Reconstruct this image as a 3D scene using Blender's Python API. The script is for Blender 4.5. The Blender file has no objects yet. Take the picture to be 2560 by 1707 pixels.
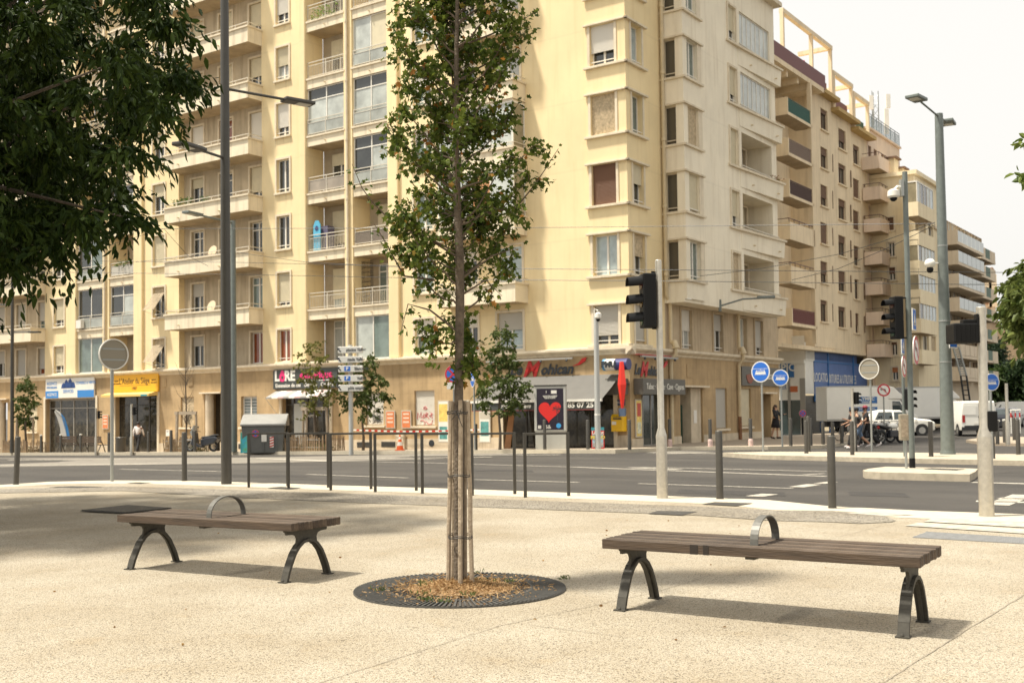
import bpy, math, random
import numpy as np
from mathutils import Vector, Matrix
random.seed(7); rng = np.random.default_rng(7)
sc = bpy.context.scene
col = sc.collection
R_ = math.radians

# ------------------------------------------------------------------ camera
F_PX, PITCH, ROLL, SHIFT, CAM_H = 2756., .03565, -.01307, 74., 1.35
cf = np.array([0, math.cos(PITCH), math.sin(PITCH)])
_r = np.array([1., 0, 0]); _u = np.array([0, -math.sin(PITCH), math.cos(PITCH)])
cr = math.cos(ROLL)*_r + math.sin(ROLL)*_u
cu = -math.sin(ROLL)*_r + math.cos(ROLL)*_u
CAM = np.array([0, 0, CAM_H])
cam_d = bpy.data.cameras.new('camera'); cam = bpy.data.objects.new('camera', cam_d); col.objects.link(cam)
cam.matrix_world = Matrix(((cr[0], cu[0], -cf[0], 0), (cr[1], cu[1], -cf[1], 0), (cr[2], cu[2], -cf[2], CAM_H), (0, 0, 0, 1)))
cam_d.sensor_width = 36; cam_d.lens = F_PX/2560*36; cam_d.shift_y = SHIFT/2560
cam_d.clip_start = .05; cam_d.clip_end = 6000
cam_d.dof.use_dof = True; cam_d.dof.focus_distance = 8.3; cam_d.dof.aperture_fstop = 5.0
sc.camera = cam
sc.render.resolution_x = 1024; sc.render.resolution_y = 682

# ------------------------------------------------------------------ sky, sun, exposure
SUN_DIR = Vector((.192, .035, -.46)).normalized()       # light travels this way: sun high on the left
w = bpy.data.worlds.new('World'); sc.world = w; w.use_nodes = True
nt = w.node_tree; bg = nt.nodes['Background']
sky = nt.nodes.new('ShaderNodeTexSky'); sky.sky_type = 'NISHITA'; sky.sun_disc = False
sky.sun_elevation = R_(66.5); sky.sun_rotation = R_(-100); sky.air_density = 1.2; sky.dust_density = 6.0; sky.ozone_density = 1.0
hs = nt.nodes.new('ShaderNodeHueSaturation'); hs.inputs['Saturation'].default_value = .12; hs.inputs['Value'].default_value = 1.0
mx = nt.nodes.new('ShaderNodeMix'); mx.data_type = 'RGBA'; mx.inputs[0].default_value = .62
mx.inputs[7].default_value = (13.2, 12.9, 12.2, 1)       # thin even cloud: the hazy white veil over the whole sky
nt.links.new(sky.outputs[0], hs.inputs['Color']); nt.links.new(hs.outputs[0], mx.inputs[6]); nt.links.new(mx.outputs[2], bg.inputs[0])
bg.inputs[1].default_value = .064
sd = bpy.data.lights.new('sun', 'SUN'); sd.energy = 4.5; sd.angle = R_(4.2); sd.color = (1, .94, .82)
sun = bpy.data.objects.new('sun', sd); col.objects.link(sun); sun.rotation_euler = SUN_DIR.to_track_quat('-Z', 'Y').to_euler()
sun.location = (-20, -5, 60)
sc.view_settings.view_transform = 'Standard'; sc.view_settings.look = 'None'; sc.view_settings.gamma = 1
sc.view_settings.exposure = .74
sc.view_settings.use_curve_mapping = False

# ------------------------------------------------------------------ pixels of the photograph -> places
def ray(x, y): return (x-1280)/F_PX*cr - (y-853.5-SHIFT)/F_PX*cu + cf
def G(x, y, z=0.):
    d = ray(x, y); return CAM + d*((z-CAM_H)/d[2])
def AT(x, y, Y):
    d = ray(x, y); return CAM + d*(Y/d[1])
def proj(P):
    d = np.asarray(P)-CAM; k = d@cf; return 1280+F_PX*(d@cr)/k, 853.5+SHIFT-F_PX*(d@cu)/k
ANG = R_(35)
DL = np.array([-math.cos(ANG), math.sin(ANG), 0]); DR = np.array([math.sin(ANG), math.cos(ANG), 0])
NL = -DR; NR = np.array([math.cos(ANG), -math.sin(ANG), 0]); UP = np.array([0, 0, 1.])
K = AT(1575, 1000, 46.); K[2] = 0                        # the corner of the corner building
class Frame:
    def __init__(s, o, d, n): s.o, s.d, s.n = np.array(o, float), np.array(d, float), np.array(n, float)
    def P(s, t, z, n=0.): return s.o + s.d*t + s.n*n + UP*z
    def at(s, x, y, n=0.):
        d = ray(x, y); k = ((s.o+s.n*n-CAM)@s.n)/(d@s.n); p = CAM+k*d; return (p-s.o)@s.d, p[2]
FL = Frame(K, DL, NL); FR = Frame(K, DR, NR)
def zroad(p):
    t = max(0., (p[:2]-K[:2])@DL[:2]); n = (p[:2]-K[:2])@NL[:2]
    ww = min(1., max(0., (25-n)/25)); return -.10 - ww*(.30+.017*min(t, 70))
def GR(x, y, dz=0.):
    z = -.2
    for _ in range(25): p = G(x, y, z+dz); z = zroad(p)
    return G(x, y, z+dz)
def zpave(t): return -.24-.017*max(0, t)
def top_z(base, x, y):                                    # height of a pixel straight above a base point
    d = ray(x, y); return (CAM + d*(base[1]/d[1]))[2]

# ------------------------------------------------------------------ materials
MATS = {}
def mat(name, c, rough=.7, metal=0., var=.0, vscale=4., bump=0., bscale=60., c2=None, spec=.5, streak=0., trans=0., coords='Object', emit=0.):
    if name in MATS: return MATS[name]
    m = bpy.data.materials.new(name); m.use_nodes = True; nt = m.node_tree; b = nt.nodes['Principled BSDF']
    b.inputs['Roughness'].default_value = rough; b.inputs['Metallic'].default_value = metal
    b.inputs['Specular IOR Level'].default_value = spec
    b.inputs['Base Color'].default_value = (*c, 1)
    tc = nt.nodes.new('ShaderNodeTexCoord'); out = None
    if var or c2:
        n = nt.nodes.new('ShaderNodeTexNoise'); n.inputs['Scale'].default_value = vscale; n.inputs['Detail'].default_value = 6; n.inputs['Roughness'].default_value = .65
        nt.links.new(tc.outputs[coords], n.inputs['Vector'])
        r = nt.nodes.new('ShaderNodeValToRGB'); r.color_ramp.elements[0].position = .32; r.color_ramp.elements[1].position = .68
        a = c2 if c2 else tuple(max(0, v*(1-var)) for v in c); d = c if c2 else tuple(min(1, v*(1+var)) for v in c)
        r.color_ramp.elements[0].color = (*a, 1); r.color_ramp.elements[1].color = (*d, 1)
        nt.links.new(n.outputs[0], r.inputs[0]); out = r.outputs[0]
    if streak:
        mp = nt.nodes.new('ShaderNodeMapping'); mp.inputs['Scale'].default_value = (2.4, 2.4, .22)
        n2 = nt.nodes.new('ShaderNodeTexNoise'); n2.inputs['Scale'].default_value = 1.6; n2.inputs['Detail'].default_value = 5
        nt.links.new(tc.outputs[coords], mp.inputs[0]); nt.links.new(mp.outputs[0], n2.inputs['Vector'])
        r2 = nt.nodes.new('ShaderNodeValToRGB'); r2.color_ramp.elements[0].position = .5; r2.color_ramp.elements[1].position = .78
        r2.color_ramp.elements[0].color = (1, 1, 1, 1); k = 1-streak; r2.color_ramp.elements[1].color = (k, k*.97, k*.93, 1)
        nt.links.new(n2.outputs[0], r2.inputs[0])
        mm = nt.nodes.new('ShaderNodeMix'); mm.data_type = 'RGBA'; mm.blend_type = 'MULTIPLY'; mm.inputs[0].default_value = 1
        if out: nt.links.new(out, mm.inputs[6])
        else: mm.inputs[6].default_value = (*c, 1)
        nt.links.new(r2.outputs[0], mm.inputs[7]); out = mm.outputs[2]
    if out: nt.links.new(out, b.inputs['Base Color'])
    if bump:
        nb = nt.nodes.new('ShaderNodeTexNoise'); nb.inputs['Scale'].default_value = bscale; nb.inputs['Detail'].default_value = 4
        nt.links.new(tc.outputs[coords], nb.inputs['Vector'])
        bp = nt.nodes.new('ShaderNodeBump'); bp.inputs['Strength'].default_value = bump; bp.inputs['Distance'].default_value = .02
        nt.links.new(nb.outputs[0], bp.inputs['Height']); nt.links.new(bp.outputs[0], b.inputs['Normal'])
    if trans: b.inputs['Transmission Weight'].default_value = trans
    if emit:
        b.inputs['Emission Color'].default_value = (*c, 1); b.inputs['Emission Strength'].default_value = emit
    MATS[name] = m; return m
def leafmat(name, c, c2, c3=None, spec=.25, tl=.28):
    if name in MATS: return MATS[name]
    m = bpy.data.materials.new(name); m.use_nodes = True; nt = m.node_tree; b = nt.nodes['Principled BSDF']
    g = nt.nodes.new('ShaderNodeNewGeometry'); r = nt.nodes.new('ShaderNodeValToRGB')
    r.color_ramp.elements[0].color = (*c, 1); r.color_ramp.elements[1].color = (*c2, 1)
    if c3:
        r.color_ramp.elements[1].position = .955; e = r.color_ramp.elements.new(.985); e.color = (*c3, 1)
    nt.links.new(g.outputs['Random Per Island'], r.inputs[0]); nt.links.new(r.outputs[0], b.inputs['Base Color'])
    b.inputs['Roughness'].default_value = .55; b.inputs['Specular IOR Level'].default_value = spec
    tr = nt.nodes.new('ShaderNodeBsdfTranslucent'); nt.links.new(r.outputs[0], tr.inputs[0])
    ms = nt.nodes.new('ShaderNodeMixShader'); ms.inputs[0].default_value = tl
    o = nt.nodes['Material Output']; nt.links.new(b.outputs[0], ms.inputs[1]); nt.links.new(tr.outputs[0], ms.inputs[2]); nt.links.new(ms.outputs[0], o.inputs[0])
    MATS[name] = m; return m
def aggregate(name, c_light, c_dark, cell=95., dark=.12, tint=(.86, .62, .36)):
    m = bpy.data.materials.new(name); m.use_nodes = True; nt = m.node_tree; b = nt.nodes['Principled BSDF']
    b.inputs['Roughness'].default_value = .85; b.inputs['Specular IOR Level'].default_value = .25
    tc = nt.nodes.new('ShaderNodeTexCoord')
    v = nt.nodes.new('ShaderNodeTexVoronoi'); v.inputs['Scale'].default_value = cell; nt.links.new(tc.outputs['Object'], v.inputs['Vector'])
    sep = nt.nodes.new('ShaderNodeSeparateColor'); nt.links.new(v.outputs['Color'], sep.inputs[0])
    r = nt.nodes.new('ShaderNodeValToRGB'); e = r.color_ramp.elements
    e[0].color = (*c_dark, 1); e[0].position = 0; e[1].color = (*c_light, 1); e[1].position = 1
    a = e.new(dark); a.color = tuple(.5*x+.5*y for x, y in zip(c_light, c_dark))+(1,)
    a = e.new(dark+.12); a.color = tuple(.9*x for x in c_light)+(1,)
    nt.links.new(sep.outputs[0], r.inputs[0])
    # mortar between the stones
    rm = nt.nodes.new('ShaderNodeValToRGB'); rm.color_ramp.elements[0].position = .35; rm.color_ramp.elements[1].position = .85
    rm.color_ramp.elements[0].color = (1, 1, 1, 1); rm.color_ramp.elements[1].color = (.62, .58, .5, 1)
    nt.links.new(v.outputs['Distance'], rm.inputs[0])
    m1 = nt.nodes.new('ShaderNodeMix'); m1.data_type = 'RGBA'; m1.blend_type = 'MULTIPLY'; m1.inputs[0].default_value = 1
    nt.links.new(r.outputs[0], m1.inputs[6]); nt.links.new(rm.outputs[0], m1.inputs[7])
    # broad dirt, rusty patches
    n = nt.nodes.new('ShaderNodeTexNoise'); n.inputs['Scale'].default_value = .7; n.inputs['Detail'].default_value = 7; n.inputs['Roughness'].default_value = .6
    nt.links.new(tc.outputs['Object'], n.inputs['Vector'])
    r2 = nt.nodes.new('ShaderNodeValToRGB'); r2.color_ramp.elements[0].position = .33; r2.color_ramp.elements[1].position = .62
    r2.color_ramp.elements[0].color = (.80, .76, .70, 1); r2.color_ramp.elements[1].color = (1, 1, 1, 1)
    nt.links.new(n.outputs[0], r2.inputs[0])
    m2 = nt.nodes.new('ShaderNodeMix'); m2.data_type = 'RGBA'; m2.blend_type = 'MULTIPLY'; m2.inputs[0].default_value = 1
    nt.links.new(m1.outputs[2], m2.inputs[6]); nt.links.new(r2.outputs[0], m2.inputs[7])
    n3 = nt.nodes.new('ShaderNodeTexNoise'); n3.inputs['Scale'].default_value = 2.6; n3.inputs['Detail'].default_value = 8; nt.links.new(tc.outputs['Object'], n3.inputs['Vector'])
    r3 = nt.nodes.new('ShaderNodeValToRGB'); r3.color_ramp.elements[0].position = .6; r3.color_ramp.elements[1].position = .78
    r3.color_ramp.elements[0].color = (0, 0, 0, 1); r3.color_ramp.elements[1].color = (.45, .45, .45, 1); nt.links.new(n3.outputs[0], r3.inputs[0])
    m3 = nt.nodes.new('ShaderNodeMix'); m3.data_type = 'RGBA'; m3.blend_type = 'MULTIPLY'; nt.links.new(r3.outputs[0], m3.inputs[0])
    nt.links.new(m2.outputs[2], m3.inputs[6]); m3.inputs[7].default_value = (*tint, 1)
    vg = nt.nodes.new('ShaderNodeTexVoronoi'); vg.inputs['Scale'].default_value = 1.9; nt.links.new(tc.outputs['Object'], vg.inputs['Vector'])   # trodden gum and drips
    rg = nt.nodes.new('ShaderNodeValToRGB'); rg.color_ramp.elements[0].position = .022; rg.color_ramp.elements[1].position = .042
    rg.color_ramp.elements[0].color = (.55, .52, .47, 1); rg.color_ramp.elements[1].color = (1, 1, 1, 1); nt.links.new(vg.outputs['Distance'], rg.inputs[0])
    m4 = nt.nodes.new('ShaderNodeMix'); m4.data_type = 'RGBA'; m4.blend_type = 'MULTIPLY'; m4.inputs[0].default_value = .8
    nt.links.new(m3.outputs[2], m4.inputs[6]); nt.links.new(rg.outputs[0], m4.inputs[7]); nt.links.new(m4.outputs[2], b.inputs['Base Color'])
    bp = nt.nodes.new('ShaderNodeBump'); bp.inputs['Strength'].default_value = .8; bp.inputs['Distance'].default_value = .006; bp.invert = True
    nt.links.new(v.outputs['Distance'], bp.inputs['Height']); nt.links.new(bp.outputs[0], b.inputs['Normal'])
    MATS[name] = m; return m
def rework(m, u, v, kind, amt, sc):
    """multiply a material's colour by a pattern laid out along directions u and v: 'lanes' (worn wheel tracks) or 'blocks' (ashlar joints)"""
    nt = m.node_tree; b = nt.nodes['Principled BSDF']; src = b.inputs['Base Color'].links[0].from_socket
    tc = nt.nodes.new('ShaderNodeTexCoord'); cb = nt.nodes.new('ShaderNodeCombineXYZ')
    for i, (d, s) in enumerate(((u, sc[0]), (v, sc[1]))):
        vm = nt.nodes.new('ShaderNodeVectorMath'); vm.operation = 'DOT_PRODUCT'; vm.inputs[1].default_value = tuple(float(x)*s for x in d); nt.links.new(tc.outputs['Object'], vm.inputs[0]); nt.links.new(vm.outputs['Value'], cb.inputs[i])
    if kind == 'lanes':
        t = nt.nodes.new('ShaderNodeTexNoise'); t.inputs['Scale'].default_value = 1; t.inputs['Detail'].default_value = 5; nt.links.new(cb.outputs[0], t.inputs['Vector'])
        r = nt.nodes.new('ShaderNodeValToRGB'); r.color_ramp.elements[0].position = .35; r.color_ramp.elements[1].position = .65; r.color_ramp.elements[0].color = (1-amt,)*3+(1,); r.color_ramp.elements[1].color = (1+amt,)*3+(1,); nt.links.new(t.outputs[0], r.inputs[0]); o = r.outputs[0]
    else:
        t = nt.nodes.new('ShaderNodeTexBrick'); t.inputs['Scale'].default_value = 1; t.inputs['Mortar Size'].default_value = .008; t.inputs['Brick Width'].default_value = 1.0; t.inputs['Row Height'].default_value = .5
        t.inputs['Color1'].default_value = (1, 1, 1, 1); t.inputs['Color2'].default_value = (1-amt*.7,)*3+(1,); t.inputs['Mortar'].default_value = (1-amt*1.6,)*3+(1,); nt.links.new(cb.outputs[0], t.inputs['Vector']); o = t.outputs['Color']
    mm = nt.nodes.new('ShaderNodeMix'); mm.data_type = 'RGBA'; mm.blend_type = 'MULTIPLY'; mm.inputs[0].default_value = 1; nt.links.new(src, mm.inputs[6]); nt.links.new(o, mm.inputs[7]); nt.links.new(mm.outputs[2], b.inputs['Base Color'])
def glass(name, c, rough=.06):
    return mat(name, c, rough, 0, .25, 1.3, spec=.9)

# ------------------------------------------------------------------ mesh helpers
class MB:
    def __init__(s): s.v, s.f = [], []
    def add(s, vs, fs):
        o = len(s.v); s.v += [tuple(map(float, p)) for p in vs]; s.f += [tuple(i+o for i in q) for q in fs]; return s
    def poly(s, pts): return s.add(pts, [tuple(range(len(pts)))])
    def hexa(s, p): return s.add(p, [(0, 3, 2, 1), (4, 5, 6, 7), (0, 1, 5, 4), (1, 2, 6, 5), (2, 3, 7, 6), (3, 0, 4, 7)])
    def box(s, x0, x1, y0, y1, z0, z1):
        return s.hexa([(x0, y0, z0), (x1, y0, z0), (x1, y1, z0), (x0, y1, z0), (x0, y0, z1), (x1, y0, z1), (x1, y1, z1), (x0, y1, z1)])
    def fbox(s, F, t0, t1, z0, z1, n0, n1):
        return s.hexa([F.P(t0, z0, n0), F.P(t1, z0, n0), F.P(t1, z0, n1), F.P(t0, z0, n1), F.P(t0, z1, n0), F.P(t1, z1, n0), F.P(t1, z1, n1), F.P(t0, z1, n1)])
    def fquad(s, F, t0, t1, z0, z1, n): return s.poly([F.P(t0, z0, n), F.P(t1, z0, n), F.P(t1, z1, n), F.P(t0, z1, n)])
    def tube(s, pts, r, seg=10, cap=True):
        pts = [np.array(p, float) for p in pts]; k = len(pts)
        rr = r if hasattr(r, '__len__') else [r]*k; o = len(s.v)
        ref = None
        for i, p in enumerate(pts):
            d = pts[min(i+1, k-1)]-pts[max(i-1, 0)]; d = d/(np.linalg.norm(d)+1e-9)
            if ref is None: ref = np.cross(d, [0, 0, 1.] if abs(d[2]) < .9 else [0, 1., 0])
            a = ref - d*(ref@d); a /= np.linalg.norm(a)+1e-9; ref = a; b = np.cross(d, a)
            for j in range(seg):
                th = 2*math.pi*j/seg; s.v.append(tuple(p+(a*math.cos(th)+b*math.sin(th))*rr[i]))
        for i in range(k-1):
            for j in range(seg):
                j2 = (j+1) % seg; s.f.append((o+i*seg+j, o+i*seg+j2, o+(i+1)*seg+j2, o+(i+1)*seg+j))
        if cap: s.f.append(tuple(o+j for j in range(seg))[::-1]); s.f.append(tuple(o+(k-1)*seg+j for j in range(seg)))
        return s
    def lathe(s, base, prof, seg=16):                       # prof: (radius, z) going up
        return s.tube([(base[0], base[1], base[2]+z) for _, z in prof], [r for r, _ in prof], seg) if all(prof[i+1][1] > prof[i][1] for i in range(len(prof)-1)) else s._lathe(base, prof, seg)
    def _lathe(s, base, prof, seg):
        o = len(s.v)
        for r, z in prof:
            for j in range(seg): th = 2*math.pi*j/seg; s.v.append((base[0]+r*math.cos(th), base[1]+r*math.sin(th), base[2]+z))
        for i in range(len(prof)-1):
            for j in range(seg): j2 = (j+1) % seg; s.f.append((o+i*seg+j, o+i*seg+j2, o+(i+1)*seg+j2, o+(i+1)*seg+j))
        s.f.append(tuple(o+j for j in range(seg))[::-1]); s.f.append(tuple(o+(len(prof)-1)*seg+j for j in range(seg)))
        return s
    def prism(s, poly, ext):                               # poly: 3d points, ext: vector
        k = len(poly); poly = [np.array(p, float) for p in poly]; ext = np.array(ext, float)
        s.add(poly+[p+ext for p in poly], [tuple(range(k))[::-1], tuple(range(k, 2*k))]+[(i, (i+1) % k, (i+1) % k+k, i+k) for i in range(k)]); return s
    def disc(s, c, n, r, th=.0, seg=24):
        n = np.array(n, float); n /= np.linalg.norm(n); a = np.cross(n, UP); a /= np.linalg.norm(a); b = np.cross(n, a)
        pts = [np.array(c)+(a*math.cos(2*math.pi*i/seg)+b*math.sin(2*math.pi*i/seg))*r for i in range(seg)]
        return s.prism(pts, n*th) if th else s.poly(pts)
    def ball(s, c, r, seg=12, rings=8, sq=(1, 1, 1)):
        o = len(s.v)
        for i in range(rings+1):
            ph = math.pi*i/rings
            for j in range(seg):
                th = 2*math.pi*j/seg; s.v.append((c[0]+r*sq[0]*math.sin(ph)*math.cos(th), c[1]+r*sq[1]*math.sin(ph)*math.sin(th), c[2]+r*sq[2]*math.cos(ph)))
        for i in range(rings):
            for j in range(seg): j2 = (j+1) % seg; s.f.append((o+i*seg+j, o+i*seg+j2, o+(i+1)*seg+j2, o+(i+1)*seg+j))
        return s
def mesh_from(name, v, f):
    me = bpy.data.meshes.new(name); me.from_pydata(v, [], f); me.update(); return me
def org(o):
    while o.parent: o = o.parent
    return o
def build(mb, name, m, parent=None, smooth=False, bevel=0.):
    v = mb.v
    if parent is not None:
        r = org(parent); M = r.matrix_basis.inverted() if r.get('_world') else None
        if M is not None: v = [tuple(M @ Vector(p)) for p in v]
    me = mesh_from(name, v, mb.f)
    me.materials.append(m)
    if smooth:
        for p in me.polygons: p.use_smooth = True
        if smooth != 'all':
            me.set_sharp_from_angle(angle=R_(38))
    o = bpy.data.objects.new(name, me); col.objects.link(o)
    if parent is not None: o.parent = parent
    if bevel:
        bm = o.modifiers.new('bevel', 'BEVEL'); bm.width = bevel; bm.segments = 2; bm.limit_method = 'ANGLE'
    return o
def tag(o, label, cat, group=None):
    o['label'] = label; o['category'] = cat
    if group: o['group'] = group
    return o
def thing(name, label, cat, loc=(0, 0, 0), rz=0., group=None, world=True):
    o = bpy.data.objects.new(name, None); col.objects.link(o); o.empty_display_size = .2
    o.location = tuple(map(float, loc)); o.rotation_euler = (0, 0, rz)
    o.matrix_basis = Matrix.LocRotScale(Vector(o.location), o.rotation_euler, None)
    if world: o['_world'] = 1                              # its parts are given in world coordinates
    return tag(o, label, cat, group)
def single(mb, name, m, label, cat, base, group=None, smooth=False, bevel=0.):
    base = np.array(base, float); mb.v = [tuple(np.array(p)-base) for p in mb.v]
    o = build(mb, name, m, None, smooth, bevel); o.location = tuple(base); return tag(o, label, cat, group)
def struct(mb, name, m, kind='structure'):
    o = build(mb, name, m); o['kind'] = kind; return o
def kids(o): return [c for c in bpy.data.objects if c.parent == o]
def copy_tree(o, loc, rz=None, label=None, parent=None):
    c = o.copy(); col.objects.link(c); c.parent = parent
    if parent is None:
        c.location = tuple(map(float, loc))
        if rz is not None: c.rotation_euler = (0, 0, rz)
        if label: c['label'] = label
    for k in kids(o): copy_tree(k, None, parent=c)
    return c
def text_mesh(s, F, t, z, n, h, m, name, parent, align='CENTER', flip=False, bold=0., sx=1., shear=0.):
    """lettering lying on a facade frame; readers look along -F.n, so text runs along F.n x up"""
    cu_ = bpy.data.curves.new('txt', 'FONT'); cu_.body = s; cu_.size = h*1.38; cu_.align_x = align; cu_.align_y = 'CENTER'; cu_.extrude = .006; cu_.offset = bold; cu_.shear = shear; cu_.resolution_u = 3
    ob = bpy.data.objects.new('txt', cu_); col.objects.link(ob)
    me = bpy.data.meshes.new_from_object(ob.evaluated_get(bpy.context.evaluated_depsgraph_get()))
    bpy.data.objects.remove(ob); bpy.data.curves.remove(cu_)
    nn = F.n; rt = np.cross(UP, nn); rt = rt/np.linalg.norm(rt)
    o0 = F.P(t, z, n); mb = MB()
    mb.v = [tuple(o0+rt*v.co.x*sx+UP*v.co.y+nn*v.co.z) for v in me.vertices]; mb.f = [tuple(p.vertices) for p in me.polygons]
    bpy.data.meshes.remove(me)
    return build(mb, name, m, parent)
def leaves(P, D, size, width, shape='oval', droop=0., fold=.25):
    """P leaf stem points, D leaf directions (k,3); returns an MB"""
    k = len(P); D = D/np.linalg.norm(D, axis=1)[:, None]
    rnd = rng.normal(size=(k, 3)); S = np.cross(D, rnd); S /= np.linalg.norm(S, axis=1)[:, None]; N = np.cross(S, D)
    if shape == 'oval': out = [(0, 0, 0), (.35, -.5, .0), (.75, -.34, 0), (1, 0, -.1), (.75, .34, 0), (.35, .5, 0)]; tri = [(0, 1, 2, 3), (0, 3, 4, 5)]
    else:               out = [(0, 0, 0), (.12, -.42, 0), (.38, -.28, 0), (.62, -.55, 0), (.68, -.18, 0), (1, 0, -.08), (.68, .18, 0), (.62, .55, 0), (.38, .28, 0), (.12, .42, 0)]; tri = [(0, 1, 2, 3, 4, 5), (0, 5, 6, 7, 8, 9)]
    L = size*(.7+.6*rng.random(k)); W = L*width
    m = len(out); V = np.zeros((k, m, 3))
    for i, (a, b, c) in enumerate(out):
        V[:, i] = P + D*(a*L)[:, None] + S*(b*W)[:, None] + N*((c*L)+(abs(b)*fold*W))[:, None]
        V[:, i, 2] -= droop*a*a*L
    mb = MB(); mb.v = V.reshape(-1, 3).tolist(); base = np.arange(k)*m
    mb.f = [tuple(int(b)+i for i in t) for b in base for t in tri]
    return mb
# ================================================================== ground
M_agg = aggregate('washed_aggregate', (.455, .406, .322), (.115, .097, .075), 128, .13, (.92, .80, .62))
M_band = aggregate('dark_pebble_aggregate', (.33, .30, .25), (.06, .055, .047), 62, .32, (.85, .8, .75))
M_kerb = mat('kerb_limestone', (.49, .43, .325), .85, 0, .10, 9, .25, 160)
M_asph = mat('asphalt', (.050, .044, .037), .85, 0, .22, .35, .5, 240)
rework(M_asph, DL, NL, 'lanes', .22, (.05, .55))
M_lane = mat('pale_bus_lane', (.19, .17, .14), .9, 0, .12, 1.2, .4, 200)
M_paint = mat('road_paint', (.50, .46, .38), .8, 0, .0, 7, c2=(.26, .235, .19))
M_pave = mat('pavement_concrete', (.34, .275, .20), .9, 0, .12, 1.4, .3, 90)
M_dark = mat('dark_metal_cover', (.055, .05, .042), .7, .2, .25, 30, .4, 90)
def road_strip(pts, name, m, dz):
    mb = MB(); mb.poly([GR(x, y, dz) for x, y in pts]); return struct(mb, name, m)
mb = MB()
ts = sorted(set(list(np.arange(-60, 75.1, 2.5))+[-900, -400, -160, -100, 120, 220, 500, 1200])); ns = sorted(set(list(np.arange(0, 27.6, 2.5))+[25, 40, 90, -20, -60, -150, -400, -1000, -3000]))
o = {}
for i, t in enumerate(ts):
    for j, n in enumerate(ns):
        p = K+DL*t+NL*n; p[2] = zroad(p); mb.v.append(tuple(p))
J = len(ns)
for i in range(len(ts)-1):
    for j in range(J-1): mb.f.append((i*J+j, (i+1)*J+j, (i+1)*J+j+1, i*J+j+1))
struct(mb, 'road', M_asph)
for px, nm_ in (([(480, 1184), (760, 1187), (770, 1192), (470, 1190)], 'asphalt_patch'), ([(1700, 1222), (1960, 1230), (1965, 1240), (1690, 1232)], 'asphalt_patch'), ([(1180, 1172), (1330, 1175), (1335, 1180), (1175, 1177)], 'asphalt_patch'), ([(2120, 1228), (2260, 1232), (2275, 1242), (2125, 1238)], 'asphalt_patch')):
    road_strip(px, nm_, mat('patched_asphalt', (.036, .032, .028), .85, 0, .2, 2, .5, 240), .003)
# the plaza in the foreground, its edge measured along the kerb
kerb_px = [(0, 1212), (122, 1204), (286, 1200.5), (449, 1201), (600, 1205), (845, 1213), (1122, 1221), (1440, 1232), (1740, 1242), (1922, 1249.5), (2075, 1265), (2300, 1276), (2560, 1285)]
edge = [G(x, y, 0) for x, y in kerb_px]
edge = [np.array([-60, 27.5, 0]), np.array([-24, 22.6, 0])]+edge+[np.array([14, 9.6, 0]), np.array([40, -6, 0])]
pl = MB(); ring = edge+[np.array([40, -30, 0]), np.array([-60, -30, 0])]
pl.prism(ring, (0, 0, -.6)); struct(pl, 'plaza', M_agg)
def inner(dxy):
    out = []
    for i, p in enumerate(edge):
        a = edge[max(i-1, 0)]; b = edge[min(i+1, len(edge)-1)]; d = (b-a)[:2]; d = d/np.linalg.norm(d); nn = np.array([d[1], -d[0]])
        out.append(np.array([p[0]+nn[0]*dxy, p[1]+nn[1]*dxy, 0]))
    return out
e1 = inner(.012); e2 = inner(1.02)
ks = MB()
kn = len(e1)
ks.add([p+UP*.003 for p in e1+e2], [(i, i+1, kn+i+1, kn+i) for i in range(kn-1)]); struct(ks, 'kerb_strip', M_kerb)
bt = [(0, 1222), (300, 1215), (600, 1224), (900, 1234), (1240, 1247), (1740, 1265), (1920, 1274), (2080, 1276), (2190, 1283), (2240, 1300)]
bb = [(0, 1232), (300, 1226), (600, 1243), (900, 1256), (1240, 1268), (1740, 1287), (1920, 1300), (2080, 1304), (2150, 1308), (2230, 1304)]
bm_ = MB(); A = [G(x, y, .006) for x, y in bt]; B = [G(x, y, .006) for x, y in bb]
bm_.add(A+B, [(i, i+1, len(A)+i+1, len(A)+i) for i in range(len(A)-1)]); struct(bm_, 'pebble_band', M_band)
def gpoly(name, m, px, z=.014):
    mb = MB(); mb.poly([G(x, y, z) for x, y in px]); return struct(mb, name, m)
def joint(a, b, wd=.007):
    p, q = G(*a, .005), G(*b, .005); d = (q-p)/np.linalg.norm(q-p); s = np.array([-d[1], d[0], 0])*wd/2; mb = MB(); k = 14
    wob = [0]+[random.uniform(-.004, .004) for _ in range(k-1)]+[0]
    A = [p+(q-p)*i/k+s*2*wob[i]/wd+s for i in range(k+1)]; B = [x-2*s*(.6+.4*random.random()) for x in A]
    mb.add(A+B, [(i, i+1, k+1+i+1, k+1+i) for i in range(k)]); o = struct(mb, 'paving_joint', mat('joint_dirt', (.24, .205, .155), .95)); return o
for a, b in [((790, 1707), (1250, 1562)), ((1250, 1562), (1640, 1478)), ((1640, 1478), (1790, 1432)), ((1860, 1404), (2203, 1313)), ((2205, 1707), (2365, 1605)), ((2365, 1605), (2560, 1485)), ((1320, 1560), (1560, 1590))]: joint(a, b)
for px in ([(1754, 1259), (1787, 1254), (1883, 1257), (1842, 1264)], [(1620, 1283), (1644, 1276), (1744, 1278), (1705, 1287)], [(667, 1219), (702, 1216), (755, 1219), (722, 1222)], [(314, 1207), (340, 1205), (380, 1206), (350, 1208)], [(118, 1217), (180, 1214.5), (262, 1216), (200, 1218.5)]):
    c = np.mean([G(x, y, 0) for x, y in px], axis=0); mb = MB(); mb.poly([G(x, y, .010) for x, y in px])
    fr = build(mb, 'drain_cover', M_dark); fr['kind'] = 'structure'
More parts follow.
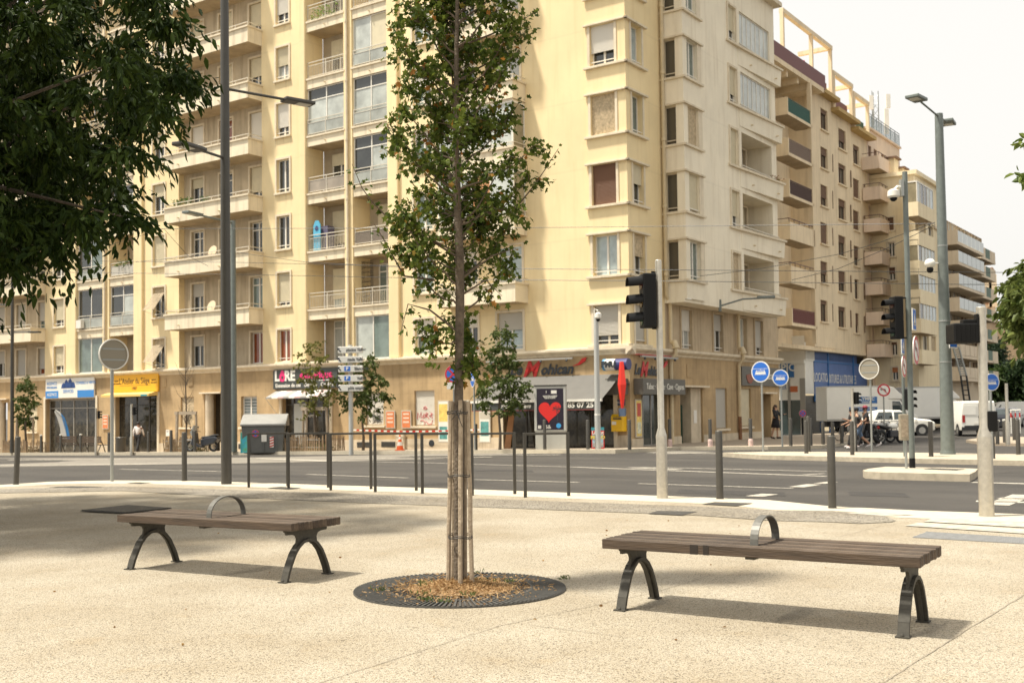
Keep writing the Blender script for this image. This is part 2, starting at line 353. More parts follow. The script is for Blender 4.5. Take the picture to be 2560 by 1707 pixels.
gq = [G(x, y, .012) for x, y in [(200, 1277), (322, 1264), (431, 1271), (310, 1283)]]
gr = thing('tree_pit_grating', 'dark square grating flush in the paving behind the left bench', 'grating', np.mean(gq, axis=0)-UP*.012)
mb = MB(); mb.prism(gq, (0, 0, .006)); build(mb, 'frame', M_dark, gr)
mb = MB()
for i in range(1, 24):
    f0 = i/24; a = gq[0]+(gq[1]-gq[0])*f0+UP*.006; b = gq[3]+(gq[2]-gq[3])*f0+UP*.006; dd = (gq[1]-gq[0])*.012
    mb.prism([a-dd, a+dd, b+dd, b-dd], (0, 0, .012))
build(mb, 'bars', mat('cast_iron', (.085, .078, .066), .6, .4), gr)['kind'] = 'stuff'
# crossing in the right foreground
gpoly('crossing_stripe', M_paint, [(2310, 1303), (2334, 1293), (2700, 1313), (2700, 1325)], .0085)
gpoly('crossing_stripe', M_paint, [(2262, 1313), (2296, 1305), (2700, 1330), (2700, 1342)], .0085)
gpoly('crossing_stripe', M_paint, [(2108, 1281), (2190, 1280), (2285, 1286), (2210, 1289)], .0085)
tp = MB(); tq = [G(x, y, .002) for x, y in [(2281, 1343), (2318, 1329), (2700, 1353), (2700, 1367)]]
M_tact = mat('tactile_slate', (.17, .17, .165), .7, 0, .15, 20)
tac = struct(tp.prism(tq, (0, 0, .004)), 'tactile_paving', M_tact)
tb = MB()
for i in range(70):
    for j in range(5):
        u, v = (i+.5+.5*(j % 2))/71, (j+.5)/5; p = (tq[0]*(1-u)+tq[3]*u)*(1-v)+(tq[1]*(1-u)+tq[2]*u)*v; tb.lathe(p+UP*.004, [(.017, 0), (.012, .006)], 6)
build(tb, 'studs', M_tact, tac)['kind'] = 'stuff'
# road markings
def line(a, b, wd=.12, dz=.006, name='lane_line'):
    p, q = GR(*a, dz), GR(*b, dz); d = (q-p)[:2]; d /= np.linalg.norm(d); s = np.array([-d[1], d[0], 0])*wd/2; mb = MB(); k = 14
    A = []; B = []
    for i in range(k+1):
        c = p+(q-p)*i/k
        for L_, sg in ((A, 1), (B, -1)): e = c+s*sg; e[2] = zroad(e)+dz; L_.append(e)
    mb.add(A+B, [(i, i+1, k+1+i+1, k+1+i) for i in range(k)]); return struct(mb, name, M_paint)
for a, b in [((767, 1185), (1020, 1194)), ((1186, 1198), (1447, 1205)), ((1595, 1208), (1983, 1220)), ((300, 1172), (560, 1178)), ((2010, 1186), (2060, 1183))]: line(a, b, .13)
line((700, 1150), (1440, 1167), .15); line((1440, 1167), (2066, 1190), .22); line((1600, 1167), (2066, 1178), .16); line((1575, 1168), (1700, 1173), .3)
line((1990, 1217), (2035, 1210), .3); line((1885, 1240), (1925, 1234), .3); line((2048, 1208), (2080, 1204), .25)
line((2490, 1262), (2560, 1236), .35); line((2440, 1252), (2700, 1258), .3); line((2500, 1244), (2700, 1252), .3)
for a, b in [((20, 1150), (420, 1146)), ((0, 1163), (640, 1155)), ((640, 1145), (830, 1152)), ((860, 1146), (1230, 1142)), ((1000, 1139), (1400, 1136)), ((1240, 1134), (1560, 1131)), ((1620, 1131), (1840, 1134))]: line(a, b, .5, .012, 'bus_lane_line')
road_strip([(-300, 1151), (0, 1145), (640, 1143), (1000, 1136), (1300, 1130.5), (1700, 1127), (1800, 1129), (1700, 1134), (1300, 1142), (1000, 1149), (640, 1157), (0, 1167), (-300, 1171)], 'bus_lane', M_lane, .004)
line((2430, 1205), (2700, 1212), .3)
# far pavement in front of the two facades
mb = MB(); tt = [75, 60, 48, 40, 32, 24, 16, 10, 5, 1.5, -1.2]
inn = [K+DL*t-NL*.6+UP*zpave(t) for t in tt]; inn[-1] = K+DR*.4-NR*.2+UP*zpave(0)
def kn(t): return 5.2 if t > 20 else 3.4+1.8*max(t, 0)/20
out = []
for t in tt:
    p = K+DL*t+NL*kn(t); p[2] = zroad(p)+.15; out.append(p)
ext = [GR(x, y, .13) for x, y in [(1700, 1117), (1920, 1116), (2053, 1113), (2112, 1106), (2185, 1098), (2235, 1088)]]
wal = [K+DR*s-NR*.2+UP*zpave(0) for s in (3, 8, 16, 24, 38, 58)]
out += ext; inn += wal
k = len(out)
mb.add(inn+out+[p-UP*.5 for p in out], [(i, i+1, k+i+1, k+i) for i in range(k-1)]+[(k+i, k+i+1, 2*k+i+1, 2*k+i) for i in range(k-1)]); struct(mb, 'far_pavement', M_pave)
mb = MB(); kw = []
for i, p in enumerate(out):
    q = p*1.; d = inn[i]-out[i]; d /= np.linalg.norm(d); kw.append(q+d*.3)
mb.add([p+UP*.006 for p in out]+[p+UP*.006 for p in kw]+[p-UP*.4 for p in out], [(i, i+1, k+i+1, k+i) for i in range(k-1)]+[(i, i+1, 2*k+i+1, 2*k+i) for i in range(k-1)])
for i in range(k): mb.v[2*k+i] = tuple(np.array(mb.v[2*k+i])+(out[i]-kw[i])*.03); mb.v[i] = tuple(np.array(mb.v[i])+(out[i]-kw[i])*.03)
struct(mb, 'far_kerb', M_kerb)
# raised reservation with the posts, and the traffic island
M_med = mat('worn_kerb_stone', (.43, .37, .275), .9, 0, .18, 5, .3, 120)
def slab(name, px, dz, m, h=.5):
    mb = MB(); mb.prism([GR(x, y, dz) for x, y in px], (0, 0, -h)); return struct(mb, name, m)
slab('median_pavement', [(1806, 1131), (1925, 1128.5), (2085, 1129), (2300, 1131), (2700, 1137), (2700, 1158), (2560, 1151), (2250, 1145), (2085, 1141), (1900, 1137)], .14, M_med)
isl = slab('traffic_island', [(2157, 1175), (2172, 1171), (2214, 1166), (2350, 1168), (2446, 1171), (2437, 1179), (2424, 1185), (2300, 1182.5), (2200, 1180), (2163, 1178)], .15, M_med)
mb = MB(); mb.poly([GR(x, y, .156) for x, y in [(2308, 1172), (2330, 1169.5), (2415, 1172), (2390, 1175)]]); build(mb, 'soil_patch', M_dark, isl)
slab('refuge_pavement', [(2415, 1099), (2470, 1091), (2700, 1093), (2700, 1112), (2560, 1108), (2460, 1106)], .12, M_pave)

# ================================================================== foreground benches
M_wood = mat('bench_hardwood', (.092, .060, .036), .7, 0, .0, 26, .3, 120, c2=(.036, .024, .015))
M_bmet = mat('bench_painted_steel', (.060, .055, .044), .62, 0, .2, 30, spec=.3)
for nd in M_wood.node_tree.nodes:                           # grain runs along the slats
    if nd.type == 'TEX_NOISE':
        mp = M_wood.node_tree.nodes.new('ShaderNodeMapping'); mp.inputs['Scale'].default_value = (.09, 1, 1)
        l = nd.inputs['Vector'].links[0]; src = l.from_socket; M_wood.node_tree.links.new(src, mp.inputs[0]); M_wood.node_tree.links.new(mp.outputs[0], nd.inputs['Vector'])
def wood(name, a, b_):
    m = M_wood.copy(); m.name = name
    for nd in m.node_tree.nodes:
        if nd.type == 'VALTORGB': nd.color_ramp.elements[0].color = (*b_, 1); nd.color_ramp.elements[1].color = (*a, 1)
    return m
WOODS = [M_wood, wood('bench_hardwood_pale', (.125, .086, .054), (.052, .035, .022)), wood('bench_hardwood_dark', (.068, .043, .025), (.026, .017, .011))]
def make_bench(label, loc, rz, length=2.02):
    b = thing('park_bench', label, 'bench', loc, rz, 'slatted benches on the plaza', world=False)
    L2 = length/2; nsl = 11; pit = .645/nsl
    slat_me = {}
    for i in range(nsl):
        y = -.3225+pit*i+.007
        me = slat_me.get(i % 3)
        if me is None:
            mb = MB(); mb.box(-L2, L2, 0, pit-.022, .414, .478); s = build(mb, 'slat', WOODS[i % 3], b, bevel=.005); slat_me[i % 3] = s.data
        else:
            s = bpy.data.objects.new('slat', me); col.objects.link(s); s.parent = b
            bv = s.modifiers.new('bevel', 'BEVEL'); bv.width = .005; bv.segments = 2
        s.location = (random.uniform(-.004, .004), y, random.uniform(-.003, .002))
    # cast legs: plate under the slats, neck, arched feet
    def prof():
        o = [(-.27, .413), (-.27, .398), (-.255, .398), (-.25, .375), (-.17, .372), (-.135, .36), (-.12, .335), (-.125, .30), (-.15, .255), (-.19, .19), (-.225, .12), (-.255, .05), (-.275, .012), (-.30, .008), (-.30, 0), (-.235, 0), (-.228, .03), (-.2, .1), (-.165, .17), (-.12, .235), (-.075, .275), (-.03, .293)]
        return o+[(-y, z) for y, z in o[::-1]]
    for sx in (-1, 1):
        x = sx*(L2-.115); o_ = prof()
        lg = MB(); lg.prism([(x-.011, y, z) for y, z in o_], (.022, 0, 0)); leg = build(lg, 'leg', M_bmet, b, bevel=.003)
        fl = MB(); ar = [(-.268, .0), (-.24, .08), (-.205, .15), (-.165, .22), (-.115, .272), (-.06, .305), (0, .315)]; ar = ar+[(-y, z) for y, z in ar[-2::-1]]
        k = len(ar)
        for i in range(k-1):
            (y0, z0), (y1, z1) = ar[i], ar[i+1]
            d = np.array([y1-y0, z1-z0]); d /= np.linalg.norm(d); nn = np.array([-d[1], d[0]])*.012
            fl.hexa([(x-.033, y0-nn[0], z0-nn[1]), (x+.033, y0-nn[0], z0-nn[1]), (x+.033, y1-nn[0], z1-nn[1]), (x-.033, y1-nn[0], z1-nn[1]), (x-.033, y0+nn[0], z0+nn[1]), (x+.033, y0+nn[0], z0+nn[1]), (x+.033, y1+nn[0], z1+nn[1]), (x-.033, y1+nn[0], z1+nn[1])])
        build(fl, 'arch_flange', M_bmet, leg, smooth=True)
        for sy in (-1, 1):
            ft = MB(); ft.box(x-.04, x+.04, sy*.27-.035, sy*.27+.035, 0, .01); build(ft, 'foot_plate', M_bmet, leg)
            bt_ = MB(); bt_.lathe((x, sy*.292, .01), [(.011, 0), (.011, .008), (.006, .016)], 8); build(bt_, 'bolt', M_bmet, leg)
    cr_ = MB(); cr_.box(-.03, .03, -.29, .29, .398, .4135); build(cr_, 'cross_plate', M_bmet, b)
    am = MB(); n = 18; pts = []
    for i in range(n+1):
        th = math.pi*(i/n); y = -.21*math.cos(th); z = .476+.175*math.sin(th)**.85; pts.append((y, z))
    for i in range(n):
        (y0, z0), (y1, z1) = pts[i], pts[i+1]; d = np.array([y1-y0, z1-z0]); d /= np.linalg.norm(d); q = np.array([-d[1], d[0]])*.009
        am.hexa([(-.026, y0, z0), (.026, y0, z0), (.026, y1, z1), (-.026, y1, z1), (-.026, y0-q[0], z0-q[1]), (.026, y0-q[0], z0-q[1]), (.026, y1-q[0], z1-q[1]), (-.026, y1-q[0], z1-q[1])])
    build(am, 'armrest', mat('armrest_steel', (.12, .115, .10), .5, .2, .15, 40), b, smooth=True)
    return b
bR = make_bench('slatted wooden bench right of the staked tree with a dark stain on its front slat', (1.628, 7.19, 0), math.atan2(-.995, 1.58), 2.06)
make_bench('slatted wooden bench left of the staked tree beside the square grating', (-2.475, 9.53, 0), math.atan2(-.90, 1.575), 2.0)
for x0, x1 in ((-.39, -.335), (-.30, -.262)): st = MB(); st.box(x0, x1, -.3175, -.3165, .412, .474); build(st, 'stain', mat('dark_stain', (.02, .014, .010), .5), bR)

# ================================================================== staked young tree
TB = np.array([-.415, 8.41, 0.])
M_bark = mat('young_bark', (.15, .115, .08), .9, 0, .0, 22, .8, 50, c2=(.065, .048, .033))
gt = thing('tree_grate', 'round cast iron grate of radial bars round the staked tree', 'grate', TB)
mb = MB(); N = 132; RO_, RI = .80, .36
for i in range(N):
    a = 2*math.pi*i/N; d = np.array([math.cos(a), math.sin(a), 0]); s = np.array([-d[1], d[0], 0]); w0, w1 = .0042, .0072
    r0 = RI if i % 2 else .55
    mb.prism([TB+d*r0-s*w0+UP*.0, TB+d*RO_-s*w1, TB+d*RO_+s*w1, TB+d*r0+s*w0], (0, 0, .018))
M_grate = mat('grate_iron', (.075, .073, .067), .6, .2, .3, 25)
build(mb, 'radial_bars', M_grate, gt)['kind'] = 'stuff'
for r0, r1, z in ((.792, .803, .012), (.535, .56, .016), (.35, .37, .016)):
    n = 72; mb = MB()
    for i in range(n):
        a, b = 2*math.pi*i/n, 2*math.pi*(i+1)/n
        q = [TB+np.array([math.cos(x)*r, math.sin(x)*r, 0]) for x, r in ((a, r0), (a, r1), (b, r1), (b, r0))]; mb.prism(q, (0, 0, z))
    build(mb, 'ring', M_grate, gt)
mb = MB(); mb.disc(TB+UP*.003, UP*1., .80) if False else mb.poly([TB+np.array([.80*math.cos(2*math.pi*i/60), .80*math.sin(2*math.pi*i/60), .006]) for i in range(60)])
build(mb, 'soil_bed', mat('dry_soil', (.06, .047, .034), .95, 0, .3, 12, .5, 60), gt)
# wood-chip mulch, a low mound with chips scattered out over the bars
n = 6500; rr = np.abs(rng.normal(0, .30, n)); an = rng.random(n)*2*math.pi; keep = rr < .76; rr, an = rr[keep], an[keep]
zz = .016+.05*np.exp(-(rr/.2)**2)*(.7+.5*rng.random(len(rr)))+.01*rng.random(len(rr))
P = TB+np.c_[rr*np.cos(an), rr*np.sin(an), zz]; D = rng.normal(size=(len(rr), 3)); D[:, 2] *= .3
ch = leaves(P, D, .030, .28, 'oval', 0, .1)
cm = leafmat('mulch_chips', (.26, .145, .06), (.56, .38, .19))
o = build(ch, 'mulch', cm); o['kind'] = 'stuff'
mb = MB(); pts = []
for i in range(9):
    r = .40*i/8; pts.append((max(r, .001), .018+.045*math.exp(-(r/.2)**2)))
mb._lathe(TB, pts[::-1], 40); build(mb, 'mulch_mound', mat('mulch_soil', (.28, .18, .09), .95, 0, .3, 60, 1, 90))['kind'] = 'stuff'
gp = TB+np.c_[rng.normal(0, .33, 260), rng.normal(0, .33, 260), np.full(260, .015)]; gc = gp[rng.integers(0, 14, 260)]+np.c_[rng.normal(0, .035, (260, 2)), np.zeros(260)]
D = rng.normal(size=(260, 3))*.6; D[:, 2] = 1
o = build(leaves(gc, D, .05, .13, 'oval', .3), 'weeds', leafmat('weed_green', (.07, .11, .03), (.13, .17, .05))); o['kind'] = 'stuff'
M_stake = mat('stake_wood', (.46, .37, .265), .85, 0, .0, 16, .4, 60, c2=(.27, .21, .145))
stk = [(1127, 1002, 1121, 1452, .02), (1152, 1000, 1150, 1468, -.10), (1169, 1003, 1181, 1464, -.03), (1161, 1001, 1163, 1455, .07), (1136, 1004, 1133, 1458, .10)]
for i, (xt, yt, xb, yb, dy) in enumerate(stk):
    a = AT(xb, 1455, TB[1]+dy*1.); a[2] = .0; b = AT(xt, yt, TB[1]+dy*.45)
    mb = MB(); d = b-a; kk = 6
    mb.tube([a+d*j/kk+np.array([random.uniform(-.003, .003), 0, 0]) for j in range(kk+1)], [.018, .018, .0175, .018, .017, .017, .0165], 7)
    single(mb, 'tree_stake', M_stake, ['weathered round stake at the left of the tree trunk, leaning in', 'pale stake directly in front of the tree trunk', 'stake at the right front of the tree trunk', 'narrow stake just right of the front stake', 'second stake from the left, behind the tree trunk'][i], 'stake', a, 'stakes round the young tree', smooth=True)
for z, lb in ((1.335, 'twisted wire tie binding the stake tops to the trunk'), (.86, 'wire tie round the stakes halfway up'), (.40, 'lowest wire tie round the tree stakes')):
    mb = MB(); k = 26; rx = .078+.014*(1.3-z); pts = []
    c = TB+np.array([.015-.02*z/1.3, -.02, z])
    for i in range(k+1): a = 2*math.pi*i/k; pts.append(c+np.array([rx*math.cos(a), (.165-.05*z)*math.sin(a), .006*math.sin(3*a)]))
    mb.tube(pts, .004, 5, False); mb.tube([p+UP*.012+rng.normal(0, .002, 3) for p in pts], .003, 5, False)
    if z > 1.2:
        for _ in range(7): q = c+np.array([.01, -.14, 0]); mb.tube([q, q+rng.normal(0, .03, 3), q+rng.normal(0, .04, 3)], .003, 4)
    single(mb, 'wire_tie', mat('dark_wire', (.06, .055, .05), .6, .6), lb, 'wire tie', (c[0], c[1], z))
# trunk, limbs and crown
tree = thing('young_maple', 'young maple tied to stakes in the round grate at the centre of the plaza', 'tree', TB)
tp = [(1147, 1465), (1148, 1250), (1147, 1000), (1148, 880), (1150, 760), (1149, 640), (1144, 520), (1140, 400), (1140, 280), (1141, 150), (1143, 0), (1146, -160), (1150, -320)]
tr = [.040, .037, .034, .032, .034, .033, .030, .026, .022, .018, .014, .010, .006]
tpts = [AT(x, y, TB[1]) for x, y in tp]; tpts[0][2] = .0
mb = MB(); mb.tube(tpts, tr, 12); trunk = build(mb, 'trunk', M_bark, tree, smooth=True)
def trunk_at(z):
    for a, b in zip(tpts[:-1], tpts[1:]):
        if a[2] <= z <= b[2]: return a+(b-a)*(z-a[2])/(b[2]-a[2])
    return tpts[-1]
lim = MB(); LP = []; LD = []
out_px = [(-400, 1105, 1180), (-200, 1050, 1260), (-40, 1020, 1330), (60, 1012, 1345), (150, 1008, 1300), (250, 1000, 1295), (330, 985, 1312), (420, 955, 1305), (500, 965, 1300), (600, 995, 1300), (680, 985, 1275), (760, 1000, 1260), (830, 1060, 1205), (895, 1100, 1185)]
def inside(p, slack=0):
    x, y = proj(p); 
    ys = [q[0] for q in out_px]
    l = np.interp(y, ys, [q[1] for q in out_px]); r_ = np.interp(y, ys, [q[2] for q in out_px])
    return l-slack < x < r_+slack and y < 905
def leafy(pts, dens, spread=.045):
    pts = [np.array(p) for p in pts]
    for a, b in zip(pts[:-1], pts[1:]):
        L = np.linalg.norm(b-a)
        for _ in range(int(L*dens+random.random())):
            q = a+(b-a)*random.random()+rng.normal(0, spread, 3); LP.append(q); dd = (b-a)/L*.5+rng.normal(0, .6, 3); dd[2] -= .12; LD.append(dd)
nl = 0
NB_ = 66; ys_ = [q[0] for q in out_px]
def reach(z):                                               # crown half widths left and right at a height
    x, y = proj(np.array([TB[0], TB[1], z])); k_ = TB[1]/F_PX
    return (x-np.interp(y, ys_, [q[1] for q in out_px]))*k_, (np.interp(y, ys_, [q[2] for q in out_px])-x)*k_
for i in range(NB_):
    z = 1.66+3.5*(i/NB_); s = trunk_at(z); az = i*2.399+random.uniform(-.5, .5)
    if math.sin(az) < -.55 and random.random() < .6: az = -az                       # few limbs straight at the viewer, the stem stays visible
    lo = z < 2.05
    if lo and i % 2: continue
    rise = random.uniform(.25, .62) if not lo else random.uniform(-.12, .2)
    l_, r_ = reach(z+rise*.8); W_ = (r_ if math.cos(az) > 0 else l_)*random.uniform(.55, 1.12); W_ = max(.1, W_)
    W_ = W_*abs(math.cos(az))+.46*random.uniform(.5, 1.0)*abs(math.sin(az))*(1 if z < 3.9 else .6)
    e = s+np.array([math.cos(az)*W_, math.sin(az)*W_, rise]); k = 7; pts = []
    for j in range(k+1):
        f_ = j/k; c = s+(e-s)*f_; c[2] += .10*(f_*f_-f_)*2; c = c+rng.normal(0, .012, 3)*(0 < j); pts.append(c)
    lim.tube(pts, np.linspace(.0095, .0022, len(pts)), 5); leafy(pts[3:], 85, .045)
    for j in range(2, len(pts)):
        for _ in range(random.choice((1, 2, 3, 3)) if j > 3 else random.choice((0, 0, 1))):
            tl = random.uniform(.07, .20); td = rng.normal(0, 1, 3); td[2] = td[2]*.7+.15; td /= np.linalg.norm(td); q = [pts[j], pts[j]+td*tl*.55+rng.normal(0, .008, 3), pts[j]+td*tl]
            lim.tube(q, [.003, .002, .0012], 4); leafy(q, 108, .032)
for i in range(90):                                          # short spur shoots on the stem
    z = random.uniform(2.05, 4.8); s = trunk_at(z); td = rng.normal(0, 1, 3); td[1] = abs(td[1])*.6; td[2] = td[2]*.5+.3; td /= np.linalg.norm(td); tl = random.uniform(.08, .26)
    lim.tube([s, s+td*tl], [.004, .0015], 4); leafy([s+td*tl*.35, s+td*tl], 75, .035)
for path, dn in (([(1140, 640), (1060, 590), (985, 560), (930, 505), (905, 470), (880, 410)], 48), ([(1085, 700), (1010, 690), (960, 600), (935, 560)], 55), ([(1150, 600), (1200, 535), (1290, 520), (1335, 465), (1362, 425), (1396, 372)], 42), ([(1150, 560), (1190, 525), (1240, 440), (1275, 390)], 45), ([(1142, 120), (1220, 90), (1290, 60), (1340, 30)], 55), ([(1145, 830), (1075, 775), (1020, 760), (1002, 830)], 40), ([(1140, 480), (1060, 420), (1000, 400), (955, 370)], 60), ([(1150, 700), (1230, 640), (1290, 620)], 50), ([(1150, 740), (1215, 700), (1255, 740)], 60)):
    dep = random.uniform(-.15, .15); pts = [AT(x, y, TB[1]+dep*j/len(path)) for j, (x, y) in enumerate(path)]
    lim.tube(pts, np.linspace(.010, .002, len(pts)), 5); leafy(pts[2:], dn, .035); leafy(pts[1:3], dn*.6, .045)
build(lim, 'limbs', mat('limb_bark', (.11, .08, .055), .9, 0, .25, 30), tree, smooth=True)
LPn = np.array(LP); LDn = np.array(LD)
crown = build(leaves(LPn, LDn, .044, .95, 'maple', .25, .3), 'crown', leafmat('maple_leaves', (.036, .064, .010), (.14, .175, .030), (.32, .14, .03), .15, .3), tree)
print('maple leaves', len(LPn))

# ================================================================== big tree overhanging from the left
def crown_tree(name, label, base, trunk_r, th, clusters, per, lsize, lwidth, m, spread, droop, shape='oval', group=None, barkm=None, limbs=.12, dcoef=1.):
    t = thing(name, label, 'tree', base, 0, group); base = np.array(base, float)
    top = base+np.array([0, 0, th]); mb = MB()
    mb.tube([base, base+np.array([.02, .01, th*.3]), base+np.array([-.03, .03, th*.65]), top], [trunk_r*1.25, trunk_r, trunk_r*.85, trunk_r*.6], 12); build(mb, 'trunk', barkm or M_bark, t, smooth=True)
    lb = MB(); P = []; D = []
    for c in clusters:
        c = np.array(c); s = base+np.array([0, 0, th*random.uniform(.6, 1)]); mid = s+(c-s)*.5+np.array([0, 0, .12*np.linalg.norm(c-s)])
        if limbs and random.random() < limbs: lb.tube([s, mid, c], [trunk_r*.22, trunk_r*.12, trunk_r*.03], 5)
        for _ in range(per//9):
            td = rng.normal(0, 1, 3); td[2] = td[2]*.5; td /= np.linalg.norm(td); ln = spread*random.uniform(.5, 1.25); e = c+td*ln; e[2] -= droop*ln
            for q in range(9):
                f_ = (q+random.random())/9; p = c+(e-c)*f_; p[2] += droop*ln*f_*(1-f_); P.append(p+rng.normal(0, .02*dcoef, 3)); dd = td*.7+rng.normal(0, .55, 3); dd[2] -= droop*1.1; D.append(dd)
    if limbs: build(lb, 'limbs', barkm or M_bark, t, smooth=True)
    build(leaves(np.array(P), np.array(D), lsize, lwidth, shape, droop*.6), 'crown', m, t); return t
BC = np.array([-8.3, 14.2, 6.1]); cl = []
sil = [(-3000, 565), (0, 560), (60, 545), (100, 520), (190, 575), (230, 545), (300, 505), (340, 460), (400, 420), (430, 345), (480, 330), (540, 320), (560, 240), (600, 235), (640, 150), (660, 90), (690, 15), (710, -30), (3000, -30)]
while len(cl) < 760:
    u = rng.normal(size=3); u /= np.linalg.norm(u); r = random.random()**.42; p = BC+u*r*np.array([5.1, 4.4, 3.7])
    if p[2] < 2.75: continue
    x, y = proj(p)
    if x+122 > np.interp(y, [q[0] for q in sil], [q[1] for q in sil]) and x > -60 and x < 640: continue
    if x > 640: continue
    cl.append(p)
for x, y in [(40, 600), (90, 585), (150, 560), (60, 640), (200, 545), (20, 660), (120, 610), (230, 535), (290, 510), (300, 470), (320, 545), (440, 195), (462, 200), (400, 60), (425, 50), (390, 260), (330, 380), (260, 440), (140, 520), (80, 545), (30, 560)]: cl.append(AT(x, y, random.uniform(11.5, 13.5)))
crown_tree('hackberry_tree', 'large dark green tree overhanging the top left of the plaza', (-8.3, 14.2, 0), .26, 4.6, cl, 171, .105, .46, leafmat('hackberry_leaves', (.010, .022, .004), (.042, .066, .011), None, .10, .16), .46, .5)
# dry leaves and litter blown over the paving
n = 46; P = np.c_[rng.uniform(-4.5, 4.5, n), rng.uniform(4.6, 14, n), np.full(n, .006)]; D = rng.normal(size=(n, 3)); D[:, 2] = .08
fl_ = build(leaves(P, D, .026, .6, 'oval', 0, .5), 'fallen_leaves', leafmat('dry_leaf', (.20, .10, .035), (.42, .26, .10))); fl_['kind'] = 'stuff'
# bike racks
M_rack = mat('rack_steel', (.075, .069, .058), .5, .3, .12, 12)
def make_rack(label, f_, b_, h=1.0):
    t = thing('bike_rack', label, 'bike rack', f_, 0, 'bike racks along the kerb')
    f_, b_ = np.array(f_), np.array(b_); d = (b_-f_)/np.linalg.norm(b_-f_); s = np.array([-d[1], d[0], 0])
    def bar(p, q, wd, nm):
        mb = MB(); e = q-p; L = np.linalg.norm(e); e /= L
        a = d if abs(e[2]) > .5 else UP
        pts = [p-a*wd-s*wd*.55, p+a*wd-s*wd*.55, p+a*wd+s*wd*.55, p-a*wd+s*wd*.55]; mb.prism(pts, e*L); build(mb, nm, M_rack, t, bevel=.004)
    bar(f_, f_+UP*h, .025, 'post'); bar(b_, b_+UP*h, .025, 'post'); bar(f_+UP*(h-.018)+d*.025, b_+UP*(h-.018)-d*.025, .018, 'top_bar')
rk = ['farthest bike rack from the staked tree, next to the tall lamp post', 'second grey bike rack from the tall lamp post', 'third grey bike rack from the tall lamp post', 'grey bike rack in front of the traffic cone', 'bike rack seen right behind the tree stakes', 'grey bike rack just right of the tree stakes', 'bike rack in front of the heart poster']
for i in range(7):
    f_ = np.array([-4.87+.842*i, 20.34-.53*i, 0]); make_rack(rk[i], f_, f_+np.array([.68, .17, 0]))
# bollards
M_bol = mat('bollard_paint', (.075, .069, .058), .5, .25, .1, 8)
def bollard(base, h, r, label, group='grey steel bollards', tipm=None):
    base = np.array(base, float); t = thing('bollard', label, 'bollard', base, 0, group)
    mb = MB(); mb._lathe(base, [(r, 0), (r, h-.02), (r*.94, h-.008), (r*.8, h)], 16); build(mb, 'shaft', M_bol, t, smooth=True)
    mb = MB(); mb._lathe(base, [(r*1.12, 0), (r*1.1, .012)], 16); build(mb, 'base_ring', M_bol, t)
    if tipm: mb = MB(); mb._lathe(base, [(r*1.02, h-.06), (r*1.02, h+.003), (r*.7, h+.01)], 14); build(mb, 'white_cap', tipm, t)
    return t
for x, yb, yt, lb in [(40, 1211, 1091, 'leftmost bollard on the plaza kerb, tilting slightly'), (461, 1202, 1080, 'bollard on the plaza kerb left of the tall lamp post'), (1800, 1247, 1076, 'near bollard right of the left traffic light pole'), (2081, 1270, 1088, 'near bollard on the kerb behind the right bench armrest')]:
    b = G(x, yb); t = bollard(b, top_z(b, x, yt), .053, lb)
    if x == 40: t.rotation_euler = (0, R_(2.2), 0)
# ================================================================== buildings: materials and kit
M_yel = mat('yellow_render', (.80, .645, .375), .9, 0, .09, .22, .12, 70, streak=.06)
rework(M_yel, DL+DR, UP, 'blocks', .035, (.13, .1667))
M_cream = mat('cream_render', (.76, .66, .48), .9, 0, .08, .9, .12, 70, streak=.30)
M_rwall = mat('grey_cream_render', (.82, .735, .57), .9, 0, .07, .5, .12, 70, streak=.14)
rework(M_rwall, DL+DR, UP, 'blocks', .03, (.12, .1667))
M_tan = mat('tan_stone_render', (.44, .31, .165), .92, 0, .22, .6, .25, 40, streak=.28)
M_stn = mat('rain_run_stain', (.60, .475, .285), .95, 0, .15, 8)
M_sof = mat('brown_soffit', (.40, .31, .20), .92, 0, .2, 1.2)  # browner than the slabs it lies under
M_rec = mat('shade_toned_recess_render', (.47, .385, .265), .92, 0, .14, .8, .15, 50, streak=.35)  # render darkened to carry the recess shade, with streaks on top
M_r1f = mat('brown_first_floor_render', (.47, .37, .245), .92, 0, .16, .8, .2, 50, streak=.3)
M_trim = mat('pale_trim', (.68, .585, .43), .85, 0, .08, 3, streak=.2)
rework(M_tan, DL+DR, UP, 'blocks', .10, (1, 1))
M_plinth = mat('plinth_stone', (.56, .47, .34), .9, 0, .15, 1.5, .2, 60, streak=.3)
M_white = mat('white_window_frame', (.74, .70, .62), .5, 0, .04, 6)
M_pipe = mat('cream_pipe', (.60, .49, .31), .6, 0, .1, 3)
M_rail = mat('pale_rail_paint', (.62, .57, .47), .5, .2, .12, 8)
G_dk = glass('window_glass', (.035, .038, .036)); G_pale = glass('curtained_glass', (.36, .37, .34), .12); G_grn = glass('greenish_glass', (.15, .19, .17), .08)
G_or = glass('orange_curtain_glass', (.22, .05, .015), .15); G_bl = glass('blue_curtain_glass', (.36, .43, .44), .12); G_fro = glass('frosted_glass', (.44, .46, .42), .3); G_br = glass('ochre_curtain_glass', (.42, .19, .06), .2)
S_wh = mat('white_roller_shutter', (.66, .62, .54), .6); S_cr = mat('cream_roller_shutter', (.60, .53, .37), .7, 0, .06, 3); S_br = mat('brown_roller_shutter', (.155, .075, .04), .6); S_gr = mat('grey_roller_shutter', (.46, .43, .37), .6); S_wd = mat('weathered_wood_blind', (.50, .40, .26), .9, 0, .3, 9)
S_vd = mat('dark_slatted_shutter', (.17, .10, .06), .8, 0, .2, 5)
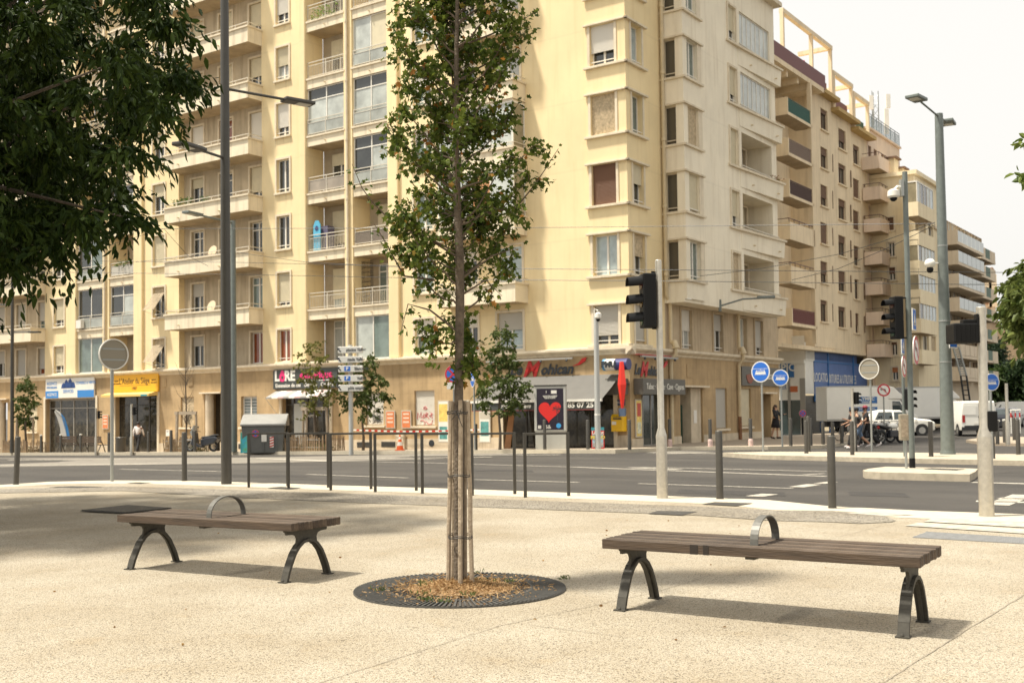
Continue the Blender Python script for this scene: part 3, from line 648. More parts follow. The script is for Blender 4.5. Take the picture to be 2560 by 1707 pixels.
def wall(bld, F, t0, t1, z0, z1, n, ops, m, name='wall', depth=.22):
    """a wall sheet with real openings and their reveals"""
    T = sorted({t0, t1, *[min(max(o[0], t0), t1) for o in ops], *[min(max(o[1], t0), t1) for o in ops]}); Z = sorted({z0, z1, *[min(max(o[2], z0), z1) for o in ops], *[min(max(o[3], z0), z1) for o in ops]})
    mb = MB()
    for a, b in zip(T[:-1], T[1:]):
        run = None
        for c, d in zip(Z[:-1], Z[1:]):
            hole = any(o[0] < (a+b)/2 < o[1] and o[2] < (c+d)/2 < o[3] for o in ops)
            if hole:
                if run: mb.fquad(F, a, b, run[0], run[1], n); run = None
            else: run = (run[0], d) if run else (c, d)
        if run: mb.fquad(F, a, b, run[0], run[1], n)
    for o in ops:
        a, b, c, d = o[:4]; e = n-(o[4] if len(o) > 4 else depth)
        mb.poly([F.P(a, c, n), F.P(a, c, e), F.P(a, d, e), F.P(a, d, n)]); mb.poly([F.P(b, c, n), F.P(b, d, n), F.P(b, d, e), F.P(b, c, e)])
        mb.poly([F.P(a, d, n), F.P(a, d, e), F.P(b, d, e), F.P(b, d, n)]); mb.poly([F.P(a, c, n), F.P(b, c, n), F.P(b, c, e), F.P(a, c, e)])
    return build(mb, name, m, bld)
def slats(F, t0, t1, z0, z1, n, h=.055, amp=.012):
    mb = MB(); k = max(1, int((z1-z0)/h)); h = (z1-z0)/k
    for i in range(k):
        a = z0+i*h; mb.poly([F.P(t0, a, n), F.P(t1, a, n), F.P(t1, a+h*.8, n+amp), F.P(t0, a+h*.8, n+amp)]); mb.poly([F.P(t0, a+h*.8, n+amp), F.P(t1, a+h*.8, n+amp), F.P(t1, a+h, n), F.P(t0, a+h, n)])
    return mb
def window(bld, F, t0, t1, z0, z1, n, sh=0., shm=None, pane=None, leaves_=2, surround=True, wsill=True, fm=None, guard=True, sur_m=None, depth=.20, transom=0., name='window', proud=.05):
    """window in an opening whose outer wall face is at n"""
    fm = fm or M_white; pane = pane or G_dk; e = n-depth; mb = MB(); b = .055
    for q in ((t0, t0+b, z0, z1), (t1-b, t1, z0, z1), (t0+b, t1-b, z0, z0+b), (t0+b, t1-b, z1-b, z1)): mb.fbox(F, *q, e, e+.05)
    dv = [t0+b+(t1-t0-2*b)*i/leaves_ for i in range(leaves_+1)]
    for i in range(1, leaves_): mb.fbox(F, dv[i]-.045, dv[i]+.045, z0+b, z1-b, e+.002, e+.055)
    if transom: mb.fbox(F, t0+b, t1-b, z1-transom-.03, z1-transom+.03, e+.004, e+.045)
    if guard and sh < .95: mb.fbox(F, t0, t1, z0+.16, z0+.195, n-.07, n-.04)
    wd = build(mb, name, fm, bld)
    zt = z1-b-(z1-z0-2*b)*sh if sh < 1 else z0
    for i in range(leaves_):
        if sh < .93: p = MB(); p.fquad(F, dv[i]+(.045 if i else 0), dv[i+1]-(.045 if i < leaves_-1 else 0), z0+b, z1-b, e+.012); build(p, 'pane', pane, wd)
    if sh > 0: build(slats(F, t0+.01, t1-.01, z0+.02+(z1-z0)*(1-sh), z1, n-.10), 'roller_shutter', shm or S_cr, wd)
    if surround:
        s = MB(); q = .11
        s.fbox(F, t0-q, t0, z0-.02, z1+q, n, n+proud); s.fbox(F, t1, t1+q, z0-.02, z1+q, n, n+proud); s.fbox(F, t0, t1, z1, z1+q, n, n+proud)
        build(s, 'surround', sur_m or M_trim, wd)
    if wsill: s = MB(); s.fbox(F, t0-.14, t1+.14, z0-.12, z0-.015, n-.15, n+.11); build(s, 'sill', sur_m or M_trim, wd, bevel=.012)
    if wsill and surround and n > -.1:                        # rain runs below the sill ends
        s = MB()
        for tc_ in [t0-.1, t1+.1]+[random.uniform(t0, t1) for _ in range(2)]:
            L_ = random.uniform(.2, .75); w_ = random.uniform(.012, .035); s.poly([F.P(tc_-w_, z0-.125, n+.003), F.P(tc_+w_, z0-.125, n+.003), F.P(tc_+w_*.2, z0-.125-L_, n+.003), F.P(tc_-w_*.3, z0-.125-L_*.9, n+.003)])
        build(s, 'rain_stain', M_stn, wd)['kind'] = 'stuff'
    return wd
def railing(bld, F, t0, t1, z0, h, n, m=None, bars=True, side=None, name='railing', infill=None):
    m = m or M_rail; mb = MB()
    mb.fbox(F, t0, t1, z0+h-.04, z0+h, n-.02, n+.02); mb.fbox(F, t0, t1, z0+.08, z0+.11, n-.015, n+.015); mb.fbox(F, t0, t1, z0+h-.2, z0+h-.17, n-.012, n+.012)
    k = max(2, int((t1-t0)/1.1)+1)
    for i in range(k): t = t0+.02+(t1-t0-.04)*i/(k-1); mb.fbox(F, t-.018, t+.018, z0, z0+h-.04, n-.018, n+.018)
    if bars:
        j = int((t1-t0)/.11)
        for i in range(1, j): t = t0+(t1-t0)*i/j; mb.fbox(F, t-.008, t+.008, z0+.1, z0+h-.18, n-.008, n+.008)
    r = build(mb, name, m, bld)
    if infill: p = MB(); p.fquad(F, t0+.02, t1-.02, z0+.11, z0+h-.2, n-.003); build(p, 'infill', infill, r)
    return r
def balcony(bld, F, t0, t1, zt, n0, n1, h=.88, m=None, rail=True, cope=True):
    m = m or M_cream; mb = MB()
    mb.fbox(F, t0, t1, zt-h, zt-h+.14, n0, n1)                      # slab
    mb.fbox(F, t0, t1, zt-h+.14, zt-.09, n1-.1, n1); mb.fbox(F, t0, t0+.1, zt-h+.14, zt-.09, n0, n1-.1); mb.fbox(F, t1-.1, t1, zt-h+.14, zt-.09, n0, n1-.1)
    b = build(mb, 'balcony', m, bld); sf_ = MB(); sf_.fbox(F, t0+.02, t1-.02, zt-h-.012, zt-h-.001, n0, n1-.02); build(sf_, 'soffit', M_sof, b)
    if cope:
        c = MB(); c.fbox(F, t0-.06, t1+.06, zt-.09, zt, n1-.16, n1+.07); c.fbox(F, t0-.06, t0+.14, zt-.088, zt-.002, n0, n1-.16); c.fbox(F, t1-.14, t1+.06, zt-.088, zt-.002, n0, n1-.16); build(c, 'coping', M_trim, b)
    if rail:
        r = MB(); z = zt+.17
        for q in ((t0, t1, n1-.06, n1-.02), (t0, t0+.04, n0, n1-.06), (t1-.04, t1, n0, n1-.06)): r.fbox(F, q[0], q[1], z, z+.035, q[2], q[3])
        k = int((t1-t0)/1.1)+1
        for i in range(k+1): t = t0+.03+(t1-t0-.06)*i/k; r.fbox(F, t-.015, t+.015, zt, z, n1-.055, n1-.025)
        build(r, 'handrail', M_rail, b)
    for i in (.33, .82):
        t = t0+(t1-t0)*i; d = MB(); d.tube([F.P(t, zt-h+.22, n1-.02), F.P(t, zt-h+.2, n1+.12)], .035, 8); build(d, 'drain_spout', M_pipe, b)
    return b
def plants(bld, F, t0, t1, z, n, k, m, size=.11, hgt=.35):
    P = np.array([F.P(random.uniform(t0, t1), z+random.uniform(0, hgt), n+random.uniform(-.12, .15)) for _ in range(k)]); D = rng.normal(size=(k, 3)); D[:, 2] += .5
    return build(leaves(P, D, size, .4, 'oval', .4), 'potted_plants', m, bld)
M_plant = leafmat('balcony_plant', (.04, .085, .02), (.13, .19, .045))
def ZS(f): return 3.95+3*(f-1)
NF = 8; TOP = 28.; NFR = 6; TR = 22.3

# ================================================================== corner apartment building
bld = thing('corner_apartment_building', 'yellow seven storey corner apartment block with shops along its ground floor', 'building', K+UP*(-.3))
B = bld
# ---- long facade (towards the plaza)
ops = []                                                   # (t0,t1,z0,z1)
E_ = (20.08, 21.05); Dw = (10.45, 11.60); Hw = (30.36, 31.44); Jw = (40.28, 41.38)
def rows(a, b, f0=1, f1=NF): return [(a, b, ZS(f)+(.06 if f > 1 else .12), ZS(f)+1.8) for f in range(f0, f1+1)]
wall(B, FL, 1.83, 12.5, 3.95, TOP, 0, rows(*Dw)+rows(5.35, 6.75)+rows(7.85, 8.75), M_yel)
wall(B, FL, 19.2, 22.2, 3.95, TOP, 0, rows(*E_), M_yel); wall(B, FL, 29.12, 32.3, 3.95, TOP, 0, rows(*Hw), M_yel)
wall(B, FL, 39.3, 42.4, 3.95, TOP, 0, rows(*Jw), M_yel); wall(B, FL, 49.3, 75, 3.95, TOP, 0, rows(50.4, 51.5)+rows(59, 60.2)+rows(63, 64.2), M_yel)
for a, b in ((12.5, 13.16), (18.77, 19.2), (32.3, 33.1), (38.85, 39.3)):
    mb = MB(); mb.fbox(FL, a, b, 3.96, TOP, -1.2, .16); build(mb, 'pilaster', M_yel, B, bevel=.05)
def pick(seq, f): return seq[min(f-1, len(seq)-1)]
for f in range(1, NF+1):
    z0, z1 = ZS(f)+(.06 if f > 1 else .12), ZS(f)+1.8
    window(B, FL, *E_, z0, z1, 0, pick([0, .88, 0, 0, .75, .58, .7, .3], f), S_wh if f in (5, 7) else S_cr, pick([G_or, G_dk, G_dk, G_dk, G_dk, G_pale, G_dk], f))
    window(B, FL, *Dw, z0, z1, 0, pick([.5, 0, 0, .25, .6, .35, .5], f), S_wh, G_grn)
    if f < 7: window(B, FL, 50.4, 51.5, z0, z1, 0, random.choice((0, .5, .8, 1)), S_cr)
    # C column doors behind the balconies
    window(B, FL, 5.35, 6.75, z0, z1, 0, pick([.48, 0, 0, 0, .3, .3], f), S_gr if f == 1 else S_cr, pick([G_bl, G_bl, G_br, G_pale, G_pale], f), transom=.45, wsill=f == 1)
    window(B, FL, 7.85, 8.75, z0, z1, 0, pick([.35, .3, .5, .4], f), S_wh, G_dk, wsill=f == 1)
    window(B, FL, *Jw, z0, z1, 0, pick([.74, .78, .5, .4], f), S_cr)
    # H column: two storeys with tilted wooden blinds
    if f > 2: window(B, FL, *Hw, z0, z1, 0, pick([0, 0, 1, .42, .5], f), S_cr)
    else:
        wd = window(B, FL, *Hw, z0, z1, 0, .25, S_wd)
        mb = MB(); a, b = Hw[0]+.03, Hw[1]-.03; k = 16
        for i in range(k):
            q0, q1 = i/k, (i+.86)/k; h0, h1 = z1-.35-1.0*q0, z1-.35-1.0*q1; m0, m1 = .0+.75*q0, .0+.75*q1
            mb.poly([FL.P(a, h0, m0), FL.P(b, h0, m0), FL.P(b, h1, m1+.02), FL.P(a, h1, m1+.02)])
        build(mb, 'tilted_blind', mat('grey_wood_blind', (.34, .27, .18), .9, 0, .35, 7), wd)
        mb = MB(); mb.tube([FL.P(a, z1-1.35, .77), FL.P(a, z0+.15, -.05)], .012, 5); build(mb, 'blind_stay', M_rail, wd)
        mb = MB(); mb.tube([FL.P(b, z1-1.35, .77), FL.P(b, z0+.15, -.05)], .012, 5); build(mb, 'blind_stay', M_rail, wd)
# recessed balcony bays G and the left one
GW = ((22.45, 23.55), (24.95, 26.05), (27.4, 28.45))
for t0, t1, off, tagd in ((22.2, 29.12, 0, 'G'), (42.4, 49.3, 20.2, 'K')):
    W3 = [(a+off, b+off) for a, b in GW]
    o_ = []
    for a, b in W3: o_ += [(a, b, (ZS(f)-.7 if f > 1 else 4.07), ZS(f)+1.8) for f in range(1, NF+1)]
    wall(B, FL, t0, t1, 3.95, TOP, -.38, o_, M_rec)
    for t, s in ((t0, 1), (t1, -1)):
        mb = MB(); mb.poly([FL.P(t, 3.95, 0), FL.P(t, 3.95, -.38), FL.P(t, TOP, -.38), FL.P(t, TOP, 0)]); build(mb, 'recess_side', M_yel, B)
    for f in range(1, NF+1):
        z0 = ZS(f)-.7 if f > 1 else 4.07; z1 = ZS(f)+1.8
        S3 = (pick([0, 0, 0, .55, .68, .42, .5, .5], f), pick([1, .45, 0, 0, 0, .9, 1, .5], f), pick([.33, .3, 0, .22, 1, 1, .6, 1], f)) if tagd == 'G' else (pick([.8, .5, .4, .6], f), pick([1, .9, .7, .4], f), .5)
        P3 = (pick([G_or, G_grn, G_dk, G_dk, G_dk, G_dk], f), pick([G_dk, G_dk, G_grn, G_dk, G_or, G_dk], f), G_dk)
        for (a, b), s_, p_ in zip(W3, S3, P3): window(B, FL, a, b, z0, z1, -.38, s_, S_wh if f == 5 else (S_cr if f > 2 else S_gr), p_, transom=.42 if f > 1 else 0, wsill=f == 1, surround=True, guard=False, name='balcony_door' if f > 1 else 'window')
        if f > 1: balcony(B, FL, t0-.05, t1-.02, ZS(f)+.04, -.38, 1.0)
    if tagd == 'G':
        plants(B, FL, 27.0, 28.6, ZS(4)+.02, .75, 150, M_plant, .16, .45); plants(B, FL, 25.6, 26.4, ZS(4)+.02, .75, 90, M_plant, .13, .35)
        plants(B, FL, 26.4, 26.9, ZS(6)+.02, .75, 45, M_plant, .14, .4); plants(B, FL, 29.2, 29.8, ZS(4)-.2, .3, 30, M_plant, .1, .4)
        for t, f in ((25.4, 2), (25.3, 3)):
            d = MB(); c = FL.P(t, ZS(f)+.28, .75); d.disc(c, NL+UP*.3, .33, .03); d.tube([c, c-UP*.3], .02, 6); build(d, 'satellite_dish', mat('dish_beige', (.55, .45, .30), .6), B)
# projecting balcony column behind the young tree
for f in range(2, NF+1):
    balcony(B, FL, 5.06, 9.45, ZS(f)+.04, 0, 1.0)
    if f in (3, 4):
        g = MB(); a, b, z0, z1 = 5.12, 9.4, ZS(f)+.06, ZS(f)+2.0
        for t in (a, 6.35, 7.4, 8.4, b-.07): g.fbox(FL, t, t+.07, z0, z1, .86, .93)
        g.fbox(FL, a, b, z1, z1+.08, .86, .93); g.fbox(FL, a, b, z0, z0+.05, .86, .93)
        g.fbox(FL, a, a+.07, z1, z1+.08, 0, .86); g.fbox(FL, a, a+.07, z0, z1, .0, .07)
        e = build(g, 'glazed_enclosure', M_white, B)
        for i, (x0, x1) in enumerate(((a+.07, 6.35), (6.42, 7.4), (7.47, 8.4), (8.47, b-.07))): p = MB(); p.fquad(FL, x0, x1, z0+.05, z1, .895); build(p, 'pane', [G_fro, G_br if f == 3 else G_pale, G_fro, G_fro][i], e)
        p = MB(); p.poly([FL.P(a+.03, z0, .07), FL.P(a+.03, z0, .86), FL.P(a+.03, z1, .86), FL.P(a+.03, z1, .07)]); build(p, 'pane', glass('side_glass', (.30, .26, .17), .1), e)
        r = MB(); r.fbox(FL, a, b, z1+.08, z1+.16, 0, .95); build(r, 'enclosure_roof', M_trim, e)
    if f == 3:
        for t in (6.9, 7.2): q = MB(); c = FL.P(t, ZS(3)+.05, 1.0); q._lathe(c, [(.07, 0), (.10, .17), (.11, .19)], 10); build(q, 'flower_pot', mat('terracotta', (.42, .17, .07), .8), B)
plants(B, FL, 11.0, 11.6, ZS(3)+.05, .05, 30, M_plant, .1, .2)
# loggia columns
GL_O = leafmat('loggia_plant', (.12, .22, .04), (.30, .38, .10))
M_log = mat('shade_toned_loggia_render', (.40, .33, .23), .9, 0, .14, 1.2)  # inner walls toned down: loggia shade is put into this colour
def loggia(t0, t1, states, lbl):
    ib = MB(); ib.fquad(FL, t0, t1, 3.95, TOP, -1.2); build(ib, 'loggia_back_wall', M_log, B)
    for f in range(1, NF+1):
        st_ = pick(states, f); zf = ZS(f)-.28 if f > 1 else 3.98; zc = ZS(f+1)-.82
        mb = MB(); mb.fbox(FL, t0, t1, zc, zc+.54, -1.2, .03); sl = build(mb, 'loggia_slab', M_cream, B); sf_ = MB(); sf_.fbox(FL, t0, t1, zc-.012, zc-.001, -1.2, .0); build(sf_, 'soffit', M_sof, sl)
        c = MB(); c.fbox(FL, t0-.05, t1+.05, zc+.45, zc+.545, .03, .10); build(c, 'slab_nosing', M_trim, sl)
        d = MB(); tm = (t0+t1)/2; d.tube([FL.P(tm, zc+.18, .0), FL.P(tm, zc+.16, .14)], .03, 6); build(d, 'drain_spout', M_pipe, sl)
        if st_[0] == 'g':                                    # glazed flush with the front
            mb = MB(); zt_ = zf+.85
            if f > 1: railing(B, FL, t0+.05, t1-.05, zf, .85, .02, bars=False, infill=glass('rail_panel_glass', (.32, .33, .29), .25))
            n_ = 2; tr_ = zc-.62
            for t in (t0, (t0+t1)/2-.03, t1-.06): mb.fbox(FL, t, t+.06, zf+.05, zc, -.12, -.06)
            mb.fbox(FL, t0+.06, t1-.06, tr_, tr_+.05, -.118, -.062) if st_[1] else None
            mb.fbox(FL, t0+.06, t1-.06, zf, zf+.06, -.12, -.05); mb.fbox(FL, t0+.06, t1-.06, zc-.06, zc, -.12, -.05)
            g = build(mb, 'loggia_glazing', M_white, B)
            for i in range(2):
                a = t0+.06+(t1-t0)/2*i; b = a+(t1-t0)/2-.09
                if st_[1]: p = MB(); p.fquad(FL, a, b, tr_+.05, zc-.06, -.09); build(p, 'pane', G_dk if st_[1] == 1 else G_pale, g)
                p = MB(); p.fquad(FL, a, b, zf+.06, tr_ if st_[1] else zc-.06, -.09); build(p, 'pane', st_[2+i], g)
        else:                                                # open
            if f > 1: railing(B, FL, t0+.05, t1-.05, zf, .86, -.02, bars=st_[1], infill=st_[4] if len(st_) > 4 else None)
            window(B, FL, t0+(t1-t0)*.28, t0+(t1-t0)*.74, zf+.02, zf+2.15, -1.0, st_[2], S_cr, st_[3], transom=.4, surround=False, wsill=False, guard=False, name='loggia_door')
M_wick = mat('wicker_screen', (.16, .13, .10), .9, 0, .4, 30)
G_pl = glass('loggia_pale_glass', (.40, .42, .38), .18)
loggia(16.09, 18.77, [('o', True, 0, G_pale), ('o', True, .75, G_bl), ('o', True, .8, G_dk), ('o', False, .3, G_dk, glass('smoked_panel', (.30, .25, .19), .2)), ('g', 1, G_fro, G_fro), ('o', True, .45, G_dk), ('o', True, .4, G_dk), ('o', True, .4, G_dk)], 'F1')
loggia(13.16, 15.54, [('g', 0, G_grn, G_br if False else G_pl), ('o', True, .0, G_grn), ('o', False, .6, G_dk, M_wick), ('g', 1, G_pl, G_dk), ('g', 1, G_pl, G_pl), ('g', 0, S_cr, G_fro), ('o', True, .5, G_dk), ('g', 1, G_pl, G_pl)], 'F2')
loggia(36.2, 38.85, [('g', 0, G_grn, G_grn), ('g', 0, G_dk, G_dk), ('g', 0, G_grn, G_dk), ('o', True, .4, G_or), ('g', 1, G_pl, G_pl), ('o', True, .5, G_dk)], 'I1')
loggia(33.1, 35.55, [('o', True, 0, G_dk), ('g', 1, G_pl, G_dk), ('o', False, .6, G_dk, S_gr), ('g', 1, G_pl, G_dk), ('o', True, .4, G_dk)], 'I2')
for a, b in ((15.54, 16.09), (35.55, 36.2)):
    mb = MB(); mb.fbox(FL, a, b, 3.96, TOP, -1.2, .08); build(mb, 'loggia_pier', M_yel, B)
    mb = MB(); mb.tube([FL.P((a+b)/2, 4.0, .17), FL.P((a+b)/2, TOP, .17)], .07, 10); pp = build(mb, 'downpipe', M_trim, B, smooth=True)
    for z in np.arange(6, TOP, 3): c = MB(); c.tube([FL.P((a+b)/2, z, .17), FL.P((a+b)/2, z+.12, .17)], .09, 10); build(c, 'pipe_collar', M_trim, pp)
plants(B, FL, 16.5, 18.4, ZS(7)-.25, .0, 120, GL_O, .14, .6); plants(B, FL, 33.6, 34.9, ZS(3)+.3, .0, 60, M_plant, .14, .4); plants(B, FL, 16.3, 16.9, ZS(4)-.25, -.3, 40, M_plant, .14, .5)
mb = MB(); mb.fbox(FL, 17.6, 18.45, ZS(3)-.26, ZS(3)+1.0, -.75, -.25); q = build(mb, 'storage_crates', mat('violet_crate', (.10, .09, .15), .7), B)
mb = MB(); mb.prism([FL.P(17.95, ZS(3)-.25, -.12), FL.P(18.45, ZS(3)-.25, -.12), FL.P(18.45, ZS(3)+1.05, -.12), FL.P(18.3, ZS(3)+1.3, -.12), FL.P(18.1, ZS(3)+1.3, -.12), FL.P(17.95, ZS(3)+1.05, -.12)], NL*.05); build(mb, 'blue_board', mat('sky_blue_board', (.10, .40, .58), .5), B)
mb = MB(); mb.disc(FL.P(18.2, ZS(3)+.9, -.06), NL, .12, .01); build(mb, 'round_emblem', mat('navy_disc', (.03, .05, .16), .5), B)
mb = MB(); mb.fbox(FL, 16.4, 16.6, ZS(2)+1.0 if False else ZS(1)+.2, ZS(1)+.8, -.5, -.2)
mb = MB(); q0 = 14.3                                        # lattice screen in the second storey loggia
for i in range(9):
    for s_ in (-1, 1):
        t = 14.75+.09*i; mb.tube([FL.P(t, ZS(2)-.25, -.5), FL.P(t+s_*.02, ZS(2)+2.0, -.5)], .006, 4)
for i in range(18):
    z = ZS(2)-.2+.12*i; mb.tube([FL.P(14.72, z, -.5), FL.P(15.5, z+.1*(1 if i % 2 else -1), -.5)], .012, 4)
build(mb, 'lattice_screen', mat('dark_lattice', (.05, .04, .03), .8), B)
ac = MB(); ac.fbox(FL, 38.1, 38.6, ZS(2)-.2, ZS(2)+.3, .05, .3); build(ac, 'air_conditioner', M_white, B)
# corner bay wrapped round the corner
for F, a, b, w0, w1, S_, P_ in ((FL, -.12, 1.83, .41, 1.60, [.78, 0, 1, 1, .68, .4], [G_dk, G_bl, G_dk, G_dk, G_dk]), (FR, -.12, 1.6, .33, 1.3, [.93, .55, .5, 0, 0, .3], [G_dk, G_dk, G_dk, G_grn, G_bl])):
    wall(B, F, a, b, 3.95, TOP, .12, rows(w0, w1), M_yel, 'bay_wall', .3)
    mb = MB(); mb.poly([F.P(b, 3.95, 0), F.P(b, 3.95, .12), F.P(b, TOP, .12), F.P(b, TOP, 0)]); build(mb, 'bay_return', M_yel, B)
    for f in range(1, NF+1):
        z0, z1 = ZS(f)+(.06 if f > 1 else .12), ZS(f)+1.8; s_ = pick(S_, f)
        shm = S_gr if f == 1 else (S_wh if f == 5 else S_cr)
        if F is FL: shm = {3: S_br, 4: S_wd}.get(f, shm)
        elif f == 2: shm = S_wd
        window(B, F, w0, w1, z0, z1, .12, s_, shm, pick(P_, f), surround=False, wsill=False, depth=.28)
        mb = MB(); mb.fbox(F, w0-.12, w0-.002, z0, z1, .12, .16); build(mb, 'bay_jamb', M_trim, B); mb = MB(); mb.fbox(F, w1+.002, w1+.12, z0, z1, .12, .16); build(mb, 'bay_jamb', M_trim, B)
        for zz_ in ((z0-.11, z0-.005), (z1+.005, z1+.09)):
            mb = MB(); mb.fbox(F, -.26, b+.06, *zz_, .12, .26); build(mb, 'bay_string_course', M_trim, B, bevel=.01)
# belt course over the ground floor
for F, a, b in ((FL, -.32, 75), (FR, -.32, 16.6)):
    mb = MB()
    prof = [(0, 3.62), (.08, 3.66), (.12, 3.74), (.24, 3.80), (.30, 3.86), (.30, 3.95), (0, 3.99)]
    A = [F.P(a if F is FL else a+.0, z, n) for n, z in prof]; mb.prism(A, F.d*(b-a)); build(mb, 'belt_course', M_trim, B)
# ground floor of the long facade
gops = [(.75, 6.45, -.4, 2.6, 1.0), (10.45, 11.68, .68, 2.35), (13.65, 14.8, .72, 2.3), (17.25, 20.7, -.75, 2.4, .6), (22.65, 23.9, .65, 2.3), (25.55, 26.9, -.9, 2.5, .8), (27.8, 28.95, .65, 2.35), (31.0, 34.95, -1.0, 2.55, .6), (36.9, 42.2, -1.05, 2.45, .7), (43.2, 44.2, .4, 2.0), (46.6, 47.8, -1.1, 2.3, .6)]
wall(B, FL, -.03, 75, -1.6, 3.7, .03, gops, M_tan, 'ground_floor_wall', .25)
pa = MB()
for a, b in ((0, .75), (6.45, 17.25), (20.7, 25.55), (26.9, 31.0), (34.95, 36.9), (42.2, 46.6), (47.8, 75)):
    za, zb = zpave(a)+.5, zpave(b)+.5
    pa = MB(); pa.hexa([FL.P(a, -1.6, .03), FL.P(b, -1.6, .03), FL.P(b, -1.6, .09), FL.P(a, -1.6, .09), FL.P(a, za, .03), FL.P(b, zb, .03), FL.P(b, zb, .09), FL.P(a, za, .09)]); build(pa, 'plinth', M_plinth, B)
for t in (24.95, 28.05, 31.0-.6): mb = MB(); mb.fbox(FL, t-.2, t+.2, 2.95, 3.45, .03, .07); build(mb, 'blank_wall_panel', M_tan, B, bevel=.015)
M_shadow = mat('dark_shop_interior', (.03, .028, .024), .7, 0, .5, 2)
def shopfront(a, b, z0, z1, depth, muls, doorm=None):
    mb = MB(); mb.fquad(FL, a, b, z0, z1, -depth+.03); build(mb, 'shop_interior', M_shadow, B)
    g = MB(); x = sorted([a, b]+list(muls)); e = -.28
    for t in x: g.fbox(FL, t-.035, t+.035, z0, z1, e, e+.06)
    g.fbox(FL, a, b, z1-.12, z1, e, e+.06); g.fbox(FL, a, b, z0, z0+.12, e, e+.06); g.fbox(FL, a, b, z1-.62, z1-.57, e+.002, e+.058)
    sf = build(g, 'shopfront', doorm or mat('dark_aluminium', (.07, .066, .06), .5, .4), B)
    for p0, p1 in zip(x[:-1], x[1:]): q = MB(); q.fquad(FL, p0+.035, p1-.035, z0+.12, z1-.12, e+.02); build(q, 'shop_pane', mat('shop_glass', (.085, .075, .055), .05, 0, .0, 3.5, c2=(.012, .013, .012), spec=.6), sf)
    fr = MB(); fr.fbox(FL, a-.18, a, z0, z1+.15, .02, .10); fr.fbox(FL, b, b+.18, z0, z1+.15, .02, .10); fr.fbox(FL, a, b, z1, z1+.15, .02, .10); build(fr, 'shop_surround', M_trim, sf)
    return sf
shopfront(.75, 6.45, -.4, 2.6, 1.0, (2.0, 3.4, 4.6, 5.4)); shopfront(17.25, 20.7, -.75, 2.4, .6, (18.0, 19.1, 20.1)); shopfront(31.0, 34.95, -1.0, 2.55, .6, (32.1, 33.3)); shopfront(36.9, 42.2, -1.05, 2.45, .7, (38.2, 39.6, 41.0), mat('grey_aluminium', (.35, .33, .29), .5, .3))
window(B, FL, 10.45, 11.68, .68, 2.35, .03, 1, S_wh, surround=False, depth=.22, name='shuttered_window'); gw = window(B, FL, 13.65, 14.8, .72, 2.3, .03, 1, S_wh, surround=False, depth=.22, name='shuttered_window')
window(B, FL, 22.65, 23.9, .65, 2.3, .03, 0, None, mat('striped_blind_glass', (.5, .52, .5), .3), surround=False, depth=.22); window(B, FL, 27.8, 28.95, .65, 2.35, .03, 1, S_wd, surround=False, depth=.2, name='shuttered_window'); window(B, FL, 43.2, 44.2, .4, 2.0, .03, 1, S_cr, surround=False, depth=.2, name='shuttered_window')
mb = slats(FL, 22.75, 23.2, .75, 2.2, -.14, .16, .0)
mb = MB()
for i in range(9): mb.fbox(FL, 22.74, 23.8, .78+.16*i, .85+.16*i, -.155, -.15)
build(mb, 'blind_stripes', mat('teal_grey_stripe', (.12, .15, .15), .6), B)['kind'] = 'stuff'
# entrance with round columns and green doors
M_green = mat('dark_green_door', (.012, .05, .03), .45, 0, .2, 6)
for a, b, zb in ((25.55, 26.9, -.9), (46.6, 47.8, -1.1)):
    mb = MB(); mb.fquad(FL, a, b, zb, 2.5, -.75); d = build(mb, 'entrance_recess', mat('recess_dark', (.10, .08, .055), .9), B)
    mb = MB(); mb.fbox(FL, a+.1, a+.75, zb, 1.7, -.74, -.68); dd = build(mb, 'entrance_door', M_green, B)
    for i in range(5): q = MB(); q.fbox(FL, a+.16+.12*i, a+.19+.12*i, zb+.1, 1.6, -.68, -.66); build(q, 'door_bar', M_green, dd)
    mb = MB(); c = FL.P(b-.28, zb-.1, -.1); mb._lathe(c, [(.26, 0), (.26, .5), (.24, .52), (.24, 2.5-zb+.08)], 20); build(mb, 'column', M_plinth, B, smooth=True)
    mb = MB(); mb.fbox(FL, a-.2, b+.2, 2.5, 2.58, .03, .25); build(mb, 'door_hood', M_trim, B)
# ---- side facade along the cross street
SB = 3.3; NB = 1.0
F2 = Frame(K+DR*SB+NR*(NB+.1), DL, NL)                     # the face of the projecting storeys that looks at the plaza
fw = [(4.87, 5.95), (8.3, 9.4), (11.37, 12.28), (13.36, 14.43)]
wall(B, FR, 0, 16.5, 3.95, 6.2, 0, [(a, b, 4.07, 5.85) for a, b in fw], M_r1f)
for i, (a, b) in enumerate(fw): window(B, FR, a, b, 4.07, 5.85, 0, (.55, .45, .0, .8)[i], (S_wh, S_gr, S_wh, S_gr)[i], (G_pale, G_dk, G_fro, G_dk)[i], surround=True, sur_m=M_r1f, wsill=False)
wall(B, FR, 1.6, SB+.4, 6.2, TOP, 0, [], M_yel); wall(B, FR, 1.6, SB, 3.96, 6.2, .004, [], M_yel)
wall(B, FR, 5.14, 14.35, 6.12, TR, NB, [o for f in range(2, NFR+1) for o in ((8.45, 9.35, ZS(f)+.06, ZS(f)+1.8), (9.85, 13.7, ZS(f)-.75, ZS(f)+1.85, 1.4))], M_rwall, depth=.2)
wall(B, F2, 0, NB+.1, 6.15, TR, 0, [(.38, .98, ZS(f)+.06, ZS(f)+1.8) for f in range(2, NFR+1)], M_rwall, 'projection_side')
wall(B, FR, SB, 5.14, 6.15, TR, NB+.1, [(SB+.42, 4.72, ZS(f)+.06, ZS(f)+1.8) for f in range(2, NFR+1)], M_rwall, 'projection_front')
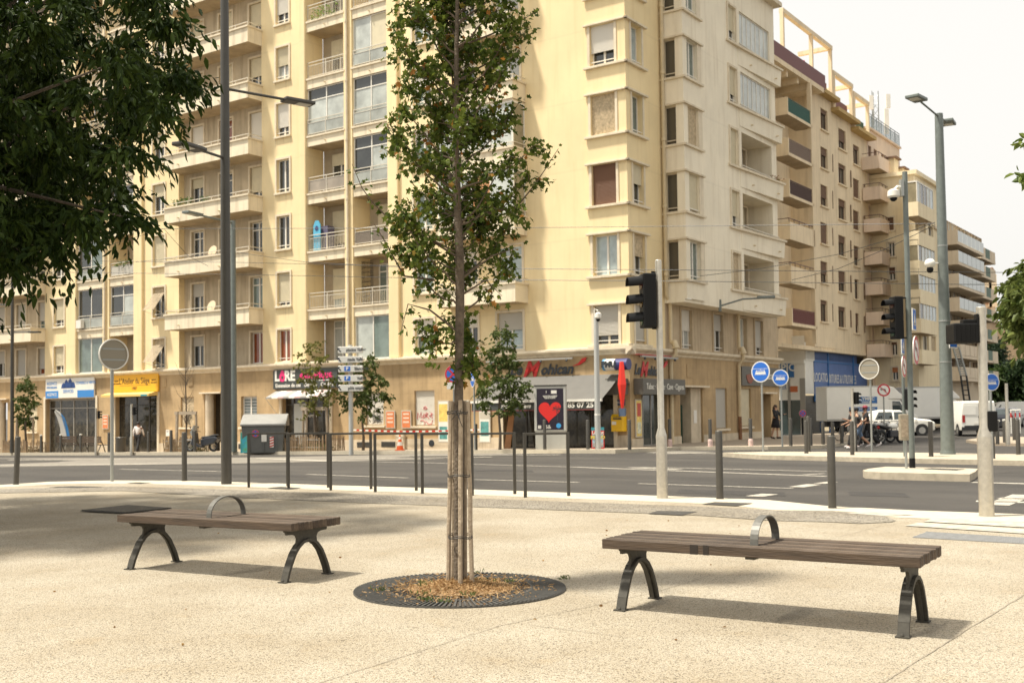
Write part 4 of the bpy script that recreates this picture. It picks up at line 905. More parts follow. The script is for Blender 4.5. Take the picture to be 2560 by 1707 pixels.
mb = MB(); mb.poly([FR.P(5.14, 6.15, NB), FR.P(5.14, 6.15, NB+.1), FR.P(5.14, TR, NB+.1), FR.P(5.14, TR, NB)]); build(mb, 'bay_return', M_rwall, B)
mb = MB(); mb.poly([FR.P(14.35, 6.12, NB), FR.P(14.35, 6.12, -4), FR.P(14.35, TR, -4), FR.P(14.35, TR, NB)]); build(mb, 'end_wall', M_rwall, B)
mb = MB(); mb.poly([FR.P(16.5, -1.5, 0.03), FR.P(16.5, -1.5, -9), FR.P(16.5, 6.2, -9), FR.P(16.5, 6.2, .03)]); build(mb, 'end_wall', M_rwall, B)
mb = MB(); mb.fbox(FR, SB+.002, 14.348, 6.0, 6.16, .0, NB-.004); build(mb, 'projection_soffit', M_rwall, B)
mb = MB(); mb.fbox(FR, 14.35, 16.5, 6.1, 6.2, -4, .0); build(mb, 'terrace_slab', M_rwall, B)
for f in range(2, NFR+1):
    z0, z1 = ZS(f)+.06, ZS(f)+1.8
    window(B, F2, .38, .98, z0, z1, 0, 0, None, mat('dim_glass', (.10, .085, .06), .2), leaves_=1, surround=False, wsill=False, fm=M_trim)
    window(B, FR, SB+.42, 4.72, z0, z1, NB+.1, pick([0, 0, .93, 1, 0, 0], f), S_wd if f == 4 else S_cr, G_grn, surround=False, wsill=False)
    for zz_ in ((z0-.11, z0-.005), (z1+.005, z1+.09)):
        mb = MB(); mb.fbox(FR, SB-.06, 5.24, *zz_, NB+.1, NB+.22); build(mb, 'bay_string_course', M_trim, B, bevel=.01)
        mb = MB(); mb.fbox(F2, -.12, NB+.1, *zz_, 0, .09); build(mb, 'bay_string_course', M_trim, B, bevel=.01)
    mb = MB(); mb.fbox(FR, 4.72, 5.14, z0, z1, NB+.1, NB+.13); build(mb, 'bay_jamb', M_trim, B)
    window(B, FR, 8.45, 9.35, z0, z1, NB, pick([0, 1, .7, 1, .75, .68, .6], f), S_wd if f == 2 else S_cr, wsill=False)
    # loggia with a bulging parapet
    tb, te = 8.2, 14.55; mb = MB(); kk = 5
    prof = [(NB-.1, ZS(f)-.85), (NB+.12, ZS(f)-.84), (NB+.24, ZS(f)-.72), (NB+.30, ZS(f)-.4), (NB+.30, ZS(f)-.06), (NB-.1, ZS(f)-.06)]
    za_, zb_ = ZS(f)-.88, ZS(f)-.06; mb.hexa([FR.P(9.6, za_, NB-.1), FR.P(14.5, za_, NB-.1), FR.P(14.5, za_, NB+.26), FR.P(9.6, za_, NB+.012), FR.P(9.6, zb_, NB-.1), FR.P(14.5, zb_, NB-.1), FR.P(14.5, zb_, NB+.32), FR.P(9.6, zb_, NB+.02)]); pr = build(mb, 'parapet', M_rwall, B)
    c = MB(); c.hexa([FR.P(8.2, zb_, NB-.05), FR.P(te+.05, zb_, NB-.05), FR.P(te+.05, zb_, NB+.40), FR.P(8.2, zb_, NB+.10), FR.P(8.2, zb_+.1, NB-.05), FR.P(te+.05, zb_+.1, NB-.05), FR.P(te+.05, zb_+.1, NB+.40), FR.P(8.2, zb_+.1, NB+.10)]); build(c, 'coping', M_trim, pr); c = MB(); c.fbox(FR, 9.62, 14.45, za_-.012, za_-.001, NB-.1, NB+.0); build(c, 'soffit', M_sof, pr)
    r = MB(); z = ZS(f)+.2
    r.fbox(FR, 9.75, 14.45, z, z+.035, NB+.0, NB+.04); r.fbox(FR, 9.75, 14.45, z-.1, z-.08, NB+.005, NB+.035)
    for i in range(6): t = 9.8+.92*i; r.fbox(FR, t-.015, t+.015, ZS(f)+.04, z, NB+.005, NB+.035)
    build(r, 'handrail', M_rail, pr)
    for t in (10.9, 13.8): d = MB(); nq = NB+.3*(t-9.6)/4.9; d.tube([FR.P(t, ZS(f)-.6, nq-.1), FR.P(t, ZS(f)-.62, nq+.12)], .035, 6); build(d, 'drain_spout', M_pipe, pr)
    if f in (5, 6):
        g = MB(); nn = 7
        for i in range(nn+1): t = 9.85+(13.7-9.85)*i/nn; g.fbox(FR, t-.025, t+.025, ZS(f)+.04, z1+.05, NB-.12, NB-.07)
        g.fbox(FR, 9.85, 13.7, z1, z1+.06, NB-.12, NB-.07); e = build(g, 'glazed_enclosure', M_white, B)
        for i in range(nn): a = 9.875+(13.7-9.85)*i/nn; p = MB(); p.fquad(FR, a, a+.5, ZS(f)+.04, z1, NB-.095); build(p, 'pane', G_fro if f == 6 else G_pl, e)
    else:
        mb = MB(); mb.fquad(FR, 9.85, 13.7, ZS(f)-.75, z1+.05, NB-1.39); build(mb, 'loggia_back_wall', M_log, B)
        window(B, FR, 11.9, 13.1, ZS(f)-.7, z1-.1, NB-1.2, (.5 if f == 3 else 0), S_cr, G_dk, wsill=False, guard=False, name='loggia_door'); window(B, FR, 10.3, 11.4, ZS(f)-.7, z1-.1, NB-1.2, (0 if f != 3 else .6), S_cr, G_dk, wsill=False, guard=False, name='loggia_door')
plants(B, FR, 13.0, 14.4, ZS(4)+.05, NB+.2, 60, leafmat('red_flowers', (.35, .05, .02), (.10, .16, .04)), .1, .25)
# ground floor of the side facade
sops = [(.95, 3.3, -.4, 2.2, .5), (4.6, 6.95, -.4, 2.3, .9), (8.4, 9.7, .35, 2.3), (11.3, 12.65, .4, 2.3), (14.1, 15.3, -.4, 2.05, .5)]
wall(B, FR, -.029, 16.5, -1.5, 3.7, .03, sops, M_tan, 'ground_floor_wall', .3)
for a, b in ((0, .95), (3.3, 4.6), (6.95, 14.1), (15.3, 16.5)): mb = MB(); mb.fbox(FR, a, b, -1.5, .1, .03, .08); build(mb, 'plinth', M_plinth, B)
window(B, FR, 8.4, 9.7, .35, 2.3, .03, 1, S_gr, surround=False, depth=.25, name='shuttered_window'); window(B, FR, 11.3, 12.65, .4, 2.3, .03, 1, S_cr, surround=False, depth=.25, name='shuttered_window')
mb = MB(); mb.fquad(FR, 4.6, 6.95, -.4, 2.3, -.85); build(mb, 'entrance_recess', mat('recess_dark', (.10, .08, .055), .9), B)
mb = MB(); mb.fbox(FR, 4.75, 5.75, -.25, 1.5, -.5, -.44); dd = build(mb, 'entrance_door', M_green, B)
for i in range(6): q = MB(); q.fbox(FR, 4.82+.15*i, 4.86+.15*i, -.1, 1.4, -.44, -.42); build(q, 'door_bar', M_green, dd)
mb = MB(); mb.fbox(FR, 5.85, 6.9, -.4, 2.28, -.6, -.05); build(mb, 'entrance_pier', M_plinth, B); mb = MB(); mb.fbox(FR, 6.1, 6.4, .65, 1.25, -.05, -.02); build(mb, 'intercom_panel', M_white, B)
mb = MB(); mb.fbox(FR, 4.4, 7.2, 2.3, 2.38, .03, .3); build(mb, 'door_hood', M_trim, B); mb = MB(); mb.fbox(FR, 13.9, 15.6, 2.05, 2.13, .03, .3); build(mb, 'door_hood', M_trim, B)
mb = MB(); mb.fbox(FR, 5.3, 5.75, 2.75, 3.35, .03, .06); build(mb, 'blank_wall_panel', M_tan, B, bevel=.01)
mb = slats(FR, 14.1, 15.3, -.4, 2.05, -.4, .1, .02); build(mb, 'roller_shutter', mat('dark_shutter', (.10, .085, .07), .7, 0, .5, 3), B)
mb = MB(); mb.fquad(FR, .95, 3.3, -.4, 2.2, -.45); build(mb, 'shop_interior', M_shadow, B)
g = MB()
for t in (.98, 1.55, 2.3, 3.27): g.fbox(FR, t-.035, t+.035, -.4, 2.2, -.3, -.24)
g.fbox(FR, .95, 3.3, -.4, -.2, -.3, -.24); sf = build(g, 'shopfront', mat('grey_aluminium', (.35, .33, .29), .5, .3), B)
for a, b in ((1.02, 1.51), (1.59, 2.26), (2.34, 3.23)): q = MB(); q.fquad(FR, a, b, -.2, 2.2, -.27); build(q, 'shop_pane', glass('shop_glass_green', (.05, .06, .055), .05), sf)
for t, n in ((3.55, .10), (10.95, .12)):                     # downpipes
    mb = MB(); pts = [FR.P(t, -.3, n+.03), FR.P(t, 3.5, n+.03), FR.P(t, 3.75, n+.28), FR.P(t, 4.1, n+.28), FR.P(t, 4.3, n+.05), FR.P(t, 6.0, n+.05)]
    if t < 5: pts += [FR.P(t-.35, 6.3, n+.05), FR.P(t-.35, TOP, n+.05)]
    mb.tube(pts, .085, 10); pp = build(mb, 'downpipe', M_pipe, B, smooth=True)
    mb = MB(); mb.tube([FR.P(t, 4.0, n+.3), FR.P(t, 4.35, n+.2)], [.16, .11], 10); build(mb, 'pipe_hopper', M_pipe, pp, smooth=True)
    if t < 5:
        for z in np.arange(7.2, TOP, 3): c = MB(); c.tube([FR.P(t-.35, z, n+.05), FR.P(t-.35, z+.15, n+.05)], .115, 10); build(c, 'pipe_collar', M_pipe, pp, smooth=True)
    else: c = MB(); c.tube([FR.P(t, -.3, n+.03), FR.P(t, .9, n+.03)], .09, 10); build(c, 'rusty_pipe_foot', mat('rusty_iron', (.22, .11, .055), .9, 0, .4, 12), pp)
mb = MB(); mb.fbox(FL, -.1, 75, TOP, TOP+.3, -12, .3); build(mb, 'roof', M_trim, B); mb = MB(); mb.fbox(FR, SB-.1, 14.6, TR, TR+.22, -9, NB+.4); build(mb, 'roof_edge', M_trim, B); mb = MB(); mb.fbox(FR, SB+.2, 13.0, TR+.22, TR+3.2, -8, -.2); build(mb, 'set_back_storey', M_rwall, B); railing(B, FR, SB, 14.4, TR+.22, .9, NB+.2)
wl = MB(); c = FR.at(1792, 752, 1.0); p0 = FR.P(FR.at(1799, 768, NB)[0], 6.35, NB); p1 = p0+NR*1.2+DR*1.6+UP*.5
# ================================================================== buildings along the cross street
def parapet_balcony(bld, F, s0, s1, zb, n1, h, m, rail_m=None, rail_h=.0, solid_side=True):
    mb = MB(); mb.fbox(F, s0, s1, zb, zb+.18, 0, n1)
    if solid_side: mb.fbox(F, s0, s0+.12, zb+.18, zb+h, 0, n1)
    if rail_m is None: mb.fbox(F, s0+.12, s1, zb+.18, zb+h, n1-.12, n1); mb.fbox(F, s1-.12, s1, zb+.18, zb+h, 0, n1-.12)
    b = build(mb, 'balcony', m, bld); sf_ = MB(); sf_.fbox(F, s0+.02, s1-.02, zb-.012, zb-.001, 0, n1-.02); build(sf_, 'soffit', M_sof, b)
    if rail_m is not None:
        r = MB(); r.fbox(F, s0+.12, s1, zb+h-.05, zb+h, n1-.08, n1-.04); r.fbox(F, s0+.12, s1, zb+.2, zb+.24, n1-.08, n1-.04); k = int((s1-s0)/.16)
        for i in range(k): t = s0+.14+(s1-s0-.18)*i/(k-1); r.fbox(F, t-.018, t+.018, zb+.2, zb+h-.05, n1-.075, n1-.045)
        q = build(r, 'railing', rail_m, b); p = MB(); p.fquad(F, s0+.14, s1-.02, zb+.26, zb+h-.08, n1-.062); build(p, 'railing_panel', rail_m, q)
    if rail_h: r = MB(); r.fbox(F, s0, s1, zb+h+rail_h, zb+h+rail_h+.04, n1-.08, n1-.04); r.fbox(F, s0, s0+.04, zb+h+rail_h, zb+h+rail_h+.04, 0, n1-.08); [r.fbox(F, s0+(s1-s0-.04)*i/5, s0+(s1-s0-.04)*i/5+.03, zb+h, zb+h+rail_h, n1-.08, n1-.05) for i in range(6)]; build(r, 'handrail', mat('dark_handrail', (.12, .06, .05), .6), b)
    return b
M_r1 = mat('ochre_render', (.75, .61, .41), .9, 0, .08, .6, .1, 60, streak=.22)
M_pink = mat('pinkish_render', (.72, .57, .43), .9, 0, .06, .6, streak=.18); M_y3 = mat('pale_yellow_render', (.80, .68, .46), .9, 0, .06, .6, streak=.15); M_r4 = mat('faded_cream_render', (.68, .57, .42), .9, 0, .1, .6, streak=.2)
F1 = Frame(K-NR*2.5, DR, NR)
def s1(x, y, n=0., F=F1): return float(F.at(x, y, n)[0])
def z1_(x, y, n=0., F=F1): return float(F.at(x, y, n)[1])
r1 = thing('ochre_apartment_block', 'ochre apartment block with coloured balcony rails above the blue rental shop', 'building', F1.P(s1(2000, 900), -.4, 0))
sa, sb, sc_, sd_ = s1(1934, 600), s1(2083, 500), s1(2133, 500), s1(2173, 500)
zb = z1_(2090, 872)
units = [(s1(2029, 500), sb, z1_(2060, 245), 2052, 2069, [(2060, y) for y in (326, 422, 516, 610, 707, 804)]), (sb, sc_, z1_(2106, 297), 2098, 2116, [(2106, y) for y in (373.5, 461, 549, 640, 728.6, 818)]), (sc_, sd_, z1_(2150, 340), 2136, 2151, [(2143, y) for y in (412, 496, 575.5, 664, 747, 832)])]
for ui, (a, b, zt, xa, xb, rw) in enumerate(units):
    o_ = []
    for x, y in rw: zz_ = z1_(x, y); o_.append((s1(xa, y-20), s1(xb, y-20), zz_, zz_+1.42))
    wall(r1, F1, a, b, zb, zt, .0 if ui == 0 else -.04*ui, o_, M_r1, depth=.25)
    for i, q in enumerate(o_): window(r1, F1, *q, -.04*ui, random.choice((0, .35, 1, .6, .2)), S_vd, G_dk, surround=False, fm=S_vd, sur_m=M_r1, guard=False)
    mb = MB(); mb.fbox(F1, a-.05, b+.35, zt, zt+.25, -1, .55); build(mb, 'cornice', mat('ochre_cornice', (.46, .32, .13), .9, 0, .1, 1), r1)
    rm = [mat('wine_rail_panel', (.15, .05, .045), .6), mat('wine_rail_panel', (.15, .05, .045), .6), mat('bottle_green_panel', (.03, .09, .05), .6)][ui]
    mb = MB(); mb.fbox(F1, a, b, zt+.25, zt+1.35, -.35, -.28); build(mb, 'terrace_rail', rm, r1)
    mb = MB()
    hp = 3.6 if ui == 0 else 2.6
    for t in (a-(4.9 if ui == 0 else 0)+.1, a+.3, b-.2): mb.fbox(F1, t, t+.22, zt+.1, zt+hp, -.06, .16)
    mb.fbox(F1, a-(4.9 if ui == 0 else 0)+.1, b+.08, zt+hp, zt+hp+.28, -.1, .18)
    mb.fbox(F1, b-.2, b+.08, zt+hp+.002, zt+hp+.27, -2.2, -.1); build(mb, 'pergola', M_r1, r1)
    for (x, y) in rw[1:]: mb = MB(); t = s1(xb, y)+1.0; zz_ = z1_(x, y); mb.fbox(F1, t, t+.14, zz_+.1, zz_+1.3, -.02, .015); build(mb, 'slit_window', S_vd, r1)
    mb = MB(); mb.fbox(F1, a, b, zt-.3, zt, -9, -.5); build(mb, 'roof_slab', M_r1, r1)
ub = units[0]; zt = ub[2]
wall(r1, F1, sa-4, ub[0], zb, zt+.0, -1.45, [], M_r1, 'loggia_back_wall')
mb = MB(); mb.fbox(F1, sa-4, ub[0], zt-.5, zt-.2, -1.4, 1.0); build(mb, 'terrace_slab', M_r1, r1)
for t in (sa+.6, sa+2.4, sa+4.0): mb = MB(); mb.fbox(F1, t, t+.25, zt-.85, zt-.5, -1.4, .8); build(mb, 'slab_bracket', M_r1, r1)
mb = MB(); mb.fbox(F1, sa-4, ub[0]+.5, zt-.2, zt+.75, .84, .92); build(mb, 'terrace_rail', mat('wine_rail_panel', (.15, .05, .045), .6), r1)
rails = [mat('green_rail', (.03, .10, .075), .6), mat('brown_mesh_rail', (.20, .14, .10), .6), mat('dark_brown_rail', (.07, .035, .025), .6), None, None, mat('reddish_rail', (.15, .05, .04), .6)]
s0 = s1(1969, 286, 1.1); e0 = s1(2029, 330, 1.1)
for i, y in enumerate((286, 387, 490, 596, 706, 812)):
    zz_ = z1_(1970, y, 1.1); parapet_balcony(r1, F1, s0, e0+.2, zz_, 1.1, 1.05, M_r1, rails[i], .2 if rails[i] is None else 0)
    for t in (s0+.7, s0+3.4): window(r1, F1, t, t+.95, zz_+.2, zz_+2.25, -1.45, random.choice((0, .3, 1)), S_vd, G_dk, surround=False, wsill=False, fm=S_vd, guard=False, depth=-.03, name='balcony_door')
mb = MB(); mb.fbox(F1, e0-.05, e0+.2, zb, zt-.5, .85, 1.1); build(mb, 'balcony_post', M_r1, r1); mb = MB(); mb.poly([F1.P(ub[0], zb, 0), F1.P(ub[0], zb, -1.45), F1.P(ub[0], zt, -1.45), F1.P(ub[0], zt, 0)]); build(mb, 'loggia_side', M_r1, r1)
mb = MB(); mb.fbox(F1, s1(2012, 900), sd_, zb-.25, zb-.005, -3.2, -.05); build(mb, 'soffit', M_r1, r1); mb = MB(); mb.fbox(F1, sa-4, s1(2012, 900)-.01, zb-.25, zb-.005, -1.5, -.05); build(mb, 'soffit', M_r1, r1)
mb = MB(); mb.fbox(F1, ub[0], ub[0]+.2, zt+.26, zt+1.9, -.34, -.3); build(mb, 'red_cloth', mat('magenta_cloth', (.5, .03, .12), .8), r1)
# rental shop in its ground floor
W_sh = mat('white_fascia', (.76, .73, .65), .5, 0, .05, 2); M_blue = mat('rental_blue', (.03, .14, .36), .45, 0, .1, 3); M_blue2 = mat('faded_blue_sign', (.09, .16, .36), .5, 0, .12, 1.5)
FS = Frame(K-NR*3.1, DR, NR); x2, x3 = s1(2012, 900, 0, FS), s1(2165, 900, 0, FS)
FC = Frame(FS.P(x2, 0, 0), DL, NL)
def zc(y, x=1985): return z1_(x, y, 0, FC)
shop = thing('rental_shop_front', 'white and blue vehicle rental shop front with grey roller door', 'shop front', FS.P(x2, -.4, 0))
mb = MB(); mb.fquad(FC, 0, 6, zc(905), zc(840), .0); build(mb, 'upper_panel', W_sh, shop)
mb = MB(); mb.fquad(FC, 0, 6, zc(1000), zc(908), .02); mb.fbox(FC, 0, 6, zc(908), zc(900), 0, .15); build(mb, 'fascia', W_sh, shop)
mb = MB(); mb.fquad(FC, 0, 6, -.6, zc(1000), -.01); build(mb, 'window_wall', glass('rental_glass', (.05, .07, .07), .08), shop)
for t in (.0, 1.0, 2.1): mb = MB(); mb.fbox(FC, t, t+.18 if t else .35, -.6, zc(946), .0, .06); build(mb, 'mullion', mat('grey_aluminium', (.35, .33, .29), .5, .3), shop)
mb = MB(); mb.fquad(FC, .4, 1.25, zc(985), zc(950), .05); pz = build(mb, 'photo_panel', W_sh, shop); mb = MB(); mb.fquad(FC, .5, 1.1, zc(980), zc(965), .06); build(mb, 'orange_picture', mat('orange_print', (.5, .14, .05), .6), pz)
text_mesh('ACCUEIL', FC, 2.05, zc(967), .03, .32, M_blue, 'lettering', shop)
mb = MB(); mb.fquad(FC, .72, 3.35, zc(943), zc(906), .06); sg = build(mb, 'name_board', M_blue, shop)
text_mesh('OLYMPIC', FC, 2.04, zc(919), .07, .5, W_sh, 'lettering', sg, bold=.012); text_mesh('LOCATION', FC, 2.05, zc(934), .07, .26, W_sh, 'lettering', sg, bold=.008)
mb = MB(); c = [(.0, .0), (.95, .0), (.95, .28), (.28, .28), (.28, 1.0), (.72, 1.0), (.72, .75), (.98, .75), (.98, 1.1), (.85, 1.25), (.0, 1.25)]
mb.prism([FC.P(2.95-x*.95, zc(887)+y*.78, .01) for x, y in c], NL*.03); build(mb, 'logo_mark', mat('navy_logo', (.02, .06, .20), .5), shop)
zr, zs = z1_(2012, 1000-11, 0, FS), z1_(2012, 935, 0, FS)
zf_ = z1_(2060, 905, 0, FS); zl = z1_(2060, 950, 0, FS); zl2 = z1_(2060, 985, 0, FS)
build(slats(FS, x2+.2, s1(2052, 1000, 0, FS), -.6, zl2-.1, -.1, .11, .03), 'roller_door', mat('grey_roller_door', (.24, .225, .20), .55, .3), shop)
mb = MB(); a = s1(2052, 1000, 0, FS); mb.fbox(FS, a, a+.45, -.6, zl2, -.1, .05); build(mb, 'blue_post', M_blue, shop)
mb = MB(); mb.fquad(FS, x2, s1(2034, 940, 0, FS), zl2, zb+.3, 0); build(mb, 'fascia_end', W_sh, shop)
for i in range(9):
    zz_ = zf_+.02+(zb-zf_-.1)*i/9; a, b = x2, s1(2034, 880, 0, FS)
    mb = MB(); mb.fbox(FS, a, b, zz_, zz_+.16, .0, .06); build(mb, 'louvre', W_sh, shop)
    mb = MB(); mb.fbox(FS, b, s1(2140, 900, 0, FS), zz_, zz_+.16, .0, .06); build(mb, 'louvre', M_blue2, shop)
mb = MB(); mb.fquad(FS, x2, x3+2, zf_-.3, zb+.2, -.3); build(mb, 'backing', mat('dark_backing', (.06, .055, .05), .8), shop)
mb = MB(); mb.fbox(FS, s1(2034, 930, 0, FS), x3, zl2, zf_-.05, .0, .05); fb = build(mb, 'sign_band', M_blue2, shop)
text_mesh('LOCATION', FS, s1(2053, 950, 0, FS), (zl2+zf_)/2, .06, .62, W_sh, 'lettering', fb, sx=.72); text_mesh('VOITURES & UTILITAIRES', FS, s1(2103, 950, 0, FS), (zl2+zf_)/2-.05, .06, .62, W_sh, 'lettering', fb, sx=.66)
mb = MB(); mb.fbox(FS, s1(2034, 930, 0, FS), x3, zl2-.5, zl2, -.02, .07); build(mb, 'blue_beam', M_blue, shop); mb = MB(); mb.fbox(FS, s1(2034, 930, 0, FS), x3, zf_-.06, zf_+.05, .0, .09); build(mb, 'blue_beam', M_blue, shop)
for px in (2067, 2130): a = s1(px, 930, 0, FS); mb = MB(); mb.fbox(FS, a, a+.15, -.6, zb, .06, .12); build(mb, 'blue_post', M_blue, shop)
mb = MB(); mb.fquad(FS, a, x3+3, -.7, zl2-.5, -.5); build(mb, 'glazing', G_dk, shop)
# pinkish block
r2 = thing('pinkish_apartment_block', 'pinkish apartment block with projecting solid balconies beyond the ochre one', 'building', F1.P(sd_+2, -.4, 0))
e2 = s1(2236, 500); zt2 = z1_(2172, 322); o_ = []
yb = [428, 503, 581, 662, 737, 812, 892]
zbl = [z1_(2198, y, .9) for y in yb]
for zz_ in zbl[:-1]:
    for xa, xb in ((2178, 2186), (2192, 2200), (2211, 2219)): o_.append((s1(xa, 600), s1(xb, 600), zz_+.15+(.0 if xa < 2205 else .75), zz_+2.2))
wall(r2, F1, sd_, e2+2, -1, zt2, -.06, o_, M_pink, depth=.3)
for q in o_: window(r2, F1, *q, -.06, random.choice((0, 1, .5)), S_vd, G_dk, surround=False, wsill=False, fm=S_vd, guard=False)
a, b = s1(2199, 430, 1.25), s1(2238, 430, 1.25)
for zz_ in zbl: parapet_balcony(r2, F1, a, b, zz_, 1.25, .95, M_pink, None, .22)
mb = MB(); mb.fbox(F1, sd_, e2+2, zt2, zt2+.15, -8, .1); build(mb, 'roof', M_pink, r2); railing(r2, F1, sd_, e2+2, zt2+.15, 1.1, -.05, mat('grey_blue_rail', (.10, .13, .14), .6), True)
# pale yellow block whose sunny end face stands forward of its neighbours
F3 = Frame(K+NR*.6, DR, NR); s3 = s1(2291, 700, 0, F3); s3e = s1(2348, 700, 0, F3); FE = Frame(F3.P(s3, 0, 0), DL, NL); zt3 = z1_(2291, 440, 0, F3)
r3 = thing('pale_yellow_block', 'pale yellow apartment block with glazed corner balconies and a sunlit end wall', 'building', F3.P(s3, -.4, 0))
ye = [(2218, 2234, 543, 575), (2222, 2238, 668, 700), (2228, 2243, 855, 888), (2230, 2245, 918, 950), (2220, 2236, 605, 640)]
o_ = []
for xa, xb, ya, yb_ in ye: o_.append((s1(xb, ya, 0, FE), s1(xa, ya, 0, FE), z1_(xb, yb_, 0, FE), z1_(xb, ya, 0, FE)))
o2 = []
wall(r3, FE, 0, 9, -1, zt3, 0, o_, M_y3, depth=.2)
for i, q in enumerate(o_): window(r3, FE, *q, 0, (1, .5, .2, .4, 0)[i], [S_vd, S_br, S_br, mat('orange_blind', (.55, .22, .09), .7), S_wh][i], G_dk, guard=False)
zq = [z1_(2298, y, 1., F3) for y in (540, 612, 685, 757, 830, 908)]; o2 = []
for zz_ in zq:
    for xa, xb in ((2294, 2299), (2304, 2318), (2324, 2336)): o2.append((s1(xa, 700, 0, F3), s1(xb, 700, 0, F3), zz_+.2+(.9 if xa < 2300 else 0), zz_+2.3))
wall(r3, F3, s3, s3e, -1, zt3, 0, o2, M_y3, depth=.25)
for q in o2: window(r3, F3, *q, 0, random.choice((0, 0, .5, 1)), S_wd, G_dk, surround=False, wsill=False, guard=False)
a, b = s1(2300, 700, 1., F3), s1(2340, 700, 1., F3)
for i, zz_ in enumerate(zq):
    parapet_balcony(r3, F3, a, b, zz_, 1.0, 1.0, M_y3, None, 0)
    if i in (0, 2, 3, 4):
        g = MB()
        for t in np.linspace(a, b-.06, 6): g.fbox(F3, t, t+.06, zz_+1.0, zz_+2.45, .9, .96)
        g.fbox(F3, a, b, zz_+2.4, zz_+2.5, 0, .96); e = build(g, 'glazed_enclosure', M_white, r3)
        for t in np.linspace(a, b-.06, 6)[:-1]: p = MB(); p.fquad(F3, t+.06, t+(b-a)/5-.02, zz_+1.0, zz_+2.4, .93); build(p, 'pane', random.choice((G_fro, G_pl, G_dk, G_bl)), e)
        p = MB(); p.poly([F3.P(a+.03, zz_+1, 0), F3.P(a+.03, zz_+1, .9), F3.P(a+.03, zz_+2.4, .9), F3.P(a+.03, zz_+2.4, 0)]); build(p, 'pane', glass('side_glass', (.30, .26, .17), .1), e)
mb = MB(); mb.fbox(F3, s3-.2, s3e, zt3, zt3+.3, -9, .25); build(mb, 'roof', M_y3, r3)
for t, n in ((s3+.5, -1.5), (s3+3, -4), (s3+4.5, -2)): mb = MB(); mb.fbox(F3, t, t+1, zt3+.3, zt3+1.5, n-1, n); ch_ = build(mb, 'chimney', M_y3, r3); mb = MB(); mb.fbox(F3, t-.2, t+1.2, zt3+1.5, zt3+1.62, n-1.2, n+.2); build(mb, 'chimney_cap', S_vd, ch_)
# mobile phone mast on the roof between
P0 = F1.P(e2-.2, zt2+.0, -1.5); mast = thing('antenna_mast', 'lattice phone mast with panel antennas on the roof of the pinkish block', 'antenna', P0); mb = MB()
for dx, dy in ((0, 0), (.5, 0), (.25, .45)): mb.tube([P0+np.array([dx, dy, 0]), P0+np.array([dx, dy, 4.5])], .04, 5)
for i in range(7):
    a_, b_, c_ = [P0+np.array([x, y, .6*i]) for x, y in ((0, 0), (.5, 0), (.25, .45))]; mb.tube([a_, b_+UP*.6], .02, 4); mb.tube([b_, c_+UP*.6], .02, 4); mb.tube([c_, a_+UP*.6], .02, 4)
build(mb, 'lattice', mat('galvanised', (.33, .34, .32), .5, .5), mast)
for i, (x, y, z) in enumerate(((.9, -.2, 1.0), (1.2, .2, 3.2), (-.3, -.2, 3.0))): mb = MB(); p = P0+np.array([x, y, z]); mb.box(p[0], p[0]+.35, p[1], p[1]+.2, p[2], p[2]+(2.0 if i == 0 else 1.1)); build(mb, 'panel_antenna', W_sh, mast)
# last long block with pale glass balcony fronts
s4, s4e = s1(2345, 700, 0, F3), s1(2462, 700, 0, F3); z4 = z1_(2371, 590, 0, F3)
r4 = thing('long_far_block', 'long cream apartment block with rows of pale balcony panels at the far end', 'building', F3.P(s4, -.4, 0))
o_ = []; y4 = [(2395, y) for y in (622, 670, 725, 782, 838, 895, 950)]; zz4 = [z1_(x, y, .5, F3) for x, y in y4]
for zz_ in zz4:
    for k in range(12): t = s4+1+(s4e-s4-2)*k/12; o_.append((t, t+1.5, zz_+.15, zz_+2.2))
wall(r4, F3, s4, s4e, -1, z4, -.02, o_, M_r4, depth=.5)
for q in o_: window(r4, F3, *q, -.02, random.choice((0, .4, 1)), random.choice((S_wd, S_vd, S_gr)), G_dk, surround=False, wsill=False, guard=False)
M_gp = mat('pale_glass_panel', (.52, .56, .55), .3)
for i, zz_ in enumerate(zz4):
    s5 = s4+(s4e-s4)*.62
    mb = MB(); mb.fbox(F3, s4+1.0, s5, zz_-.1, zz_+.12, -.02, 1.3); mb.fbox(F3, s4+1.0, s4+1.15, zz_+.12, zz_+1.0, 0, 1.3); b = build(mb, 'balcony', M_r4, r4)
    for k in range(6): a = s4+1.2+(s5-s4-1.2)*k/6; p = MB(); p.fbox(F3, a+.05, a+(s5-s4-1.2)/6-.05, zz_+.15, zz_+1.0, 1.24, 1.28); build(p, 'balcony_panel', M_gp if i < 5 else M_r4, b)
    for k in range(3):
        a = s5+.8+(s4e-s5-1)*k/3; mb = MB(); mb.fbox(F3, a, a+2.2, zz_-.1, zz_+.1, -.02, .9); b = build(mb, 'balcony', M_r4, r4); mb = MB(); mb.fbox(F3, a, a+2.2, zz_+.1, zz_+.95, .84, .88); build(mb, 'balcony_panel', mat('green_grey_panel', (.12, .17, .13), .7) if k % 2 else M_r4, b)
mb = MB(); mb.fbox(F3, s4-1, s4e, z4, z4+.2, -9, .15); build(mb, 'roof', M_r4, r4)
mb = MB(); mb.fbox(F3, s4+6, s4+9, z4+.3, z4+3, -5, -3); c = build(mb, 'chimney', M_y3, r4)
for k in range(5): mb = MB(); mb._lathe(F3.P(s4+6.3+.6*k, z4+3, -4), [(.15, 0), (.18, .5)], 8); build(mb, 'chimney_pot', mat('terracotta', (.42, .17, .07), .8), c)
